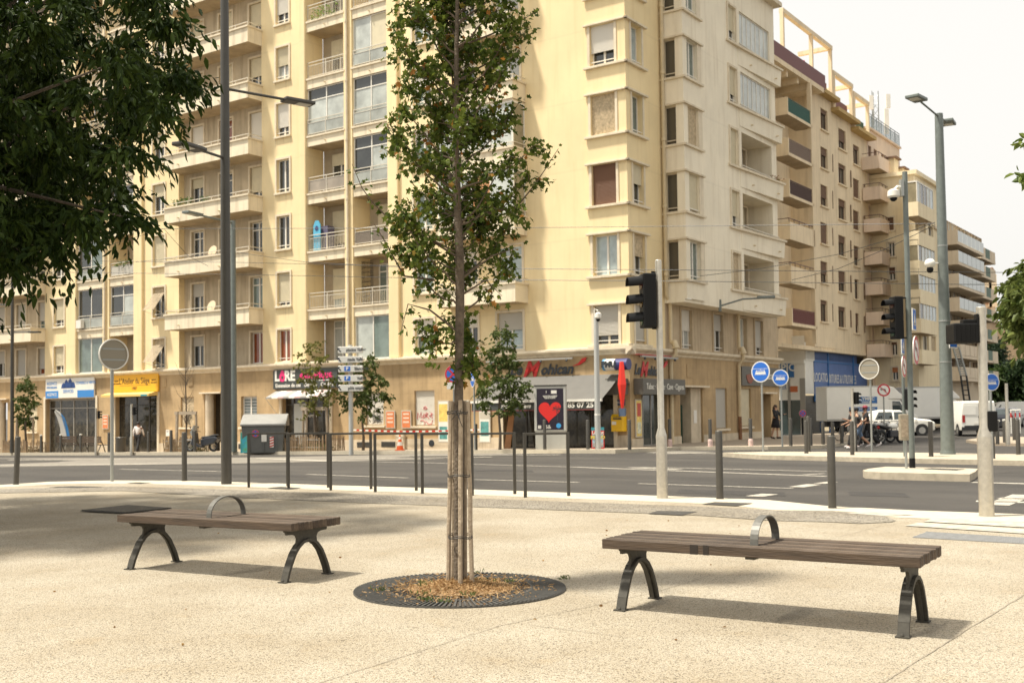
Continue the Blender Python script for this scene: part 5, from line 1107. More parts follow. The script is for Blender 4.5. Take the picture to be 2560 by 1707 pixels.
# far end of the street: gable house, chimney house
def far_house(name, label, px, yt, yb_, dep, depth_m, m, roof=None):
    a, b = AT(px[0], yb_, dep), AT(px[1], yb_, dep+6); zt_ = AT(px[0], yt, dep)[2]; h = thing(name, label, 'building', (a[0], a[1], -.5))
    dy = np.array([.35, .94, 0])*depth_m; mb = MB(); q = [np.array([*a[:2], -1]), np.array([*b[:2], -1]), np.array([*b[:2], -1])+dy, np.array([*a[:2], -1])+dy]
    mb.prism(q, (0, 0, zt_+1)); build(mb, 'wall', m, h); mb = MB(); mb.prism([np.array([*x[:2], zt_])+np.array([0, 0, 0]) for x in [q[0]-np.array([.3, .3, 0]), q[1]+np.array([.3, -.3, 0]), q[2], q[3]]], (0, 0, .25)); build(mb, 'roof', roof or M_tile, h)
    return h, q, zt_
M_tile = mat('roof_tiles', (.38, .17, .09), .9, 0, .2, 4)
h1, q1, zt_ = far_house('gable_house', 'plain tan house wall with tiled roof behind the conifer', (2490, 2640), 817, 1010, 150, 14, mat('sunny_ochre_wall', (.62, .44, .26), .9, 0, .08, .3, streak=.2))
h2, q2, zt_ = far_house('chimney_house', 'pale yellow house with two chimneys at the end of the street', (2452, 2496), 755, 1010, 165, 10, M_y3)
for x in (2470, 2483): c = AT(x, 745, 168); mb = MB(); mb.box(c[0]-.6, c[0]+.6, c[1], c[1]+1, zt_-.5, zt_+4.5); k_ = build(mb, 'chimney', M_y3, h2); mb = MB(); mb._lathe((c[0], c[1]+.5, zt_+4.5), [(.4, 0), (.6, .6), (.3, 1.1)], 8); build(mb, 'chimney_cap', S_vd, k_)
h3, q3, zt_ = far_house('low_tiled_house', 'low tan house with rust tiled roof left of the conifer', (2452, 2500), 800, 1010, 140, 8, mat('tan_far_wall', (.50, .36, .22), .9, 0, .1, .4))

# ================================================================== shop signs, awning, posters on the corner building
M_ink = mat('dark_ink', (.03, .035, .04), .5); M_red = mat('sign_red', (.55, .02, .015), .45); M_char = mat('charcoal_sign', (.055, .06, .055), .5); M_charg = mat('taupe_fascia', (.125, .115, .095), .6)
def board(name, label, F, t0, t1, z0, z1, m, n0=.06, n1=.16, cat='sign', group=None):
    b = thing(name, label, cat, F.P((t0+t1)/2, z0, n0), 0, group); mb = MB(); mb.fbox(F, t0, t1, z0, z1, n0, n1); build(mb, 'panel', m, b, bevel=.008); return b
def patch(p, F, t0, t1, z0, z1, m, n, name='colour_patch'): mb = MB(); mb.fquad(F, t0, t1, z0, z1, n); return build(mb, name, m, p)
b = board('estate_agency_sign', 'white and blue shop sign with house logo over the leftmost shop', FL, 36.95, 42.05, 2.5, 3.72, W_sh)
M_sb = mat('sign_blue', (.04, .22, .55), .45)
patch(b, FL, 40.65, 42.05, 2.5, 2.95, M_sb, .163); patch(b, FL, 36.95, 38.65, 2.5, 2.95, M_sb, .163)
mb = MB()
for i, (dx, hh) in enumerate(((-.5, .35), (-.2, .55), (.2, .62), (.5, .4))): c = 39.6-dx; mb.prism([FL.P(c-.25, 3.1, .163), FL.P(c+.25, 3.1, .163), FL.P(c+.18, 3.05+hh*.8, .163), FL.P(c, 3.1+hh, .163), FL.P(c-.18, 3.05+hh*.8, .163)], NL*.004)
build(mb, 'house_logo', mat('navy_logo', (.02, .06, .20), .5), b)
text_mesh('AGENCE', FL, 41.35, 3.42, .165, .2, M_sb, 'lettering', b); text_mesh('IMMOBILIERE', FL, 41.35, 3.16, .165, .14, M_sb, 'lettering', b); text_mesh('CONSEILS & VENTE', FL, 37.8, 3.4, .165, .17, M_sb, 'lettering', b); text_mesh('SERVICES', FL, 39.6, 2.9, .165, .2, M_sb, 'lettering', b); text_mesh('AGENCE', FL, 41.35, 2.72, .165, .2, W_sh, 'lettering', b)
b = board('yellow_shop_sign', 'yellow shop sign with brown lettering over the second shop from the left', FL, 30.8, 35.05, 2.72, 3.75, mat('sign_yellow', (.80, .42, .02), .5))
M_brn = mat('brown_letters', (.10, .055, .02), .6)
text_mesh("L'Atelier du Siège", FL, 33.0, 3.36, .165, .36, M_brn, 'lettering', b, sx=.82); text_mesh('1987', FL, 33.0, 2.93, .165, .18, M_brn, 'lettering', b); patch(b, FL, 31.5, 34.4, 3.10, 3.12, M_brn, .163, 'underline')
for t in (31.2, 34.7): text_mesh('tapissier', FL, t, 3.4, .165, .09, M_brn, 'lettering', b); text_mesh('decoration', FL, t, 3.25, .165, .09, M_brn, 'lettering', b)
a = thing('small_yellow_awning', 'folded yellow awning box under the yellow shop sign', 'awning', FL.P(33, 2.55, .1)); mb = MB(); mb.prism([FL.P(30.9, 2.7, .05), FL.P(30.9, 2.7, .3), FL.P(30.9, 2.58, .75), FL.P(30.9, 2.45, .75), FL.P(30.9, 2.5, .05)], DL*4.5); build(mb, 'cloth', mat('awning_yellow', (.72, .50, .16), .7), a); mb = MB(); mb.fbox(FL, 31.0, 31.6, 2.47, 2.57, .76, .765); build(mb, 'teal_label', mat('teal_label', (.05, .3, .35), .6), a)
b = board('beauty_shop_sign', 'dark sign with white and pink letters over the shop behind the young street trees', FL, 16.6, 21.25, 2.62, 3.62, M_char)
M_pk = mat('sign_pink', (.72, .03, .17), .45)
text_mesh('L', FL, 20.95, 3.28, .165, .52, W_sh, 'lettering', b, bold=.03); text_mesh('ô', FL, 20.55, 3.28, .165, .58, M_pk, 'lettering', b, bold=.035); text_mesh('RE', FL, 20.0, 3.28, .165, .52, W_sh, 'lettering', b, bold=.03); text_mesh('esthetique', FL, 18.1, 3.3, .165, .4, M_pk, 'lettering', b, bold=.015); patch(b, FL, 16.8, 19.4, 3.0, 3.04, W_sh, .164, 'underline'); text_mesh('Extension de cils   Onglerie   Coiffure', FL, 18.95, 2.8, .165, .2, W_sh, 'lettering', b, bold=.006)
a = thing('striped_shop_canopy', 'small striped canopy over the dark beauty shop door', 'awning', FL.P(19, 2.2, 0)); mb = MB()
for i in range(10):
    t0 = 16.9+.42*i; m_ = (mat('canopy_grey', (.30, .29, .27), .7), mat('canopy_pink', (.52, .36, .34), .7), W_sh)[i % 3]; mb = MB(); mb.prism([FL.P(t0, 2.55, .05), FL.P(t0, 2.2, .8), FL.P(t0, 2.12, .8), FL.P(t0, 2.45, .05)], DL*.418); build(mb, 'stripe', m_, a)
mb = MB(); mb.tube([FL.P(21.2, 2.2, .8), FL.P(20.7, 1.0, .1)], .015, 5); build(mb, 'stay', M_rail, a)
sd2 = thing('beauty_shop_door', 'pale grey door leaf in the beauty shop front', 'door', FL.P(19.6, -.6, -.2)); mb = MB(); mb.fbox(FL, 19.15, 20.05, -.75, 1.85, -.215, -.17); build(mb, 'leaf', mat('pale_grey_door', (.44, .45, .42), .4), sd2); text_mesh('INSTITUT', Frame(FL.P(18.75, 0, 0), DL, NL), 0, 1.2, -.2, .12, W_sh, 'lettering', sd2)
# corner cafe
def script(label, F, t, z, h, sx=1.):
    q = thing('script_lettering', label, 'sign', F.P(t, z-.5, .06)); text_mesh('Le', F, t+(1.75 if F is FL else -1.4)*sx, z+.02, .07, h*.85, M_ink, 'lettering', q, shear=.35, bold=.02, sx=sx); text_mesh('M', F, t+(.98 if F is FL else -.75)*sx, z+.02, .07, h*1.25, M_red, 'red_letter', q, shear=.4, bold=.02, sx=sx); text_mesh('ohican', F, t+(-.42 if F is FL else .42)*sx, z-.02, .07, h*.8, M_ink, 'lettering', q, shear=.3, bold=.02, sx=sx)
    mb = MB(); c = t+(-1.55 if F is FL else 1.35)*sx; sg_ = -1 if F is FL else 1
    mb.prism([F.P(c-sg_*.3, z+.1, .07), F.P(c, z+.22, .07), F.P(c+sg_*.2, z+.42, .07), F.P(c+sg_*.42, z+.46, .07), F.P(c+sg_*.36, z+.3, .07), F.P(c+sg_*.1, z+.16, .07)], F.n*.03); build(mb, 'feather', M_red, q)
script('script cafe name with a red M above the grey awning', FL, 4.0, 3.12, .58); script('script cafe name with a red M on the short side round the corner', FR, 1.75, 2.98, .52, .85)
aw = thing('cafe_awning', 'wide grey fabric awning over the corner cafe', 'awning', FL.P(3.5, 1.5, 0))
M_aw = mat('awning_grey', (.125, .118, .105), .85, 0, .06, 2); mb = MB(); k = 12
for i in range(k):
    a0, a1 = .35+6.55*i/k, .35+6.55*(i+1)/k; sg0, sg1 = .02*math.sin(i*1.3), .02*math.sin((i+1)*1.3); zw, zf0 = 2.82, 1.72; mb.poly([FL.P(a0, zw, .1), FL.P(a1, zw, .1), FL.P(a1, (zw+zf0)/2-.03+sg1, .95), FL.P(a0, (zw+zf0)/2-.03+sg0, .95)]); mb.poly([FL.P(a0, (zw+zf0)/2-.03+sg0, .95), FL.P(a1, (zw+zf0)/2-.03+sg1, .95), FL.P(a1, zf0, 1.8), FL.P(a0, zf0, 1.8)])
build(mb, 'cloth', M_aw, aw, smooth='all'); mb = MB(); mb.fbox(FL, .3, 6.95, 1.68, 1.78, 1.76, 1.86); build(mb, 'front_bar', W_sh, aw)
mb = MB(); mb.fbox(FL, .35, 6.9, 1.36, 1.68, 1.8, 1.812); vl = build(mb, 'valance', M_char, aw); mb = MB(); mb.fbox(FL, .35, 6.9, 1.33, 1.36, 1.799, 1.815); build(mb, 'valance_trim', mat('maroon_trim', (.2, .03, .03), .7), vl)
text_mesh('Tabac', FL, 6.2, 1.53, 1.815, .17, W_sh, 'lettering', vl, bold=.01, shear=.2); text_mesh('Presse', FL, 5.0, 1.53, 1.815, .17, W_sh, 'lettering', vl, bold=.01, shear=.2); text_mesh('Cave', FL, 4.05, 1.53, 1.815, .19, W_sh, 'lettering', vl, bold=.01, shear=.3); text_mesh('04 91 85 07 25', FL, 1.75, 1.53, 1.815, .22, W_sh, 'lettering', vl, bold=.01, sx=1.15)
for t in (1.4, 5.8): mb = MB(); mb.tube([FL.P(t, 2.6, .1), FL.P(t+.5, 2.1, 1.0), FL.P(t, 1.73, 1.76)], .025, 6); build(mb, 'folding_arm', M_rail, aw)
b = board('tobacconist_fascia', 'charcoal fascia with pale lettering wrapped round the corner', FR, .25, 4.2, 1.95, 2.62, M_charg, .06, .5); text_mesh('Tabac · Presse · Cave · Cigares', FR, 2.3, 2.28, .505, .26, W_sh, 'lettering', b, sx=.78)
mb = MB(); mb.fbox(FL, .06, .9, 1.95, 2.62, .03, .48); build(mb, 'return_panel', M_charg, b)
b = board('restaurant_board', 'grey sign with a rust coloured bowl emblem beside the downpipe', FR, 11.3, 16.45, 2.45, 3.42, M_charg); text_mesh('Les Restaurants', FR, 14.5, 2.98, .165, .42, W_sh, 'lettering', b, sx=.62)
mb = MB(); c = 12.25; mb.prism([FR.P(c+.45*math.cos(a_), 2.98+.42*math.sin(a_)-(.0), .165) for a_ in np.linspace(math.pi, 2*math.pi, 12)]+[FR.P(c+.2, 3.05, .165), FR.P(c-.2, 3.02, .165)], NR*.02); build(mb, 'bowl_emblem', mat('rust_emblem', (.26, .08, .045), .6), b)
cr_ = thing('tobacco_carrot_sign', 'red diamond shaped tobacconist sign hanging at the corner', 'sign', FL.P(-.15, .9, .75)); mb = MB(); c = FL.P(-.05, 2.35, .75); w_ = .17
o_ = len(mb.v); rings = [(0.10, -.98), (.36, 0), (.16, .95)]
for r_, z in rings:
    for sx_, sn in ((1, .0), (0, .35), (-1, 0), (0, -.35)): mb.v.append(tuple(c+DL*sx_*r_*.55+NL*sn*r_*1.0+UP*z))
for i in range(2):
    for j in range(4): mb.f.append((i*4+j, i*4+(j+1) % 4, (i+1)*4+(j+1) % 4, (i+1)*4+j))
mb.f += [(3, 2, 1, 0), (8, 9, 10, 11)]; build(mb, 'red_lantern', mat('carrot_red', (.75, .035, .02), .4), cr_); mb = MB(); mb.fbox(FL, -.2, .1, 1.05, 1.38, .7, .8); build(mb, 'small_plate', mat('slate_blue', (.07, .10, .16), .6), cr_); mb = MB(); mb.tube([FL.P(.0, 2.4, .03), FL.P(-.05, 2.4, .7)], .03, 6); build(mb, 'bracket', M_char, cr_)
lo = thing('lottery_cylinder_sign', 'blue and white drum shaped sign fixed by the corner of the cafe', 'sign', FL.P(1.2, 2.9, .1)); mb = MB(); mb.tube([FL.P(-.25, 3.2, .5), FL.P(.35, 3.2, .5)], .24, 18); build(mb, 'navy_drum', mat('navy_drum', (.035, .04, .14), .4), lo); mb = MB(); mb.tube([FL.P(.35, 3.2, .5), FL.P(.8, 3.2, .5)], .242, 18); build(mb, 'white_drum', W_sh, lo); mb = MB(); mb.tube([FL.P(.8, 3.2, .5), FL.P(.92, 3.2, .5)], .25, 18); build(mb, 'blue_end', mat('light_blue_end', (.08, .28, .50), .4), lo); text_mesh('PMU', FL, .58, 3.2, .75, .25, M_ink, 'lettering', lo, bold=.02); mb = MB(); mb.tube([FL.P(.1, 3.35, .05), FL.P(.1, 3.35, .4)], .03, 6); build(mb, 'bracket', M_char, lo)
for F, a, b_, lb in ((FL, 2.6, 7.2, 'thin grey spotlight bar above the cafe lettering on the long side'), (FR, .5, 3.9, 'thin grey spotlight bar with red strip above the short side lettering')):
    q = thing('spotlight_bar', lb, 'light bar', F.P((a+b_)/2, 3.5, .05)); mb = MB(); mb.fbox(F, a, b_, 3.52, 3.6, .25, .33); build(mb, 'bar', mat('grey_aluminium', (.35, .33, .29), .5, .3), q)
    for i in range(4): t = a+.3+(b_-a-.6)*i/3; mb = MB(); mb.tube([F.P(t, 3.52, .29), F.P(t, 3.44, .33)], .05, 8); build(mb, 'spot', M_ink, q); mb = MB(); mb.tube([F.P(t, 3.56, .03), F.P(t, 3.56, .25)], .015, 5); build(mb, 'arm', M_ink, q)
    if F is FR: mb = MB(); mb.fbox(F, a-.4, b_, 3.62, 3.66, .1, .14); build(mb, 'red_strip', M_red, q)
pb = thing('post_box', 'yellow wall post box under the awning end', 'post box', FL.P(.35, .1, .05)); mb = MB(); z0 = .42; mb.prism([FL.P(.15, z0, .03), FL.P(.15, z0, .4), FL.P(.15, z0+.62, .4), FL.P(.15, z0+.72, .3), FL.P(.15, z0+.72, .03)], DL*.55); build(mb, 'body', mat('post_yellow', (.78, .47, .015), .45), pb, bevel=.02); mb = MB(); mb.fbox(FL, .2, .6, z0+.5, z0+.56, .4, .405); build(mb, 'slot_label', M_ink, pb); patch(pb, FL, .45, .66, z0+.28, z0+.42, W_sh, .402, 'label_sticker'); text_mesh('LA POSTE', FL, .42, z0+.6, .402, .06, M_ink, 'lettering', pb)
# posters
pc = [mat('poster_orange', (.72, .22, .08), .6, 0, .1, 2), W_sh, mat('poster_yellow', (.75, .55, .15), .6, 0, .3, 6), mat('poster_teal', (.10, .30, .28), .5, 0, .4, 4), mat('poster_sky', (.42, .60, .66), .5, 0, .2, 5), mat('poster_red', (.5, .08, .05), .6)]
M_fr = mat('poster_frame', (.52, .47, .38), .6)
def poster(label, F, t0, t1, z0, z1, m, bits=(), fr=True):
    p = board('wall_poster', label, F, t0, t1, z0, z1, M_fr if fr else m, .05, .1, 'poster', 'posters on the ground floor walls')
    if fr: patch(p, F, t0+.05, t1-.05, z0+.05, z1-.05, m, .104, 'print')
    for (u0, u1, v0, v1, mm) in bits: patch(p, F, t0+(t1-t0)*u0, t0+(t1-t0)*u1, z0+(z1-z0)*v0, z0+(z1-z0)*v1, mm, .108)
    return p
for t0, lb in ((12.86, 'orange poster left of the pair, beside the shutter with black graffiti'), (11.85, 'orange poster beside the shutter with red graffiti'), (35.6, 'small orange poster between the yellow and the blue shop')):
    poster(lb, FL, t0, t0+.6, .55, 1.42, pc[0], [(.2, .8, .75-.22*i, .85-.22*i, mat('poster_pale_text', (.8, .6, .45), .7)) for i in range(3)])
poster('tall yellow and white poster case left of the tree trunk', FL, 9.55, 10.2, -.1, 1.85, W_sh, [(.1, .9, .5, .92, pc[2]), (.15, .85, .08, .38, pc[3])]); poster('pale blue poster case right of the tree trunk', FL, 8.35, 8.85, -.1, 1.85, pc[4], [(.1, .9, .5, .55, W_sh), (.1, .9, .1, .2, pc[5])]); poster('white poster case with teal picture left of the cafe', FL, 7.15, 7.8, -.1, 1.45, W_sh, [(.15, .85, .2, .62, pc[3]), (.1, .9, .7, .9, M_fr)])
poster('tall yellow newspaper poster on the corner pier', FR, .3, .85, .15, 1.75, pc[2], [(.2, .8, .55, .9, pc[5]), (.2, .8, .1, .4, mat('poster_pale', (.6, .6, .45), .6, 0, .5, 9))])
def scribble(label, F, t, z, n, pts, m, parent=None, w_=.02):
    mb = MB(); mb.tube([F.P(t+a, z+b, n) for a, b in pts], w_, 5); return build(mb, 'graffiti', m, parent)
gr_ = thing('red_graffiti', 'red spray graffiti on the white shutter behind the tree', 'graffiti', FL.P(11, .7, -.05)); M_sp = mat('spray_red', (.55, .05, .07), .7)
def wig(s): return [(x-5, y) for x, y in s]
for pts in ([(.52, .95), (.5, 1.25), (.38, 1.02), (.3, 1.28), (.26, .98)], [(.2, 1.0), (.12, 1.2), (.02, 1.15), (.1, 1.0), (.2, 1.05)], [(0, 1.0), (-.02, 1.25), (-.12, 1.2), (-.04, 1.1), (-.18, .98)], [(-.3, 1.25), (-.4, 1.0), (-.2, 1.1), (-.42, 1.2)], [(.35, .85), (.2, .9), (.05, .8), (.1, .65)], [(0, .85), (-.15, .68), (-.35, .72), (-.4, .9)], [(.15, 1.45), (.05, 1.55), (-.08, 1.45), (.05, 1.4), (.15, 1.45)]): scribble('', FL, 11.05, .05, -.055, pts, M_sp, gr_, .014)
gb_ = thing('black_graffiti', 'black spray tag on the shutter left of the orange posters', 'graffiti', FL.P(14.2, .7, -.05))
for i in range(7): scribble('', FL, 14.2, 0, -.055, [(random.uniform(-.45, .45), random.uniform(.8, 1.35)) for _ in range(5)], M_ink, gb_, .008)
gg_ = thing('faded_graffiti', 'faded dark graffiti on the blind behind the bare street tree', 'graffiti', FL.P(28.4, .6, 0))
for i in range(8): scribble('', FL, 28.38, 0, -.05, [(random.uniform(-.4, .4), random.uniform(.75, 1.6)) for _ in range(4)], M_char, gg_, .008)
for t, lb in ((13.3, 'dark cellar vent below the black graffiti'), (14.9, 'dark cellar vent left of the traffic cone'), (10.6, 'round dark vent hole in the plinth by the tree stakes'), (23.6, 'dark cellar vent behind the waste container')):
    v = thing('cellar_vent', lb, 'vent', FL.P(t, zpave(t)+.1, .1)); mb = MB()
    if 'round' in lb: mb.disc(FL.P(t, zpave(t)+.28, .09), NL, .16, .02); build(mb, 'opening', M_ink, v)
    else:
        mb.fbox(FL, t-.45, t+.45, zpave(t)+.12, zpave(t)+.38, .09, .1); build(mb, 'opening', M_ink, v)
        for i in range(3): mb = MB(); mb.fbox(FL, t-.45, t+.45, zpave(t)+.17+.07*i, zpave(t)+.19+.07*i, .1, .115); build(mb, 'slat', M_charg, v)
mb_ = thing('wall_letter_box', 'small white letter box on the wall left of the entrance column', 'letter box', FL.P(29.9, .2, .1)); mb = MB(); mb.fbox(FL, 29.75, 30.05, .15, .5, .05, .2); build(mb, 'body', W_sh, mb_); mb = MB(); mb.fbox(FL, 29.8, 30.0, .4, .43, .2, .205); build(mb, 'slot', M_ink, mb_)
gx = thing('gas_meter_box', 'cream meter box low on the plinth behind the traffic cone', 'meter box', FL.P(12.4, -.4, .1)); mb = MB(); mb.fbox(FL, 12.2, 12.75, -.42, .35, .09, .2); build(mb, 'case', M_plinth, gx); mb = MB(); mb.fbox(FL, 12.25, 12.7, -.1, .3, .2, .21); build(mb, 'lid', M_trim, gx)
tape = thing('barrier_tape', 'red and white barrier tape strung along the wall', 'tape', FL.P(12, .4, .3)); kk = 40
for i in range(kk):
    t = 7.6+8.0*i/kk; f0 = i/kk; z = .5-.04*math.sin(math.pi*f0)*2; mb = MB(); mb.fbox(FL, t, t+8.0/kk, z-.035, z+.035, .3, .303); build(mb, 'tape_segment', M_red if i % 2 else W_sh, tape)
# street number plate and blue street sign
sp = board('street_name_plate', 'small blue street name plate under the awning end', FL, .2, .75, 1.5, 1.75, mat('slate_blue', (.07, .10, .16), .6), .04, .06); text_mesh('RUE', FL, .47, 1.62, .065, .08, W_sh, 'lettering', sp)
# ================================================================== street furniture
def pv(px, n, py=1120.):                                     # a place on the far pavement: pixel column and distance from the facade
    t = float(FL.at(px, py, n)[0]); w_ = max(0, min(1, n/kn_(t))); p = FL.P(t, 0, n); e = FL.P(t, 0, kn_(t)); p[2] = zpave(t)*(1-w_)+(zroad(e)+.15)*w_
    if n > kn_(t): p[2] = zroad(p)
    return p
def kn_(t): return 5.2 if t > 20 else 3.4+1.8*max(t, 0)/20
M_post = mat('dark_lamp_paint', (.072, .067, .057), .45, .3, .08, 5); M_pole = mat('grey_green_pole', (.16, .18, .165), .5, .2, .12, 6, streak=.15); M_alu = mat('brushed_aluminium', (.55, .51, .43), .38, .75, .12, 14); M_blk = mat('black_plastic', (.008, .008, .008), .5, spec=.2); M_galv = mat('galvanised', (.33, .34, .32), .5, .5)
def on_z(x, y, z): return G(x, y, z)
def lamp_head(t, c, d, s=(.62, .26, .07), m=None, nm='lamp_head'):
    d = np.array(d, float); d[2] = 0; d /= np.linalg.norm(d); sd_ = np.array([-d[1], d[0], 0]); mb = MB(); L, W, H_ = s
    q = [c-d*L/2-sd_*W/2, c+d*L/2-sd_*W/2, c+d*L/2+sd_*W/2, c-d*L/2+sd_*W/2]; mb.prism([p-UP*H_/2 for p in q], UP*H_); h = build(mb, nm, m or M_post, t, bevel=.02)
    mb = MB(); q = [c-d*L*.05-sd_*W*.34, c+d*L*.38-sd_*W*.34, c+d*L*.38+sd_*W*.34, c-d*L*.05+sd_*W*.34]; mb.prism([p-UP*(H_/2+.012) for p in q], UP*.011); build(mb, 'lens', mat('lamp_lens', (.6, .58, .5), .3), h)
# tall lamp post left of the racks
b = G(566, 1210); lp = thing('street_lamp', 'tall dark lamp post with two arms left of the bike racks', 'street lamp', b, 0, 'street lamps')
top = np.array([b[0], b[1], 12.5]); mb = MB(); mb.tube([b, b+UP*3, b+UP*7, top], [.102, .098, .088, .07], 16); build(mb, 'pole', M_post, lp, smooth=True)
mb = MB(); mb.box(b[0]-.03, b[0]+.03, b[1]-.104, b[1]-.09, .5, 1.1); build(mb, 'service_door', M_post, lp)
for (xa, ya), (xh, yh), in (((560, 222), (745, 255)), ((562, 396), (474, 367))):
    z = top_z(b, xa, ya); h = on_z(xh, yh, z); s = np.array([b[0], b[1], z]); d = h-s; L = np.linalg.norm(d); mb = MB(); mb.tube([s, s+d*(1-.3/L)], .028, 8); build(mb, 'arm', M_post, lp, smooth=True); lamp_head(lp, h, d, (.66, .30, .075))
# stout tram pole with lamps on the right
b = GR(2370, 1135, .14); lp = thing('street_lamp', 'stout grey green pole with two lamp heads on the median', 'street lamp', b, 0, 'street lamps'); zt_ = top_z(b, 2343, 285)
mb = MB(); mb.tube([b, b+UP*1.5, b+UP*4, b+UP*7, np.array([b[0], b[1], zt_])], [.215, .20, .175, .15, .125], 20); build(mb, 'pole', M_pole, lp, smooth=True); mb = MB(); mb._lathe(b, [(.24, 0), (.225, .12)], 20); build(mb, 'base_ring', M_pole, lp)
for z, r_ in ((4.2, .185), (2.9, .195), (6.6, .16)): mb = MB(); mb._lathe(b+UP*z, [(r_, 0), (r_, .04)], 20); build(mb, 'band', M_galv, lp)
for (xa, ya), (xh, yh) in (((2343, 292), (2291, 246)), ((2346, 295), (2370, 306))):
    z = zt_-.1; h = on_z(xh, yh, zt_+.15); s = np.array([b[0], b[1], z]); d = h-s; mb = MB(); mb.tube([s, h], .03, 8); build(mb, 'arm', M_pole, lp); lamp_head(lp, h, d, (.75, .42, .1), M_pole)
mb = MB(); s = AT(2352, 660, b[1]-.2); mb.tube([s+np.array([.0, .2, .05]), s+np.array([-.35, 0, .05])], .03, 6); dm = build(mb, 'camera_bracket', W_sh, lp); mb = MB(); c = AT(2325, 668, b[1]-.2); mb.ball(c+UP*.12, .17, 12, 8, (1, 1, .9)); build(mb, 'dome_camera', W_sh, dm, smooth='all'); mb = MB(); mb.ball(c-UP*.08, .11, 10, 6); build(mb, 'dark_dome', M_blk, dm, smooth='all')
# grey pole behind the tall lamp, with one arm
b = pv(585, 5.0); lp = thing('tram_pole', 'grey blue pole with a single lamp arm close behind the tall dark lamp post', 'pole', b); zt_ = top_z(b, 583, 552); mb = MB(); mb.tube([b, np.array([b[0], b[1], zt_])], [.16, .12], 14); build(mb, 'pole', M_pole, lp, smooth=True)
s = np.array([b[0], b[1], zt_-.1]); h = AT(482, 534, b[1]-2.5); mb = MB(); mb.tube([s, s+(h-s)*.85], .05, 8); build(mb, 'arm', M_pole, lp); lamp_head(lp, h, h-s, (1.0, .4, .12), M_pole)
b = pv(30, 5.2); lp = thing('thin_far_lamp', 'thin dark lamp post at the far left edge', 'street lamp', b, 0, 'street lamps'); zt_ = top_z(b, 38, 690); mb = MB(); mb.tube([b, np.array([b[0], b[1], zt_+3])], [.11, .07], 12); build(mb, 'pole', M_post, lp, smooth=True)
for y, xe in ((762, -40), (830, 86)): z = top_z(b, 35, y); s = np.array([b[0], b[1], z]); e = AT(xe, y, b[1]-.3); mb = MB(); mb.tube([s, e], .04, 6); build(mb, 'arm', M_post, lp); lamp_head(lp, e, e-s, (.7, .3, .1))
# wall lamp on the side facade
s = FR.P(float(FR.at(1800, 765, NB)[0]), float(FR.at(1800, 765, NB)[1]), NB); wl = thing('wall_lamp', 'grey street lamp on a long bracket fixed to the side facade', 'street lamp', s, 0, 'street lamps'); e = AT(1915, 743, s[1]-.2); mb = MB(); mb.tube([s, s+(e-s)*.5+UP*.12, e-(e-s)*.1], .04, 8); build(mb, 'arm', M_pole, wl); lamp_head(wl, e, e-s, (.8, .3, .12), M_pole); mb = MB(); mb.box(s[0]-.06, s[0]+.06, s[1]-.06, s[1]+.06, s[2]-.25, s[2]+.3); build(mb, 'wall_plate', M_pole, wl)
# traffic lights
def signal_pole(label, b, zt_, r0, r1, zs, name='traffic_light'):
    t = thing(name, label, 'traffic light', b, 0, 'traffic lights'); mb = MB(); mb._lathe(b, [(r0, 0), (r0, zs), (r0*.98, zs+.02), (r1, zs+.13), (r1, zt_-b[2]-.01), (r1*.8, zt_-b[2])], 20); build(mb, 'pole', M_alu, t, smooth=True); mb = MB(); mb._lathe(b, [(r0*1.06, 0), (r0*1.05, .015)], 20); build(mb, 'base_ring', M_alu, t); return t
def signal_head(t, c, d, h=.85, w_=.26, dp=.2, lens=3, nm='signal_head'):
    """c centre of the housing, d direction the lenses face"""
    d = np.array(d, float)/np.linalg.norm(d); sd_ = np.array([-d[1], d[0], 0]); mb = MB()
    q = [c-d*dp/2-sd_*w_/2, c+d*dp/2-sd_*w_/2, c+d*dp/2+sd_*w_/2, c-d*dp/2+sd_*w_/2]; mb.prism([p-UP*h/2 for p in q], UP*h); hd = build(mb, nm, M_blk, t, bevel=.02)
    for i in range(lens):
        z = h*(.5-(i+.5)/lens); o_ = c+d*dp/2+UP*z; r_ = min(w_, h/lens)*.42; v = MB(); n = 12
        A = []; B_ = []
        for j in range(n+1): a = math.pi*(j/n)*1.16-math.pi*.08; dr = sd_*math.cos(a)*r_+UP*math.sin(a)*r_; A.append(o_+dr); B_.append(o_+dr*.97+d*r_*2.0-UP*.02)
        v.add(A+B_, [(j, j+1, n+1+j+1, n+1+j) for j in range(n)]); vb = build(v, 'visor', M_blk, hd); md = vb.modifiers.new('s', 'SOLIDIFY'); md.thickness = .008
        l = MB(); l.disc(o_+d*.004, d, r_*.92, .006, 16); build(l, 'lens', [mat('lens_red', (.07, .012, .01), .25), mat('lens_amber', (.09, .05, .01), .25), mat('lens_green', (.01, .06, .04), .25)][i], hd)
    return hd
b = G(1656, 1245); t = signal_pole('traffic light with a black three lamp head left of the two near bollards', b, top_z(b, 1650, 650), .083, .05, .93)
zA, zB = top_z(b, 1625, 815), top_z(b, 1625, 690); c = AT(1624, 750, b[1]); c = np.array([b[0]-.17, b[1]-.02, (zA+zB)/2]); hd = signal_head(t, c, (-1, -.15, 0), zB-zA+.06, .26, .20)
for z in (zA-.0, zB+.02): mb = MB(); mb.tube([np.array([b[0], b[1], z]), np.array([c[0]+.06, c[1], z])], .022, 6); mb.tube([np.array([b[0]-.08, b[1], z-.05]), np.array([b[0]-.08, b[1], z+.05])], .03, 6); build(mb, 'bracket', M_blk, t)
b = G(2467, 1290); t = signal_pole('traffic light seen from behind on the right kerb by the crossing', b, top_z(b, 2452, 767), .088, .056, .95)
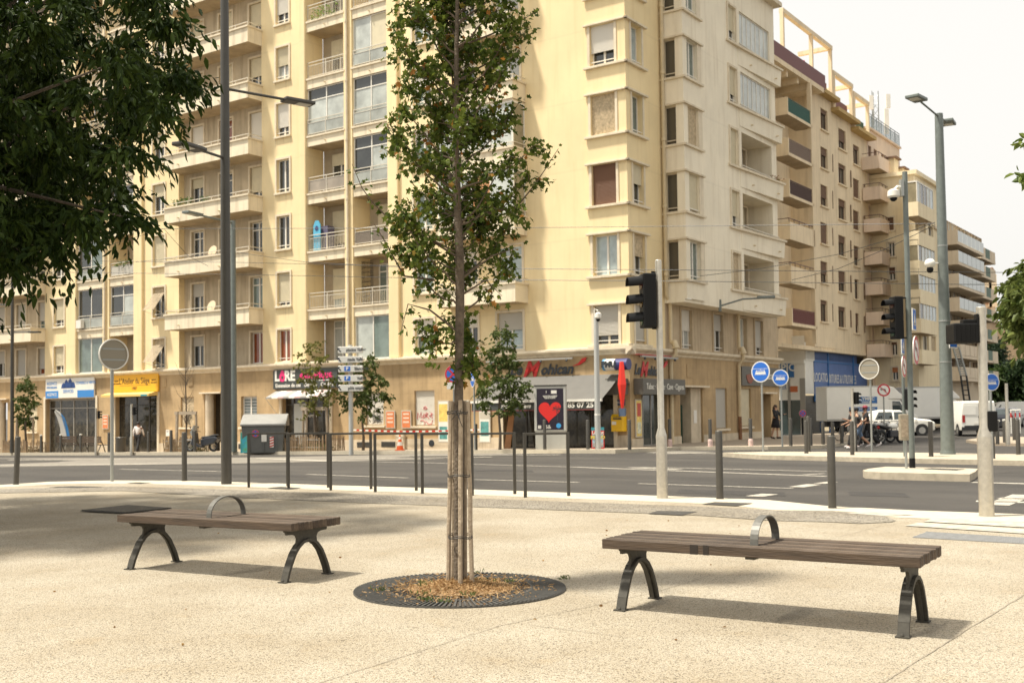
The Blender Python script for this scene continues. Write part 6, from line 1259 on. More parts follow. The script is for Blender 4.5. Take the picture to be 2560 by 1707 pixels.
zA, zB = top_z(b, 2410, 858), top_z(b, 2410, 808); mb = MB(); p0 = AT(2381, 832, b[1]); p1 = AT(2441, 832, b[1]); zc_ = (zA+zB)/2; mb.box(p0[0], p1[0], b[1]-.06, b[1]+.22, zA, zB); hb = build(mb, 'signal_head', M_blk, t, bevel=.02); mb = MB(); mb.box(p0[0]+.13, p1[0]+.03, b[1]-.03, b[1]+.1, zB, zB+.045); mb.box(p1[0]-.01, p1[0]+.02, b[1]-.05, b[1]+.05, zA, zB+.11); build(mb, 'bracket', M_blk, t, bevel=.01)
for x in np.linspace(p0[0]+.03, p1[0]-.03, 5): mb = MB(); mb.box(x-.004, x+.004, b[1]-.066, b[1]-.06, zA+.02, zB-.02); build(mb, 'rib', M_blk, hb)
zA, zB = top_z(b, 2478, 1078), top_z(b, 2478, 1027); p0, p1 = AT(2465, 1050, b[1]), AT(2489, 1050, b[1]); mb = MB(); mb.box(p0[0], p1[0], b[1]-.07, b[1]+.09, zA, zB); build(mb, 'call_button_box', M_blk, t, bevel=.015)
# big pole on the island with signals and signs
b = GR(2281, 1169, .15); t = thing('signal_mast', 'grey green mast on the traffic island carrying a signal, signs and a dome camera', 'mast', b, 0); zt_ = top_z(b, 2255, 430); mb = MB(); tp_ = np.array([b[0]-.0, b[1], zt_]); mb.tube([b, tp_], [.064, .058], 16); build(mb, 'pole', M_pole, t, smooth=True); mb = MB(); mb.tube([b, b+UP*.22], .067, 16); build(mb, 'black_foot', M_blk, t)
zA, zB = top_z(b, 2240, 848), top_z(b, 2240, 742); c = np.array([b[0]-.28, b[1]-.02, (zA+zB)/2]); signal_head(t, c, (-1, -.2, 0), zB-zA, .26, .22)
for z in (zA+.03, zB-.03): mb = MB(); mb.tube([np.array([b[0], b[1], z]), np.array([c[0]+.08, c[1], z])], .022, 6); build(mb, 'bracket', M_blk, t)
zc_ = top_z(b, 2240, 470); mb = MB(); mb.tube([np.array([b[0], b[1], zc_]), np.array([b[0]-.2, b[1]-.05, zc_+.02]), np.array([b[0]-.27, b[1]-.05, zc_-.05])], .03, 8); cb = build(mb, 'camera_bracket', W_sh, t, smooth=True); mb = MB(); mb.box(b[0]-.12, b[0]-.05, b[1]-.08, b[1]+.06, zc_-.2, zc_+.18); build(mb, 'junction_box', M_galv, cb); mb = MB(); o_ = np.array([b[0]-.29, b[1]-.05, zc_-.24]); mb._lathe(o_, [(.10, 0), (.135, .04), (.13, .16), (.06, .2)], 16); build(mb, 'dome_housing', W_sh, cb, smooth=True); mb = MB(); mb.ball(o_+UP*.0, .085, 12, 8); build(mb, 'dark_dome', M_blk, cb, smooth='all')
M_sigw = mat('sign_white', (.74, .72, .66), .4); M_sigb = mat('sign_blue_face', (.02, .13, .50), .35); M_sigr = mat('sign_red_face', (.50, .02, .03), .35); M_back = mat('sign_back', (.27, .24, .185), .6, .1)
def rfr(c, d): d = np.array(d, float); d[2] = 0; d /= np.linalg.norm(d); return Frame(np.array(c, float)-UP*0, np.cross(UP, d), d)
def round_sign(t, c, d, r, kind, nm='sign_face'):
    F = rfr(c, d); mb = MB(); mb.disc(F.P(0, 0, -.012), F.n, r, .02, 28); p = build(mb, nm, M_sigw if kind != 'back' else M_back, t); n = .010
    def D(rr, m, dn, name): q = MB(); q.disc(F.P(0, 0, n+dn), F.n, rr, .002, 28); build(q, name, m, p)
    def bar(x0, y0, x1, y1, w_, m, dn, name='mark'):
        d_ = np.array([x1-x0, y1-y0]); d_ = d_/np.linalg.norm(d_); s = np.array([-d_[1], d_[0]])*w_/2; q = MB(); q.prism([F.P((x+sx)*r, (y+sy)*r, n+dn) for x, y, sx, sy in ((x0, y0, s[0], s[1]), (x1, y1, s[0], s[1]), (x1, y1, -s[0], -s[1]), (x0, y0, -s[0], -s[1]))], F.n*.002); build(q, name, m, p)
    if kind == 'tram':
        D(r*.90, M_sigb, .0, 'blue_face'); bar(-.8, .28, .8, .28, .03, M_sigw, .003, 'wire'); bar(-.55, -.12, .55, -.12, .16, M_sigw, .003, 'tram_body'); bar(-.48, .05, .48, .05, .14, M_sigw, .003, 'tram_roof'); bar(-.4, .04, .4, .04, .07, M_sigb, .006, 'tram_windows'); bar(0, .12, .05, .28, .03, M_sigw, .003, 'pantograph'); bar(-.6, -.25, .6, -.25, .05, M_sigw, .003, 'rail')
    if kind == 'noturn':
        D(r*.98, M_sigr, 0, 'red_ring'); D(r*.74, M_sigw, .003, 'white_face'); bar(.3, -.35, .2, .1, .14, M_ink, .006, 'arrow'); bar(.22, .1, -.3, .15, .14, M_ink, .006, 'arrow'); bar(-.25, .32, -.5, .14, .1, M_ink, .006, 'arrow_head'); bar(-.25, -.04, -.5, .14, .1, M_ink, .006, 'arrow_head'); bar(-.52, .52, .52, -.52, .12, M_sigr, .009, 'slash')
    if kind == 'nostop': D(r*.98, M_sigr, 0, 'red_ring'); D(r*.78, M_sigb, .003, 'blue_face'); bar(-.55, .55, .55, -.55, .2, M_sigr, .006, 'slash'); bar(-.55, -.55, .55, .55, .2, M_sigr, .0085, 'slash')
    if kind == 'back': bar(-.75, .35, .75, .35, .1, M_galv, .002, 'rail'); bar(-.75, -.35, .75, -.35, .1, M_galv, .002, 'rail'); q = MB(); k = 28; [q.hexa([F.P(r*a*math.cos(2*math.pi*j/k), r*a*math.sin(2*math.pi*j/k), -.012) for a, j in ((.93, i), (1.0, i), (1.0, i+1), (.93, i+1))]+[F.P(r*a*math.cos(2*math.pi*j/k), r*a*math.sin(2*math.pi*j/k), .03) for a, j in ((.93, i), (1.0, i), (1.0, i+1), (.93, i+1))]) for i in range(k)]; build(q, 'rim', M_sigw, p)
    return p
def square_sign(t, c, d, w_, h, nm='crossing_sign'):
    F = rfr(c, d); mb = MB(); mb.fbox(F, -w_/2, w_/2, -h/2, h/2, -.012, .008); p = build(mb, nm, M_sigw, t); q = MB(); q.fquad(F, -w_*.45, w_*.45, -h*.45, h*.45, .010); build(q, 'blue_face', M_sigb, p); q = MB(); q.prism([F.P(-w_*.3, -h*.27, .012), F.P(w_*.3, -h*.27, .012), F.P(0, h*.3, .012)], F.n*.002); build(q, 'triangle', M_sigw, p)
    for i in range(3): q = MB(); q.fquad(F, -w_*.2+i*w_*.15, -w_*.12+i*w_*.15, -h*.24, -h*.16, .016); build(q, 'stripe', M_ink, p)
    mb = MB(); mb.tube([F.P(0, -.05, -.02), F.P(0, .05, -.02)], .03, 6); build(mb, 'clamp', M_galv, p)
SD = (.86, -.5, 0)
def zat(x, y): return top_z(b, x, y)
square_sign(t, np.array([b[0]+.11, b[1]-.04, zat(2283, 799)]), SD, .4, .5); round_sign(t, np.array([b[0]+.13, b[1]-.05, zat(2284, 876)]), SD, .33, 'noturn', 'no_turn_sign')
b2 = GR(2258, 1150, .0); b2 = AT(2262, 1110, 33.); b2[2] = zroad(b2); t2 = thing('sign_post', 'farther post with crossing and no turn signs behind the island mast', 'sign post', b2, 0, 'sign posts'); mb = MB(); mb.tube([b2, np.array([b2[0], b2[1], top_z(b2, 2258, 840)])], .05, 10); build(mb, 'post', M_pole, t2)
square_sign(t2, np.array([b2[0]-.02, b2[1]-.1, top_z(b2, 2258, 865)]), SD, .42, .5); round_sign(t2, np.array([b2[0]-.01, b2[1]-.12, top_z(b2, 2258, 916)]), SD, .33, 'noturn', 'no_turn_sign'); signal_head(t2, np.array([b2[0]+.1, b2[1]-.15, top_z(b2, 2266, 998)]), (.5, -.86, 0), .62, .2, .15, 3, 'small_repeater_signal')
b3 = GR(2266, 1171, .15); t3 = thing('pedestrian_call_box', 'grey and wood panelled call box on a short post on the traffic island', 'call box', b3); mb = MB(); mb.tube([b3, b3+UP*1.1], .03, 8); build(mb, 'post', M_galv, t3); p0, p1 = AT(2248, 1065, b3[1]), AT(2270, 1065, b3[1]); mb = MB(); mb.box(p0[0], p1[0], b3[1]-.06, b3[1]+.06, top_z(b3, 2258, 1100), top_z(b3, 2258, 1035)); bx_ = build(mb, 'case', mat('call_box_beige', (.34, .29, .21), .6, .2, .2, 12), t3, bevel=.015); mb = MB(); mb.box(p0[0]+.03, p1[0]-.03, b3[1]-.066, b3[1]-.06, top_z(b3, 2258, 1092), top_z(b3, 2258, 1047)); build(mb, 'panel', M_stake, bx_)
# square crossing sign on the tram pole
bp = GR(2370, 1135, .14); tq = thing('crossing_sign', 'blue square pedestrian crossing sign on the stout tram pole', 'sign', np.array([bp[0]+.2, bp[1]-.3, top_z(bp, 2378, 872)])); square_sign(tq, np.array([bp[0]+.14, bp[1]-.3, top_z(bp, 2378, 844)]), (.62, -.78, 0), .46, .7, 'sign_plate')
# posts with round signs
def sign_post(label, x, yb, yc, r_px, kind, d, dz=.0, base=None, ph=None, name='sign_post'):
    b = GR(x, yb, dz) if base is None else base; zc_ = top_z(b, x, yc); r = r_px*b[1]/F_PX; t = thing(name, label, 'sign post', b, 0, 'sign posts'); mb = MB(); mb.tube([b, np.array([b[0], b[1], zc_+r*.9])], .036, 10); build(mb, 'post', M_galv, t, smooth=True); d = np.array(d, float); round_sign(t, np.array([b[0], b[1], zc_])+d/np.linalg.norm(d)*.06, d, r, kind); return t
sign_post('round sign seen from behind on a pale post left of the lamp post', 286, 1203, 886, 39, 'back', (.72, -.69, 0), base=G(280, 1203))
sign_post('round blue tram sign on a pale post, the left of the pair', 1908, 1129, 929, 26.5, 'tram', (-.70, -.71, 0), .14); sign_post('round blue tram sign right of the other, before the rental shop', 1956, 1117, 944, 20.5, 'tram', (-.5, -.86, 0), .12); sign_post('round sign seen from behind near the walking men', 2180, 1129, 922, 26, 'back', (-.66, -.75, 0), .14)
sign_post('round no left turn sign before the white truck', 2212, 1108, 975, 16, 'noturn', (-.15, -1, 0), .0); sign_post('round blue tram sign at the right by the bushes', 2481, 1150, 955, 22, 'tram', (.25, -.97, 0), .1); sign_post('edge-on blue tram sign left of the small street tree', 1187, 0, 946, 22, 'tram', (-.95, -.3, 0), base=pv(1187, 3.8)); t = sign_post('red and blue no stopping sign half hidden by the trunk', 1136, 0, 935, 22, 'nostop', (-.15, -1, 0), base=pv(1136, 4.0)); bq = pv(1136, 4.0); mb = MB(); zq_ = top_z(bq, 1136, 964); mb.box(bq[0]-.28, bq[0]+.28, bq[1]-.07, bq[1]-.05, zq_-.14, zq_+.14); build(mb, 'sub_plate', M_sigw, t)
# plain aluminium poles in the distance
for x, yb, yt, r, lb, base in ((2520, 1112, 958, .06, 'slim bright aluminium pole at the right by the white rail', None), (2134, 1130, 970, .05, 'thin aluminium pole in front of the truck lettering', None), (240, 0, 1020, .05, 'short signal pole before the leftmost shop', pv(240, 5.3)), (329, 0, 1010, .06, 'aluminium signal pole before the yellow sign shop', pv(329, 5.3))):
    b_ = GR(x, yb, .12) if base is None else base; tt_ = thing('signal_post', lb, 'pole', b_, 0, 'thin aluminium posts'); mb = MB(); mb._lathe(b_, [(r*1.5, 0), (r*1.5, .9), (r, 1.0), (r, top_z(b_, x, yt)-b_[2])], 12); build(mb, 'pole', M_alu, tt_, smooth=True)
    if x < 500 or x == 2134: signal_head(tt_, np.array([b_[0]+.14, b_[1], top_z(b_, x, yt)-.35]), (.9, .4, 0), .42, .16, .12)
# direction sign
b = pv(878, 5.0); t = thing('direction_sign', 'grey post with five stacked direction panels beside the street trees', 'sign', b); zt_ = top_z(b, 884, 868); mb = MB(); mb.tube([b, np.array([b[0], b[1], zt_+.1])], .10, 12); build(mb, 'post', mat('pale_grey_post', (.46, .46, .43), .5, .2), t, smooth=True)
d = np.array([-.12, -.99, 0]); F = rfr(np.array([b[0], b[1], 0])+d*.11, d); L0 = 33*b[1]/F_PX
for i, (y, s_) in enumerate(((875, 'piscine Vallier'), (899, 'stade Vallier'), (922, 'Blancarde'), (946, 'Vallier'), (970, 'pôle emploi'))):
    z = top_z(b, 884, y); hh = 8.2*b[1]/F_PX; mb = MB(); mb.fbox(F, -L0*1.04+.1, L0*.86+.1, z-hh, z+hh, 0, .12); p = build(mb, 'panel', M_sigw, t, bevel=.03)
    q = MB(); q.fbox(F, -L0*1.0+.1, L0*.66+.1, z-hh*.88, z+hh*.88, .12, .125); build(q, 'panel_face', mat('panel_face_grey', (.60, .59, .54), .5), p)
    rt = np.cross(UP, F.n)
    text_mesh(s_, F, .32 if i not in (2, 3) else .55, z, .13, hh*.95, M_ink, 'lettering', p, sx=.85, bold=.003) if np.dot(rt, F.d) > 0 else text_mesh(s_, F, -.2, z, .13, hh*.95, M_ink, 'lettering', p, sx=.85)
    a0 = -L0*.78 if np.dot(rt, F.d) > 0 else L0*.78
    q = MB(); q.prism([F.P(a0-.08, z+.09, .127), F.P(a0+.04, z+.09, .127), F.P(a0+.0, z+.05, .127), F.P(a0+.1, z-.06, .127), F.P(a0+.06, z-.1, .127), F.P(a0-.04, z+.01, .127), F.P(a0-.08, z-.03, .127)], F.n*.004); build(q, 'arrow', M_ink, p)
    if i in (2, 3): q = MB(); q.fbox(F, -.22, .05, z-hh*.7, z+hh*.7, .126, .13); build(q, 'parking_symbol', M_sigb, p); text_mesh('P', F, -.09, z, .132, hh*1.0, M_sigw, 'lettering', p, bold=.006)
# advertising panel with the heart poster
b = pv(1378, 2.9); t = thing('advertising_panel', 'grey street advertising panel with a red heart poster', 'advertising panel', b); d = np.array([-.22, -.975, 0]); F = rfr(b, d); kx = b[1]/F_PX
zb_, zt_ = b[2]-.05, top_z(b, 1378, 965); zm = top_z(b, 1378, 1078); F.o[2] = 0; wq = 40.5*kx
mb = MB(); mb.fbox(F, -wq, wq, zm, zt_, -.12, .12); build(mb, 'case', mat('panel_grey', (.47, .46, .41), .5), t, bevel=.03); mb = MB(); mb.fbox(F, -wq*.95, wq*.95, zb_, zm, -.1, .1); build(mb, 'plinth', mat('plinth_panel_grey', (.43, .42, .37), .6, 0, .06, 3), t); mb = MB(); mb.fbox(F, -wq*1.0, wq*1.0, zt_, zt_+.05, -.14, .14); build(mb, 'cap', M_post, t)
pz0, pz1 = top_z(b, 1378, 1074), top_z(b, 1378, 971); pw = 34*kx; mb = MB(); mb.fquad(F, -pw, pw, pz0, pz1, .124); ps = build(mb, 'poster', mat('poster_dark_violet', (.022, .016, .028), .25), t)
H0 = (pz1-pz0); cx_, cz_ = -.02, pz0+H0*.46; mb = MB(); hp = []
for i in range(40):
    a = 2*math.pi*i/40; x = 16*math.sin(a)**3; y = 13*math.cos(a)-5*math.cos(2*a)-2*math.cos(3*a)-math.cos(4*a); hp.append(F.P(cx_+(x*.052+ .012*y*.4)*pw/1.0, cz_+y*.0175*H0, .126))
mb.prism(hp, F.n*.002); build(mb, 'heart', mat('heart_red', (.68, .025, .02), .35), ps)
mb = MB(); px_, pz_ = cx_+pw*.52, cz_+H0*.05
for a in np.linspace(.2, 2*math.pi-.4, 8): mb.prism([F.P(px_, pz_, .130), F.P(px_+.16*math.cos(a)+.03, pz_+.12*math.sin(a)+.02, .130), F.P(px_+.19*math.cos(a), pz_+.13*math.sin(a)-.04, .130)], F.n*.001)
mb.prism([F.P(px_-.012, pz_, .130), F.P(px_+.012, pz_, .130), F.P(px_+.06, pz_-.5, .130), F.P(px_+.03, pz_-.5, .130)], F.n*.001); build(mb, 'palm_silhouette', M_ink, ps)
for i, s_ in enumerate(('UNE RELATION AMOUREUSE', 'PEUT ETRE DANGEREUSE', 'MAIS PAS TOUJOURS')): text_mesh(s_, F, 0, pz1-H0*(.18+.028*i), .127, .032*1.05, W_sh, 'lettering', ps, bold=.002)
mb = MB(); mb.fquad(F, .05, .28, pz1-H0*.125, pz1-H0*.045, .127); build(mb, 'logo_block', W_sh, ps); mb = MB(); mb.fquad(F, -.16, -.14, pz1-H0*.11, pz1-H0*.05, .127); build(mb, 'logo_bar', W_sh, ps); mb = MB(); mb.disc(F.P(pw*.62, pz0+H0*.1, .126), F.n, .10, .002); build(mb, 'blue_disc', mat('poster_disc_blue', (.06, .35, .68), .35), ps); text_mesh('LES 19', F, -pw*.25, pz0+H0*.095, .127, .07, W_sh, 'lettering', ps, bold=.003); text_mesh('SIGNES', F, -pw*.22, pz0+H0*.05, .127, .07, W_sh, 'lettering', ps, bold=.003); mb = MB(); mb.fquad(F, -pw*.92, -pw*.68, pz0+H0*.03, pz0+H0*.11, .127); build(mb, 'logo_square', W_sh, ps)
# camera pole, newspaper stand, planks
b = pv(1495, 2.9); t = thing('camera_pole', 'grey pole with a white dome camera on top before the cafe', 'pole', b); zt_ = top_z(b, 1491, 790); mb = MB(); mb.tube([b, np.array([b[0], b[1], zt_])], [.12, .095], 14); build(mb, 'pole', mat('pale_grey_post', (.46, .46, .43), .5, .2), t, smooth=True); mb = MB(); mb._lathe((b[0]+.08, b[1]-.1, zt_-.12), [(.08, 0), (.13, .05), (.13, .2), (.05, .26)], 12); build(mb, 'dome_housing', W_sh, t, smooth=True); mb = MB(); mb.ball((b[0]+.08, b[1]-.1, zt_-.14), .085, 10, 6); build(mb, 'dark_dome', M_blk, t, smooth='all'); mb = MB(); mb.tube([np.array([b[0]-.06, b[1], zt_-.1]), np.array([b[0]-.06, b[1], zt_+.3]), np.array([b[0]+.08, b[1]-.1, zt_+.2])], .02, 6); build(mb, 'bracket', W_sh, t); zq_ = top_z(b, 1493, 1036); mb = MB(); mb.tube([np.array([b[0], b[1], zq_-.03]), np.array([b[0], b[1], zq_+.03])], .118, 14); build(mb, 'sticker', W_sh, t)
b = pv(1495, 2.2); d = np.array([-.1, -1, 0]); F = rfr(b, d); F.o[2] = 0; kx = b[1]/F_PX; t = thing('newspaper_stand', 'red edged newspaper poster stand at the foot of the camera pole', 'newspaper stand', b); z0, z1 = b[2], top_z(b, 1495, 1076); w_ = 16*kx; mb = MB(); mb.fbox(F, -w_, w_, z0, z1, -.06, 0); build(mb, 'board', M_red, t); patch(t, F, -w_*.85, w_*.85, z0+(z1-z0)*.08, z0+(z1-z0)*.78, mat('front_page', (.34, .50, .60), .5, 0, .5, 7), .004, 'front_page'); patch(t, F, -w_*.8, w_*.8, z0+(z1-z0)*.1, z0+(z1-z0)*.32, mat('page_photo', (.40, .38, .36), .6, 0, .8, 12), .008, 'photo'); text_mesh('Le Pot', F, 0, z0+(z1-z0)*.88, .006, .13, W_sh, 'lettering', t, bold=.008); text_mesh('METEO', F, 0, z0+(z1-z0)*.62, .008, .13, mat('page_yellow', (.75, .6, .1), .6), 'lettering', t, bold=.006); patch(t, F, -w_, w_, z1, z1+.13, mat('teal_label', (.05, .3, .35), .6), -.02, 'header')
for i, x in enumerate((1264, 1269, 1274)): a = pv(x, .9); bb_ = a+NL*-.5+UP*(2.0+.1*i); mb = MB(); s = np.array([.045, -.02, 0]); mb.prism([a-s, a+s, a+s+NL*.03, a-s+NL*.03], bb_-a); single(mb, 'timber_plank', mat('plank_orange', (.40, .20, .09), .85, 0, .2, 6), ['left plank leaning on the wall left of the cafe door', 'middle plank leaning on the wall left of the cafe door', 'right plank leaning on the wall left of the cafe door'][i], 'plank', a, 'planks leaning by the cafe')
# traffic cone
b = pv(1000, 3.6); t = thing('traffic_cone', 'orange and white traffic cone on the far kerb', 'traffic cone', b); M_or = mat('cone_orange', (.75, .12, .02), .5); mb = MB(); mb.box(b[0]-.2, b[0]+.2, b[1]-.2, b[1]+.2, b[2], b[2]+.04); build(mb, 'base', M_or, t); h = .72
for i, (z0, z1) in enumerate(((.04, .22), (.22, .38), (.38, .50), (.50, .60), (.60, .72))):
    r0, r1 = .15*(1-z0/h)+.02, .15*(1-z1/h)+.02; mb = MB(); mb._lathe(b, [(r0, z0), (r1, z1)], 14); build(mb, 'white_band' if i % 2 else 'orange_band', W_sh if i % 2 else M_or, t, smooth=True)
# waste container
b = pv(660, 5.2); t = thing('waste_container', 'large grey waste container with sloping lid on the far kerb', 'waste container', b); hd_ = -DR*.25+np.array([-.3, -.95, 0]); F = rfr(b, np.array([.12, -.99, 0])); F.o[2] = b[2]; M_wc = mat('container_grey_green', (.115, .115, .105), .6, 0, .1, 3); M_lid = mat('container_lid', (.26, .255, .235), .6, 0, .08, 3); kx = b[1]/F_PX
W2 = 58*kx; mb = MB(); mb.hexa([F.P(-W2*.86, .08, -1.5), F.P(W2*.78, .08, -1.5), F.P(W2*.78, .08, -.0), F.P(-W2*.86, .08, 0), F.P(-W2*.95, 1.33, -1.6), F.P(W2*.9, 1.33, -1.6), F.P(W2*.9, 1.33, .06), F.P(-W2*.95, 1.33, .06)]); bd = build(mb, 'body', M_wc, t, bevel=.04)
mb = MB(); mb.prism([F.P(-W2*1.0, 1.33, .12), F.P(-W2*1.0, 1.45, .12), F.P(-W2*.98, 1.85, -.8), F.P(-W2*.98, 1.9, -1.2), F.P(-W2*.98, 1.33, -1.68)], F.d*W2*1.95); build(mb, 'lid', M_lid, t, bevel=.04)
mb = MB(); mb.prism([F.P(W2*.905, .55, -.15), F.P(W2*.905, 1.5, -.9), F.P(W2*.905, 1.25, -1.5), F.P(W2*.905, .5, -1.4)], F.d*.02); build(mb, 'side_opening', M_blk, t)
for x in (-.6, 0, .55): mb = MB(); mb.fbox(F, W2*x-.02, W2*x+.02, .15, 1.2, .0, .06); build(mb, 'rib', M_wc, bd)
round_sign(t, F.P(-W2*.35, 1.0, .07), F.n, .17, 'nostop', 'round_sticker'); patch(t, F, -W2*.1, W2*.12, .62, .98, W_sh, .07, 'white_sticker'); mb = MB(); mb.fquad(F, W2*.25, W2*.42, .35, .85, .07); ss = build(mb, 'striped_sticker', W_sh, t)
for i in range(4): q = MB(); q.poly([F.P(W2*.25, .36+.125*i, .075), F.P(W2*.42, .42+.125*i, .075), F.P(W2*.42, .48+.125*i, .075), F.P(W2*.25, .42+.125*i, .075)]); build(q, 'stripe', M_red, ss)
mb = MB(); mb.fbox(F, -W2*1.0, -W2*.93, .1, 1.05, -.9, -.05) ; mb.poly([F.P(-W2*.94, .12, .05), F.P(-W2*.66, .12, .08), F.P(-W2*.66, .95, .08), F.P(-W2*.94, .75, .07)]); build(mb, 'blue_painted_panel', mat('turquoise_mural', (.05, .42, .60), .5, 0, .0, 5, c2=(.10, .35, .12)), t)
# feather flag, far bench, bin
b = pv(160, 2.0); t = thing('feather_flag', 'blue and white feather flag in front of the leftmost shop', 'flag', b); z = [top_z(b, 160, y) for y in (1098, 1060, 1036, 1026)]; kx = b[1]/F_PX
M_fl = mat('flag_white', (.68, .67, .63), .7); out_ = [(172, 1098), (166, 1070), (158, 1045), (148, 1030), (138, 1024), (136, 1030), (142, 1042), (148, 1060), (152, 1080), (156, 1098)]
mb = MB(); mb.prism([AT(x, y, b[1]) for x, y in out_], np.array([.02, .03, 0])); build(mb, 'cloth', M_fl, t); mb = MB(); mb.prism([AT(x, y, b[1]-.01) for x, y in [(175, 1096), (170, 1070), (162, 1045), (152, 1032), (155, 1045), (162, 1070), (168, 1096)]], np.array([.0, .02, 0])); build(mb, 'blue_band', M_sb, t); mb = MB(); mb.tube([b, AT(168, 1098, b[1]), AT(160, 1048, b[1]), AT(138, 1025, b[1])], .02, 6); build(mb, 'mast', M_galv, t)
b = pv(198, 3.2); t = thing('far_park_bench', 'brown slatted bench with backrest on the far pavement', 'bench', b); F = rfr(b, -NL); F.o[2] = b[2]
F = Frame(b, DL, NL)
for seat in (-1.15, 1.15):
    for i in range(3): mb = MB(); mb.fbox(F, seat-1.0, seat+1.0, .42, .46, -.15-.14*i, -.03-.14*i); build(mb, 'seat_slat', M_wood, t); mb = MB(); mb.fbox(F, seat-1.0, seat+1.0, .55+.13*i, .66+.13*i, .05, .08); build(mb, 'back_slat', M_wood, t)
    for x in (-.8, .8): mb = MB(); mb.tube([F.P(seat+x, 0, -.35), F.P(seat+x, .42, -.2), F.P(seat+x, .9, .06)], .03, 6); mb.tube([F.P(seat+x, 0, .15), F.P(seat+x, .42, -.05)], .03, 6); build(mb, 'leg', M_post, t)
b = pv(302, 3.2); t = thing('litter_bin', 'dark cylindrical litter bin beside the far bench', 'litter bin', b); mb = MB(); mb._lathe(b, [(.24, .0), (.26, .05), (.27, .8), (.24, .83)], 16); build(mb, 'body', M_post, t, smooth=True); mb = MB(); mb._lathe(b, [(.28, .76), (.28, .80)], 16); build(mb, 'rim', M_post, t)
# bollards of the far pavement, median and right side
wcap = mat('white_cap', (.70, .67, .60), .5)
for x, n, h, lb, cp in [(103, 4.9, 1.0, 'white tipped bollard on the far kerb, leftmost of three', wcap), (152, 4.9, 1.0, 'white tipped bollard before the feather flag', wcap), (202, 4.9, 1.0, 'white tipped bollard right of the feather flag', wcap), (272, 4.9, 1.05, 'far bollard left of the litter bin', None), (371, 4.9, 1.05, 'far bollard right of the man in white', None), (428, 4.9, 1.1, 'far bollard left of the scooter', None), (487, 4.9, 1.05, 'far bollard in front of the scooter', None), (1190, 3.2, 1.1, 'far bollard under the small street tree', None), (1362, 3.4, 1.2, 'far bollard in front of the heart poster panel', None), (1470, 3.2, 1.15, 'far bollard left of the newspaper stand', None), (1574, 3.2, 1.15, 'far bollard at the cafe corner', None)]:
    bollard(pv(x, n), h, .07, lb, 'bollards on the far pavement', cp)
M_btl = mat('sticker_white_red', (.62, .45, .40), .6, 0, .3, 20)
for x, yb, yt, lb, st_ in [(1675, 1117, 1047, 'far bollard with stickered foot beside the pole of the left traffic light', 1), (1776, 1117, 1047, 'far bollard with stickered foot before the grey shuttered window', 1), (1877, 1116, 1046, 'far bollard with stickered foot left of the tram signs', 1), (1977, 1115, 1045, 'far bollard between the tram signs and the roller door', 0), (2027, 1114, 1045, 'thin far bollard before the grey roller door', 0), (2058, 1112, 1055, 'far bollard at the left end of the white truck', 0), (2082, 1110, 1055, 'second far bollard before the white truck', 0), (2105, 1108, 1056, 'third far bollard before the white truck', 0), (2190, 1098, 1054, 'far bollard left of the motorbikes', 0), (2206, 1097, 1054, 'far bollard between the motorbikes', 0), (2222, 1096, 1054, 'far bollard right of the motorbikes', 0), (2494, 1110, 1050, 'far bollard left of the two white tipped ones at right', 0), (2512, 1106, 1048, 'white tipped far bollard by the slim aluminium pole', 2), (2536, 1100, 1044, 'far bollard before the white rail', 0)]:
    b_ = GR(x, yb, .12); t = bollard(b_, top_z(b_, x, yt)-b_[2], .075, lb, 'bollards by the cross street', wcap if st_ == 2 else None)
    if st_ == 1: mb = MB(); mb._lathe(b_, [(.10, 0), (.10, .25), (.08, .33)], 12); build(mb, 'sticker_sleeve', M_btl, t)
for x, yb, yt, lb in [(2016, 1133, 1051, 'leftmost bollard on the raised median'), (2022, 1129, 1040, 'bollard just behind the leftmost one on the median'), (2131, 1137, 1052, 'bollard on the median by the walking men'), (2139, 1128, 1042, 'bollard hidden behind the one by the walking men'), (2328, 1141, 1053, 'bollard on the median left of the stout tram pole'), (2482, 1146, 1058, 'bollard on the median behind the right traffic light'), (2546, 1136, 1048, 'rightmost bollard on the median')]:
    b_ = GR(x, yb, .14); bollard(b_, top_z(b_, x, yt)-b_[2], .066, lb, 'bollards on the median')
# small no entry post, litter post
b_ = GR(2007, 1088, .12); t = thing('no_parking_marker', 'short black post with a small purple round sign beside the roller door', 'sign', b_); mb = MB(); mb.tube([b_, b_+UP*1.0], .06, 8); build(mb, 'post', M_blk, t); round_sign(t, b_+UP*1.25+np.array([0, -.07, 0]), (0, -1, 0), .2, 'nostop')
# white rail and dark bins at far right
b_ = GR(2530, 1100, .12); t = thing('white_guard_rail', 'white and red tubular guard rail at the right edge', 'guard rail', b_)
for i, x in enumerate((2528, 2539, 2550)): p = AT(x, 1060, 62.); mb = MB(); mb.tube([np.array([p[0], p[1], -.3]), np.array([p[0], p[1], 1.0])], .04, 8); build(mb, 'post', W_sh, t); mb = MB(); mb.tube([np.array([p[0], p[1], .6]), np.array([p[0], p[1], .85])], .042, 8); build(mb, 'red_band', M_red, t)
p, q = AT(2526, 1060, 62.), AT(2552, 1060, 62.); mb = MB(); mb.tube([np.array([p[0], p[1], 1.0]), np.array([q[0], q[1], 1.0])], .04, 8); build(mb, 'top_rail', W_sh, t)
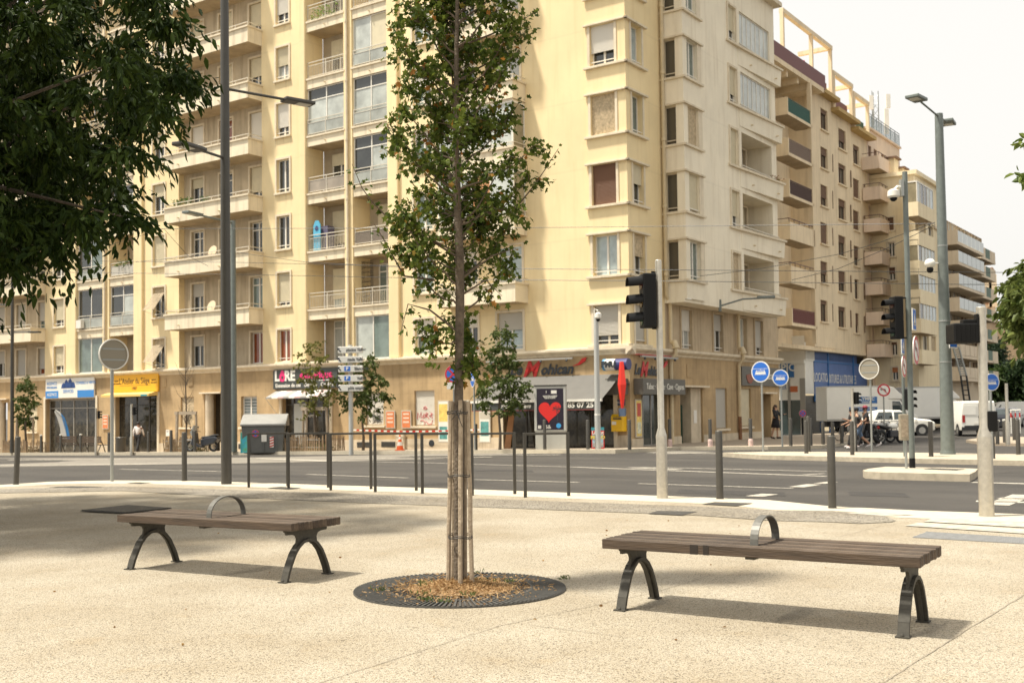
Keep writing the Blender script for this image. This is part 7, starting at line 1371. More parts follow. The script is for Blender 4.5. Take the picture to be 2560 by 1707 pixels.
# overhead wires
M_wire = mat('overhead_wire', (.03, .03, .028), .5)
def wire(label, pts, dep, sag=.0, r=.011):
    P = [AT(x, y, d_) for (x, y), d_ in zip(pts, dep)]; out_ = []
    for a, b_ in zip(P[:-1], P[1:]):
        for i in range(8): f_ = i/8; out_.append(a+(b_-a)*f_-UP*sag*4*f_*(1-f_))
    out_.append(P[-1]); mb = MB(); mb.tube(out_, r, 5); single(mb, 'overhead_wire', M_wire, label, 'wire', P[0], 'overhead tram wires')
wire('topmost overhead wire crossing the facade to the stout pole', [(-100, 540), (400, 572), (1280, 570), (2338, 559)], [58, 52, 44, 34.6], 0); wire('upper of the two long parallel overhead wires', [(150, 652), (585, 656), (1300, 672), (1700, 675), (2600, 682)], [60, 55, 40, 38, 36]); wire('lower of the two long parallel overhead wires', [(-100, 678), (585, 686), (1300, 700), (1700, 703), (2600, 713)], [62, 55, 39, 37, 35]); wire('slanting wire from the stout pole down towards the corner', [(2338, 556), (2200, 606), (2095, 636), (1900, 672), (1750, 690)], [34.6, 36, 38, 40, 42]); wire('second slanting wire below it from the stout pole', [(2338, 562), (2220, 620), (2095, 672), (1980, 700)], [34.6, 36, 38, 40]); wire('slack wire running down from the dark tree to the grey pole', [(60, 560), (250, 620), (410, 572), (470, 640), (520, 665)], [50, 52, 54, 55, 55]); wire('wire fanning right from the grey pole', [(340, 655), (585, 630), (760, 655), (1000, 668)], [57, 55, 50, 46])
# ================================================================== street trees
def px_clusters(cx_, cy_, rx, ry, dep, k, jit=.6, taper=0.):
    out_ = []
    for _ in range(k):
        while True:
            u, v = random.uniform(-1, 1), random.uniform(-1, 1)
            lim_ = 1-taper*(1-(v+1)/2)
            if u*u/(lim_*lim_+1e-6)+v*v < 1: break
        out_.append(AT(cx_+u*rx, cy_+v*ry, dep+random.uniform(-jit, jit)))
    return out_
L_yg = leafmat('yellow_green_leaves', (.09, .10, .02), (.19, .18, .04)); L_dg = leafmat('dark_street_leaves', (.022, .045, .010), (.065, .095, .022)); L_mg = leafmat('mid_street_leaves', (.045, .07, .015), (.11, .14, .035)); L_ch = leafmat('chestnut_leaves', (.045, .07, .010), (.17, .20, .05))
b = pv(788, 3.6); crown_tree('street_tree', 'thin yellow green street tree in the stick fence by the dark beauty shop', b, .07, 2.3, px_clusters(788, 945, 58, 108, b[1], 44, .8, .5), 27, .14, .7, L_yg, .42, .2, 'maple', 'young street trees'); bt1 = b
b = pv(908, 2.6); crown_tree('street_tree', 'dark green street tree right behind the direction sign', b, .06, 2.0, px_clusters(905, 965, 62, 78, b[1], 60, .9), 45, .14, .6, L_mg, .4, .4, 'oval', 'young street trees')
b = pv(1250, 3.4); crown_tree('street_tree', 'dark green street tree left of the heart poster', b, .055, 2.2, px_clusters(1258, 880, 48, 66, b[1], 34, .7, .5)+px_clusters(1258, 985, 66, 52, b[1], 46, .8), 45, .13, .6, L_mg, .34, .3, 'oval', 'young street trees')
b = pv(64, 4.4); crown_tree('street_tree', 'small green street tree at the far left beside the thin lamp', b, .07, 2.0, px_clusters(66, 1000, 36, 72, b[1], 45, .8, .5), 36, .15, .6, L_mg, .38, .3, 'oval', 'young street trees')
b = pv(466, 4.0); t = thing('bare_street_tree', 'leafless young street tree by the scooter', 'tree', b, 0, 'young street trees'); mb = MB(); topz = top_z(b, 462, 905); mb.tube([b, b+UP*2, np.array([b[0]-.05, b[1], topz])], [.05, .04, .01], 8); build(mb, 'trunk', M_bark, t); mb = MB()
for i in range(26): z = b[2]+1.2+random.random()*(topz-b[2]-1.6); a = random.random()*6.28; L = random.uniform(.5, 1.1); s = np.array([b[0]-.02, b[1], z]); mb.tube([s, s+np.array([math.cos(a)*.4*L, math.sin(a)*.4*L, .5*L]), s+np.array([math.cos(a)*.6*L, math.sin(a)*.6*L, 1.0*L])], [.014, .009, .004], 4)
build(mb, 'twigs', M_bark, t)
M_chn = mat('chestnut_paling', (.33, .235, .145), .9, 0, .3, 7)
def pit(label, px, n, w_, d_, poles=True, h=.75):
    b = pv(px, n); t = thing('paling_fence', label, 'fence', b, 0, 'chestnut paling fences'); F = Frame(np.array([b[0], b[1], b[2]]), DL, NL); k = int(w_/.11); me = None
    cs = [(-w_/2+w_*i/k, d_/2) for i in range(k+1)]+[(-w_/2, -d_/2+d_*i/int(d_/.11)) for i in range(int(d_/.11))]+[(w_/2, -d_/2+d_*i/int(d_/.11)) for i in range(int(d_/.11))]
    for (u, v) in cs:
        p = F.P(u, 0, v); mb = MB(); hh = h*random.uniform(.8, 1.08); lx, ly = random.uniform(-.05, .05), random.uniform(-.04, .04); mb.prism([p+np.array([-.025, -.015, 0]), p+np.array([.025, -.015, 0]), p+np.array([.025, .015, 0]), p+np.array([-.025, .015, 0])], (lx, ly, hh)); build(mb, 'pale', M_chn, t)
    for z in (.2, .55): mb = MB(); mb.tube([F.P(-w_/2, z, -d_/2), F.P(-w_/2, z, d_/2), F.P(w_/2, z, d_/2), F.P(w_/2, z, -d_/2)], .008, 4); build(mb, 'wire', M_galv, t)
    if poles:
        tt2 = thing('tree_support_frame', label.replace('paling fence', 'timber support frame'), 'support frame', b, 0, 'timber tree supports'); z = 2.05
        for u, v in ((-.75, 0), (.75, 0), (0, .6)): mb = MB(); mb.tube([F.P(u*1.1, 0, v), F.P(u, z, v*.9)], .06, 8); build(mb, 'post', M_stake, tt2)
        mb = MB(); mb.fbox(F, -.85, .85, z-.16, z, .0, .08); build(mb, 'cross_beam', M_stake, tt2)
    return t
pit('paling fence round the yellow green street tree', 788, 3.6, 2.2, 1.6); pit('paling fence round the leafless street tree', 466, 4.0, 1.7, 1.4, True); pit('paling fence round the small tree at far left', 64, 4.2, 2.4, 1.4)
for px, n, lb in ((466, 4.0, 'weeds inside the paling fence of the leafless tree'), (64, 4.2, 'weeds inside the paling fence at far left'), (788, 3.6, 'weeds inside the paling fence of the yellow green tree')):
    b = pv(px, n); k = 420; P = np.array([b+DL*random.uniform(-1, 1)+NL*random.uniform(-.6, .6)+UP*random.random()*.3 for _ in range(k)]); D = rng.normal(size=(k, 3)); D[:, 2] += 1; o = build(leaves(P, D, .2, .25, 'oval', .5), 'weeds', L_mg); o['kind'] = 'stuff'
# right edge: chestnut and a nearer hanging branch
cl = px_clusters(2622, 745, 88, 104, 34, 90, 2.2); b = np.array([18.2, 34.0, -.3]); crown_tree('chestnut_tree', 'broad leaved tree entering at the right edge above the bushes', b, .22, 5.2, cl, 90, .26, .6, L_ch, .62, .45, 'oval')
b = np.array([5.6, 9.2, 0]); cl = [AT(x, y, 9.2+random.uniform(-.3, .3)) for x, y in ((2572, 325), (2566, 350), (2576, 420), (2556, 455), (2568, 482), (2575, 440), (2580, 330), (2590, 380), (2600, 470), (2610, 300), (2640, 380))]; crown_tree('right_plaza_tree', 'twigs of a tree just outside the right edge, a few leaves showing', b, .06, 3.2, cl, 9, .085, .5, leafmat('young_leaves_right', (.06, .10, .015), (.17, .21, .04)), .11, .3)
# conifer and shrub mass at the end of the street
b = AT(2490, 1010, 118.); b[2] = -.5; crown_tree('conifer', 'dark pointed conifer before the tan house wall', b, .3, 6, px_clusters(2489, 900, 24, 58, 118, 60, 1.5, .85), 99, .5, .3, leafmat('conifer_green', (.010, .022, .010), (.03, .05, .02)), 1.1, .2)
for i, (cx_, cy_, rx, ry, dp, lb) in enumerate([(2500, 960, 42, 44, 105, 'olive green round tree under the conifer'), (2560, 955, 50, 50, 104, 'dark leafy tree at the right behind the parked cars'), (2620, 950, 40, 60, 104, 'dark tree cut by the right edge behind the parked cars'), (2470, 985, 22, 34, 108, 'dark shrub at the left of the tree group')]):
    b = AT(cx_, 1040, dp); b[2] = -.5; crown_tree('park_tree', lb, b, .25, 3.0, px_clusters(cx_, cy_, rx, ry, dp, 80, 1.6), 63, .45, .5, [L_dg, leafmat('deep_green', (.012, .03, .010), (.04, .065, .018))][i % 2], 1.0, .35, 'oval', 'trees at the end of the street')
# ================================================================== vehicles
M_tyre = mat('tyre_rubber', (.02, .02, .02), .85); M_rim = mat('wheel_rim', (.42, .41, .38), .4, .7); M_cw = mat('white_car_paint', (.80, .78, .71), .3, 0, .03, 2); M_cg = mat('dark_car_paint', (.03, .033, .04), .25); M_cs = mat('silver_car_paint', (.36, .35, .33), .3, .4); M_cgl = glass('car_glass', (.035, .045, .045), .04); M_trimb = mat('black_trim', (.02, .02, .02), .6); M_tail = mat('tail_lamp_red', (.35, .012, .01), .3); M_hl = mat('head_lamp', (.55, .55, .52), .15)
def ring(mb, c, ax, R, r, seg=20, s2=6):
    ax = np.array(ax, float); ax /= np.linalg.norm(ax); a = np.cross(ax, UP) if abs(ax[2]) < .9 else np.array([1., 0, 0]); a /= np.linalg.norm(a); b = np.cross(ax, a)
    mb.tube([np.array(c)+(a*math.cos(2*math.pi*i/seg)+b*math.sin(2*math.pi*i/seg))*R for i in range(seg+1)], r, s2, False)
def wheel(t, x, y, r, w_=.2):
    mb = MB(); mb.tube([(x, y-w_/2, r), (x, y-w_/2+.03, r), (x, y+w_/2-.03, r), (x, y+w_/2, r)], [r*.9, r, r, r*.9], 18); wh = build(mb, 'wheel', M_tyre, t, smooth=True); s = 1 if y > 0 else -1; mb = MB(); mb.tube([(x, y+s*(w_/2-.01), r), (x, y+s*(w_/2+.012), r)], r*.62, 14); build(mb, 'rim', M_rim, wh)
def vehicle(name, label, cat, loc, rz, st, m, wheels, sidewin, ends=(), grp='vehicles parked along the cross street', bumper=True, r=.31):
    t = thing(name, label, cat, loc, rz, grp, world=False); mb = MB(); k = len(st)
    for x, zb, ze, zr, wb, wr in st: mb.v += [(x, -wb*.97, zb), (x, -wb, (zb+ze)/2), (x, -wb, ze), (x, -wr, zr), (x, wr, zr), (x, wb, ze), (x, wb, (zb+ze)/2), (x, wb*.97, zb)]
    for i in range(k-1):
        for j in range(8): j2 = (j+1) % 8; mb.f.append((i*8+j, i*8+j2, (i+1)*8+j2, (i+1)*8+j))
    mb.f += [tuple(range(8))[::-1], tuple((k-1)*8+j for j in range(8))]; bd = build(mb, 'body', m, t, smooth=True, bevel=.03)
    X = [q[0] for q in st]
    def sec(x): return [np.interp(x, X, [q[i] for q in st]) for i in range(1, 6)]
    for x0, x1, z0, z1, sl0, sl1 in sidewin:
        for s in (-1, 1):
            P = []
            for x, z in ((x0, z0), (x1, z0), (x1-sl1, z1), (x0+sl0, z1)): zb, ze, zr, wb, wr = sec(x); y = wb+(wr-wb)*max(0, min(1, (z-ze)/max(.01, zr-ze)))+.012; P.append((x, s*y, z))
            q = MB(); q.poly(P); build(q, 'side_window', M_cgl, t)
    for i, j in ends:
        a, b = st[i], st[j]; q = MB(); f0, f1 = .08, .92; P = []
        for f_ in (f0, f1): x = a[0]+(b[0]-a[0])*f_; z = a[3]+(b[3]-a[3])*f_; w_ = (a[5]+(b[5]-a[5])*f_)*.9; P.append((x, w_, z))
        n = np.cross(np.array([b[0]-a[0], 0, b[3]-a[3]]), [0, 1., 0]); n = -n/np.linalg.norm(n)*.014
        if n[2] < 0: n = -n
        q.poly([np.array(p)+n for p in ((P[0][0], -P[0][1], P[0][2]), (P[0][0], P[0][1], P[0][2]), (P[1][0], P[1][1], P[1][2]), (P[1][0], -P[1][1], P[1][2]))]); build(q, 'windscreen', M_cgl, t)
    wy = max(q[4] for q in st)-.1
    for x in wheels:
        for s in (-1, 1):
            wheel(t, x, s*wy, r); zb = sec(x)[0]; q = MB(); q.tube([(x, s*(wy+.09), r+.02), (x, s*(wy+.106), r+.02)], r*1.17, 18); build(q, 'wheel_arch', M_trimb, t)
    fr, rr = st[-1], st[0]
    for s in (-1, 1):
        q = MB(); q.box(fr[0]-.2, fr[0]+.015, s*fr[4]*.72-.14, s*fr[4]*.72+.14, fr[2]-.2, fr[2]-.05); build(q, 'headlight', M_hl, t); q = MB(); q.box(rr[0]-.015, rr[0]+.06, s*rr[4]*.86-.07, s*rr[4]*.86+.07, rr[2]-.28, rr[2]+.12); build(q, 'tail_light', M_tail, t)
    if bumper:
        for x, s in ((fr[0], 1), (rr[0], -1)): q = MB(); q.box(x-.06 if s > 0 else x-.03, x+.03 if s > 0 else x+.06, -fr[4]*.95, fr[4]*.95, fr[1]-.02, fr[1]+.22); build(q, 'bumper', M_trimb, t)
    q = MB(); q.box(rr[0]-.02, rr[0]-.005, -.26, .26, rr[1]+.3, rr[1]+.41); build(q, 'number_plate', W_sh, t)
    for s in (-1, 1): q = MB(); q.box(fr[0]-1.15 if fr[0] > 1 else .6, fr[0]-1.02 if fr[0] > 1 else .7, s*(wy+.12)-.07, s*(wy+.12)+.07, fr[2]+.08, fr[2]+.22); build(q, 'wing_mirror', m, t)
    return t
def gz(p): p = np.array(p, float); p[2] = zroad(p); return p
car_st = [(-2.05, .32, .80, .86, .78, .74), (-1.95, .25, .88, 1.02, .82, .72), (-1.45, .22, .92, 1.42, .86, .62), (-.9, .22, .93, 1.50, .87, .62), (.1, .22, .92, 1.48, .87, .62), (.95, .22, .92, 1.0, .86, .70), (1.7, .25, .86, .92, .83, .70), (2.0, .32, .72, .76, .76, .66)]
van_st = [(-2.25, .36, 1.05, 1.86, .92, .80), (-2.18, .33, 1.1, 1.93, .94, .82), (.6, .3, 1.1, 1.95, .95, .82), (1.2, .3, 1.05, 1.80, .95, .78), (1.75, .3, 1.02, 1.12, .93, .78), (2.25, .33, .9, .98, .88, .75), (2.4, .38, .72, .78, .8, .7)]
p = gz(AT(2424, 1088, 62.6)); van = vehicle('white_van', 'white delivery van seen from behind beside the stout tram pole', 'van', p, math.atan2(.985, .17), van_st, M_cw, (-1.4, 1.45), [(.35, 1.45, 1.12, 1.68, .05, .45)], [(3, 4)])
q = MB(); q.box(-2.275, -2.262, -.006, .006, .45, 1.8); build(q, 'door_seam', M_trimb, van); q = MB(); q.box(-2.285, -2.27, -.28, .05, 1.05, 1.1); build(q, 'door_handle', M_trimb, van); q = MB(); q.box(-2.30, -2.2, -.9, .9, .34, .52); build(q, 'rear_bumper', M_trimb, van); q = MB(); q.box(-2.27, -2.262, .12, .78, 1.18, 1.72); build(q, 'door_panel', M_cw, van, bevel=.02); q = MB(); q.box(-2.27, -2.262, -.78, -.12, 1.18, 1.72); build(q, 'door_panel', M_cw, van, bevel=.02)
p = gz(AT(2240, 1080, 64.)); p[2] -= .0; vehicle('white_car', 'white car with black lower trim behind the motorbikes', 'car', p, R_(-6), car_st, M_cw, (-1.28, 1.25), [(-1.35, -.35, .95, 1.38, .25, .02), (-.28, .85, .95, 1.38, .02, .5)], [(4, 5), (2, 1)])
p = gz(AT(2484, 1062, 74.)); vehicle('dark_car', 'dark car parked right of the white delivery van', 'car', p, R_(70), car_st, M_cg, (-1.28, 1.25), [(-1.35, -.35, .95, 1.38, .25, .02), (-.28, .85, .95, 1.38, .02, .5)], [(4, 5), (2, 1)])
p = gz(AT(2520, 1050, 84.)); vehicle('silver_car', 'silver car with red tail light beside the white rail', 'car', p, R_(55), car_st, M_cs, (-1.28, 1.25), [(-1.35, -.35, .95, 1.38, .25, .02), (-.28, .85, .95, 1.38, .02, .5)], [(4, 5), (2, 1)])
p = gz(AT(2526, 1045, 92.)); vehicle('cream_van', 'cream white van parked in front of the far trees', 'van', p, R_(172), van_st, M_cw, (-1.4, 1.45), [(.35, 1.45, 1.12, 1.68, .05, .45)], [(3, 4)])
# box trucks
def box_truck(label, p, rz, L, lettering, lift=0):
    t = thing('box_truck', label, 'truck', p, rz, 'white box trucks', world=False); mb = MB(); mb.box(-L, 0, -1.05, 1.05, .82, 3.0); bx2 = build(mb, 'cargo_box', M_cw, t, bevel=.03)
    for y in (-1.058, 1.05): q = MB(); q.box(-L, 0, y, y+.008, .82, .95); build(q, 'lower_rail', M_rim, bx2); q = MB(); q.box(-L, 0, y, y+.008, 2.92, 3.0); build(q, 'upper_rail', M_rim, bx2)
    mb = MB(); mb.prism([(.02, -.95, .45), (.02, -.95, 2.15), (.75, -.95, 2.12), (1.25, -.95, 1.35), (1.85, -.95, 1.12), (1.95, -.95, .5)], (0, 1.9, 0)); build(mb, 'cab', M_cw, t, bevel=.05); mb = MB(); mb.prism([(.02, -1.0, 2.15), (.02, -1.0, 2.98), (.35, -1.0, 2.9), (1.0, -1.0, 2.3), (1.05, -1.0, 2.15)], (0, 2.0, 0)); build(mb, 'cab_fairing', M_cw, t, bevel=.05)
    for y in (-.962, .962): q = MB(); q.poly([(.25, y, 1.35), (1.12, y, 1.33), (.72, y, 2.0), (.25, y, 2.02)]); build(q, 'side_window', M_cgl, t)
    q = MB(); q.poly([(1.27, -.8, 1.37), (1.27, .8, 1.37), (.79, .8, 2.1), (.79, -.8, 2.1)]); build(q, 'windscreen', M_cgl, t)
    for x in (1.3, -L*.62):
        for y in (-.82, .82): wheel(t, x, y, .36, .24)
    q = MB(); q.box(-L+.2, 1.0, -.4, .4, .45, .8); build(q, 'chassis', M_trimb, t); q = MB(); q.box(1.9, 1.98, -.9, .9, .4, .7); build(q, 'bumper', M_trimb, t)
    if lettering:
        F = Frame((-L*.38, -1.06, 0), (1, 0, 0), (0, -1, 0)); q = MB(); q.fbox(F, -.75, .75, 1.9, 2.32, 0, .006); pz_ = build(q, 'name_board', M_blue, t); text_mesh('OLYMPIC', F, 0, 2.18, .008, .2, W_sh, 'lettering', pz_, bold=.006); text_mesh('LOCATION', F, 0, 1.98, .008, .1, W_sh, 'lettering', pz_, bold=.003); q = MB(); q.fbox(F, -1.05, .75, 1.42, 1.68, 0, .006); p2 = build(q, 'slogan_board', M_blue, t); text_mesh('TOURISME UTILITAIRE', F, -.15, 1.55, .008, .11, W_sh, 'lettering', p2)
    return t
p = gz(AT(2208, 1080, 70.)); box_truck('white rental box truck with blue lettering behind the walking men', p, R_(3), 3.95, True); p = gz(AT(2348, 1078, 76.)); box_truck('second white box truck nosed behind the lettered one', p, R_(8), 2.6, False)
# furniture lift ladder
b0, b1 = AT(2428, 1010, 80.), AT(2390, 868, 80.); t = thing('furniture_lift', 'inclined furniture lift ladder against the far block', 'ladder lift', (b0[0], b0[1], -.4)); n = 22; mb = MB(); s = np.array([.25, .1, 0]); mid = b0+(b1-b0)*.5
for a, b, m_, nm in ((b0-UP*2.5, mid, M_trimb, 'lower_rails'), (mid, b1, M_galv, 'upper_rails')):
    mb = MB(); mb.tube([a-s, b-s], .07, 6); mb.tube([a+s, b+s], .07, 6)
    for i in range(14): c = a+(b-a)*i/13; mb.tube([c-s, c+s], .035, 4)
    build(mb, nm, m_, t)
mb = MB(); mb.box(b0[0]-.5, b0[0]+.6, b0[1]-.3, b0[1]+.6, -.3, .6); build(mb, 'trailer_base', M_red, t)
# two-wheelers
def motorbike(label, p, rz, col_m, scooter=False, grp='parked motorbikes and scooters'):
    t = thing('motor_scooter' if scooter else 'motorbike', label, 'scooter' if scooter else 'motorbike', p, rz, grp, world=False); r = .27 if scooter else .31; xb = .66
    for x in (-xb, xb):
        mb = MB(); ring(mb, (x, 0, r), (0, 1, 0), r-.06, .062, 20, 8); wh = build(mb, 'wheel', M_tyre, t, smooth=True); mb = MB(); ring(mb, (x, 0, r), (0, 1, 0), r-.115, .018, 18, 5)
        for i in range(5): a = i*math.pi*2/5; mb.tube([(x, 0, r), (x+math.cos(a)*(r-.11), 0, r+math.sin(a)*(r-.11))], .015, 5)
        build(mb, 'rim', M_rim, wh)
    mb = MB(); [mb.tube([(xb, s*.09, r), (xb-.25, s*.09, .92)], .022, 6) for s in (-1, 1)]; build(mb, 'fork', M_rim, t); mb = MB(); mb.tube([(xb-.33, -.36, 1.0), (xb-.25, -.15, 1.02), (xb-.25, .15, 1.02), (xb-.33, .36, 1.0)], .018, 6); build(mb, 'handlebar', M_trimb, t)
    for s in (-1, 1): mb = MB(); mb.tube([(xb-.28, s*.25, 1.02), (xb-.22, s*.33, 1.2)], .008, 4); mb.ball((xb-.22, s*.34, 1.22), .055, 8, 6, (.4, 1.2, .8)); build(mb, 'mirror', M_trimb, t)
    mb = MB(); mb.ball((xb-.15, 0, .88), .11, 10, 8); build(mb, 'headlight', M_hl, t, smooth='all')
    if scooter:
        mb = MB(); mb.prism([(xb-.12, -.17, .35), (xb-.22, -.17, .95), (xb-.34, -.17, .95), (xb-.40, -.17, .45), (-.05, -.17, .28), (-.1, -.17, .22), (xb-.3, -.17, .24)], (0, .34, 0)); build(mb, 'leg_shield', M_cg, t, bevel=.04); mb = MB(); mb.prism([(-.05, -.2, .26), (-.02, -.2, .62), (-.3, -.2, .72), (-.85, -.2, .78), (-1.0, -.2, .66), (-.8, -.2, .42), (-.3, -.2, .3)], (0, .4, 0)); build(mb, 'rear_body', M_cg, t, bevel=.06); mb = MB(); mb.prism([(.0, -.16, .66), (-.05, -.16, .76), (-.45, -.16, .80), (-.8, -.16, .88), (-.95, -.16, .82), (-.5, -.16, .7)], (0, .32, 0)); build(mb, 'seat', M_trimb, t, bevel=.05); mb = MB(); mb.prism([(xb-.2, -.15, .9), (xb-.05, -.15, .95), (xb-.28, -.15, 1.32), (xb-.32, -.15, 1.32)], (0, .3, 0)); build(mb, 'windshield', glass('smoked_screen', (.25, .25, .23), .2), t); mb = MB(); mb.box(xb-.28, xb+.2, -.1, .1, .56, .62); build(mb, 'front_mudguard', M_cs, t, bevel=.03)
    else:
        mb = MB(); mb.ball((.15, 0, .80), .2, 12, 8, (1.5, .75, .75)); build(mb, 'fuel_tank', col_m, t, smooth='all'); mb = MB(); mb.prism([(0, -.13, .74), (-.3, -.13, .80), (-.85, -.13, .88), (-.88, -.13, .80), (-.3, -.13, .66)], (0, .26, 0)); build(mb, 'seat', M_trimb, t, bevel=.04); mb = MB(); mb.box(-.2, .3, -.17, .17, .28, .62); build(mb, 'engine', M_cg, t, bevel=.05); mb = MB(); mb.tube([(.3, .18, .3), (-.3, .2, .25), (-.9, .2, .35)], [.03, .05, .055], 8); build(mb, 'exhaust', M_rim, t, smooth=True)
        mb = MB(); mb.tube([(xb-.3, 0, .9), (0, 0, .62), (-xb, .1, r)], .03, 6); mb.tube([(-.2, 0, .6), (-.8, 0, .78)], .03, 6); build(mb, 'frame', M_cg, t); mb = MB(); mb.ball((-.85, 0, .75), .07, 8, 6); build(mb, 'tail_light', M_tail, t)
    return t
p = pv(505, 4.4); motorbike('black maxi scooter parked at the far kerb behind the tall lamp post', p, math.atan2(.3, -.95), M_cg, True)
for x, dp, rz, lb, m_ in ((2168, 51., .45, 'dark motorbike just behind the walking men', M_cg), (2196, 52., .3, 'chromed motorbike in the middle of the parked row', M_cs), (2228, 51., .55, 'motorbike with white tank nearest the island mast', M_cw)): motorbike(lb, gz(AT(x, 1105, dp)), rz, m_)
p = gz(AT(2118, 1100, 52.)); p[2] += .12; t = thing('bicycle', 'dark bicycle leaning behind the first walking man', 'bicycle', p, .5, None, world=False)
for x in (-.52, .52):
    mb = MB(); ring(mb, (x, 0, .34), (0, 1, 0), .32, .02, 24, 6); wh = build(mb, 'wheel', M_tyre, t); mb = MB(); [mb.tube([(x, 0, .34), (x+.31*math.cos(a), 0, .34+.31*math.sin(a))], .004, 4) for a in np.linspace(0, 5.8, 10)]; build(mb, 'spokes', M_rim, wh)['kind'] = 'stuff'
mb = MB(); [mb.tube(q, .018, 6) for q in ([(-.52, 0, .34), (-.1, 0, .3), (.4, 0, .75), (-.2, 0, .78), (-.1, 0, .3)], [(-.52, 0, .34), (-.2, 0, .78)], [(.52, 0, .34), (.4, 0, .9)])]; build(mb, 'frame', M_cg, t); mb = MB(); mb.ball((-.22, 0, .92), .12, 8, 6, (1.1, .6, .3)); build(mb, 'saddle', M_trimb, t); mb = MB(); mb.tube([(.36, -.28, .98), (.4, 0, .95), (.36, .28, .98)], .014, 5); build(mb, 'handlebar', M_trimb, t)
# ================================================================== people
def skin_obj(name, verts, edges, radii, m, parent, root=0, lev=1):
    me = bpy.data.meshes.new(name); me.from_pydata([tuple(map(float, v)) for v in verts], edges, []); o = bpy.data.objects.new(name, me); col.objects.link(o); o.parent = parent; me.materials.append(m)
    o.modifiers.new('skin', 'SKIN')
    if not me.skin_vertices: 
        bpy.context.view_layer.objects.active = o; bpy.ops.mesh.customdata_skin_add()
    for i, r_ in enumerate(radii): d_ = me.skin_vertices[0].data[i]; d_.radius = (r_, r_) if not hasattr(r_, '__len__') else r_; d_.use_root = i == root
    s = o.modifiers.new('sub', 'SUBSURF'); s.levels = lev; s.render_levels = lev+1; o.modifiers['skin'].use_smooth_shade = True
    return o
def person(label, p, rz, legs, arms, skin, shirt, bottom, shoes, hair, h=1.75, lean=0., sleeve='short', bottoms='long', cap=None, bag=None, hairlong=False):
    """faces local +x; legs = ((hipang, kneebend) left, right); arms = ((shoulder, elbow) left, right), degrees, forward positive"""
    k = h/1.75; t = thing('person', label, 'person', p, rz, None, world=False); ll = math.sin(R_(lean))
    def J(x, y, z): return np.array([x+ll*(z-.95), y, z])*k
    V = {'pelvis': J(0, 0, .97), 'spine': J(0, 0, 1.14), 'chest': J(.01, 0, 1.32), 'neck': J(.0, 0, 1.48), 'head': J(.02, 0, 1.60), 'crown': J(.015, 0, 1.69)}
    R = {'pelvis': (.12, .15), 'spine': (.10, .135), 'chest': (.11, .155), 'neck': .052, 'head': (.082, .072), 'crown': (.06, .055)}
    E = [('pelvis', 'spine'), ('spine', 'chest'), ('chest', 'neck'), ('neck', 'head'), ('head', 'crown')]
    zmin = 9
    for s, (ha, kb), (sa_, eb) in ((1, *[legs[0]], arms[0]), (-1, *[legs[1]], arms[1])):
        n = 'L' if s > 0 else 'R'
        hip = J(0, s*.095, .92); a = R_(ha); kn = hip+np.array([math.sin(a)*.43, 0, -math.cos(a)*.43])*k; a2 = R_(ha-kb); an = kn+np.array([math.sin(a2)*.42, 0, -math.cos(a2)*.42])*k; fa = R_(max(-35, min(25, (ha-kb)*.5))); toe = an+np.array([.15*math.cos(fa), s*.02, -.045+.15*math.sin(fa)])*k
        sh = J(.0, s*.185, 1.42); b = R_(sa_); el = sh+np.array([math.sin(b)*.28, s*.05, -math.cos(b)*.28])*k; b2 = R_(sa_+eb); wr = el+np.array([math.sin(b2)*.25, -s*.02, -math.cos(b2)*.25])*k; dd = (wr-el)/np.linalg.norm(wr-el); pm = wr+dd*.06*k
        for nm_, v, r_ in (('hip', hip, .088), ('knee', kn, .056), ('ankle', an, .038), ('toe', toe, .034), ('sh', sh, .062), ('el', el, .043), ('wr', wr, .03), ('palm', pm, .03)): V[n+nm_] = v; R[n+nm_] = r_
        for i in range(4): V[f'{n}f{i}'] = pm+dd*(.05-.006*abs(i-1.5))*k+np.array([.022*(i-1.5), 0, 0])*k; R[f'{n}f{i}'] = .009; V[f'{n}g{i}'] = V[f'{n}f{i}']+dd*.03*k+np.array([0, -s*.015, 0]); R[f'{n}g{i}'] = .008; E += [(n+'palm', f'{n}f{i}'), (f'{n}f{i}', f'{n}g{i}')]
        V[n+'th'] = pm+dd*.01+np.array([.045, -s*.01, -.005])*k; R[n+'th'] = .01; E += [(n+'palm', n+'th')]
        E += [('pelvis', n+'hip'), (n+'hip', n+'knee'), (n+'knee', n+'ankle'), (n+'ankle', n+'toe'), ('chest', n+'sh'), (n+'sh', n+'el'), (n+'el', n+'wr'), (n+'wr', n+'palm')]; zmin = min(zmin, toe[2]-.04*k, an[2]-.08*k)
    for q in V: V[q] = V[q]-UP*zmin
    def sub(names, edges, radii, nm_, m, root, lev=1): ix = {q: i for i, q in enumerate(names)}; return skin_obj(nm_, [V[q] for q in names], [(ix[a], ix[b]) for a, b in edges if a in ix and b in ix], [tuple(x*k for x in radii[q]) if hasattr(radii[q], '__len__') else radii[q]*k for q in names], m, t, ix[root], lev)
    sub(list(V), E, R, 'body', skin, 'pelvis')
    R2 = {q: (tuple(x+.016 for x in r_) if hasattr(r_, '__len__') else r_+.016) for q, r_ in R.items()}
    nm = ['pelvis', 'spine', 'chest', 'Lsh', 'Rsh', 'Lel', 'Rel']+(['Lwr', 'Rwr'] if sleeve == 'long' else [])
    if sleeve == 'short':
        sv = {}
        for s in 'LR': sv[s] = V[s+'el'].copy(); V[s+'el'] = V[s+'sh']+(V[s+'el']-V[s+'sh'])*.72
    sub(nm, E, {**R2, 'Lel': .06, 'Rel': .06}, 'shirt', shirt, 'chest')
    if sleeve == 'short':
        for s in 'LR': V[s+'el'] = sv[s]
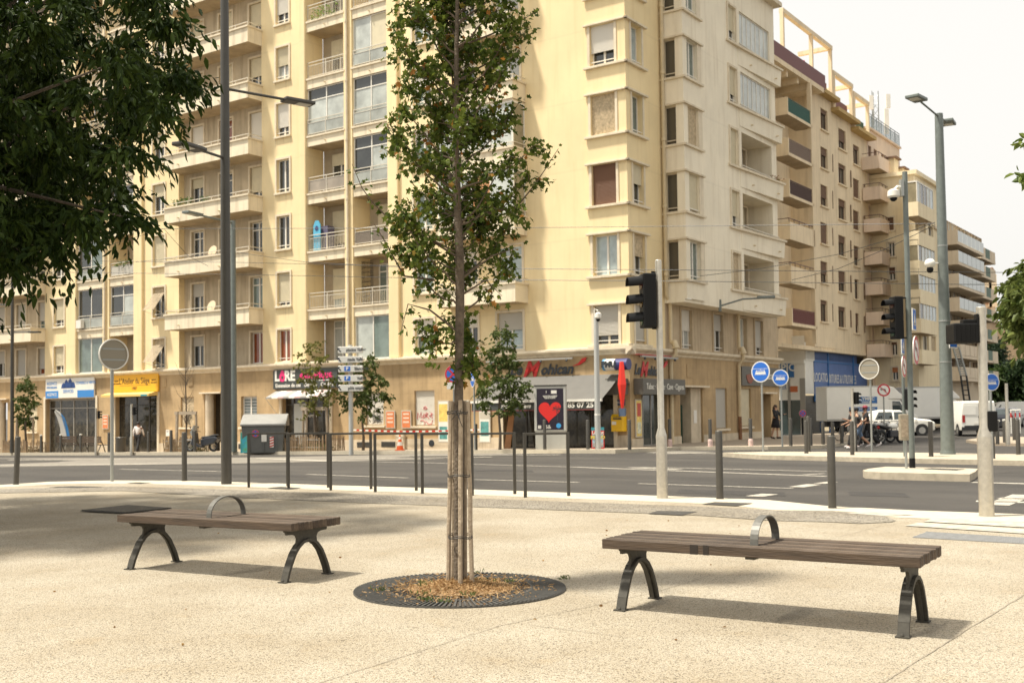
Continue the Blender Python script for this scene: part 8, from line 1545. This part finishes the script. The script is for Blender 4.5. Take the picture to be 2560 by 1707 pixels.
    if bottoms == 'skirt':
        mb = MB(); z1_q, z0_q = V['pelvis'][2]+.08, V['pelvis'][2]-.42; mb.tube([V['pelvis']+UP*.1, V['pelvis']-UP*.1*k, (V['Lknee']+V['Rknee'])/2+UP*.06], [.15*k, .185*k, .23*k], 14); build(mb, 'skirt', bottom, t, smooth='all')
    else:
        nm = ['pelvis', 'Lhip', 'Rhip', 'Lknee', 'Rknee']+(['Lankle', 'Rankle'] if bottoms == 'long' else []); sub(nm, E, {**R2, 'pelvis': (.13, .165), 'Lhip': .105, 'Rhip': .105, 'Lknee': .078, 'Rknee': .078, 'Lankle': .06, 'Rankle': .06}, 'trousers' if bottoms == 'long' else 'shorts', bottom, 'pelvis')
    for s in 'LR':
        a, b = V[s+'ankle'], V[s+'toe']; d = b-a; mb = MB(); d[2] = 0 if abs(d[2]) < .06 else d[2]; d /= np.linalg.norm(d); c = (a+b)/2; mb.tube([a-d*.06*k-UP*.02, a+d*.02*k-UP*.035, c+d*.03-UP*.01*k, b+d*.04*k-UP*.005], [.04*k, .052*k, .045*k, .03*k], 8); build(mb, 'shoe', shoes, t, smooth='all')
    hc = V['head']+UP*.055*k-np.array([.018, 0, 0])*k; mb = MB(); mb.ball(hc, .098*k, 14, 10, (1.0, .92, .95)); build(mb, 'hair', hair, t, smooth='all')
    if hairlong: mb = MB(); mb.tube([hc+UP*.02, hc-UP*.1*k-np.array([.06, 0, 0])*k, hc-UP*.28*k-np.array([.08, 0, 0])*k], [.09*k, .1*k, .05*k], 10); build(mb, 'long_hair', hair, t, smooth='all')
    mb = MB(); fc = V['head']+np.array([.085, 0, -.005])*k; mb.prism([fc+np.array([-.01, -.012, -.02])*k, fc+np.array([-.01, .012, -.02])*k, fc+np.array([.018, 0, -.02])*k], UP*.03*k); build(mb, 'nose', skin, t)
    for s in (-1, 1): mb = MB(); mb.ball(V['head']+np.array([.07, s*.03, .022])*k, .012*k, 8, 6); build(mb, 'eye', M_ink, t); mb = MB(); mb.ball(V['head']+np.array([-.005, s*.083, .0])*k, .026*k, 8, 6, (.8, .4, 1.2)); build(mb, 'ear', skin, t)
    mb = MB(); mb.box(*(V['head'][0]+np.array([.068, .08])*k), *(V['head'][1]+np.array([-.022, .022])*k), *(V['head'][2]+np.array([-.052, -.044])*k)); build(mb, 'mouth', mat('lip', (.30, .12, .09), .6), t)
    if cap: mb = MB(); mb.ball(hc+UP*.03*k, .106*k, 12, 8, (1, .95, .8)); cpo = build(mb, 'cap', cap, t, smooth='all'); mb = MB(); mb.prism([hc+np.array([.05, -.07, .035])*k, hc+np.array([.05, .07, .035])*k, hc+np.array([.19, .05, .02])*k, hc+np.array([.19, -.05, .02])*k], UP*.012); build(mb, 'peak', cap, cpo)
    return t
SK1 = mat('skin_tan', (.46, .26, .165), .6); SK2 = mat('skin_brown', (.24, .125, .075), .6); C_bk = mat('black_cloth', (.018, .017, .018), .9); C_dk = mat('charcoal_print_cloth', (.05, .048, .046), .9, 0, .5, 14); C_wh = mat('white_shirt_cloth', (.62, .57, .54), .9); C_dn = mat('denim', (.12, .17, .25), .9, 0, .15, 20); H_bk = mat('black_hair', (.012, .01, .009), .6); H_br = mat('brown_hair', (.045, .025, .015), .6); C_cap = mat('red_blue_cap', (.25, .03, .05), .7)
p = pv(345, 1.6); person('person in a white shirt and black trousers walking towards the yellow sign shop', p, math.atan2(DR[1], DR[0])+.5, ((22, 10), (-18, 12)), ((-18, 15), (20, 25)), SK2, C_wh, C_bk, C_bk, H_bk, 1.74, 3, 'long')
wd_ = K+DR*float(FR.at(1940, 1092, 1.6)[0])+NR*1.6; wd_[2] = zpave(0)+.02; person('person in a black dress looking at a phone beside the restaurant door', wd_, R_(-40), ((5, 4), (-10, 6)), ((30, 75), (15, 40)), SK1, C_bk, C_bk, C_bk, H_br, 1.68, 0, 'long', 'skirt', None, None, True)
p = gz(AT(2146, 1119, 45.)); person('person in a charcoal print T-shirt, denim shorts and black cap striding left', p, R_(186), ((30, 8), (-28, 22)), ((-25, 70), (35, 75)), SK1, C_dk, C_dn, C_wh, H_bk, 1.76, 5, 'short', 'shorts', C_bk)
p = gz(AT(2168, 1118, 46.2)); person('person in black clothes with a red cap walking just behind', p, R_(184), ((-26, 20), (28, 10)), ((20, 60), (-20, 40)), SK2, C_bk, C_bk, C_wh, H_bk, 1.82, 4, 'short', 'long', C_cap)
p = gz(AT(2134, 1116, 46.6)); person('person in black half hidden behind the one in denim shorts', p, R_(186), ((24, 10), (-22, 20)), ((10, 50), (10, 60)), SK1, C_bk, C_bk, C_wh, H_bk, 1.70, 5, 'short', 'long')
# clean helper marks
for o in bpy.data.objects:
    if '_world' in o: del o['_world']
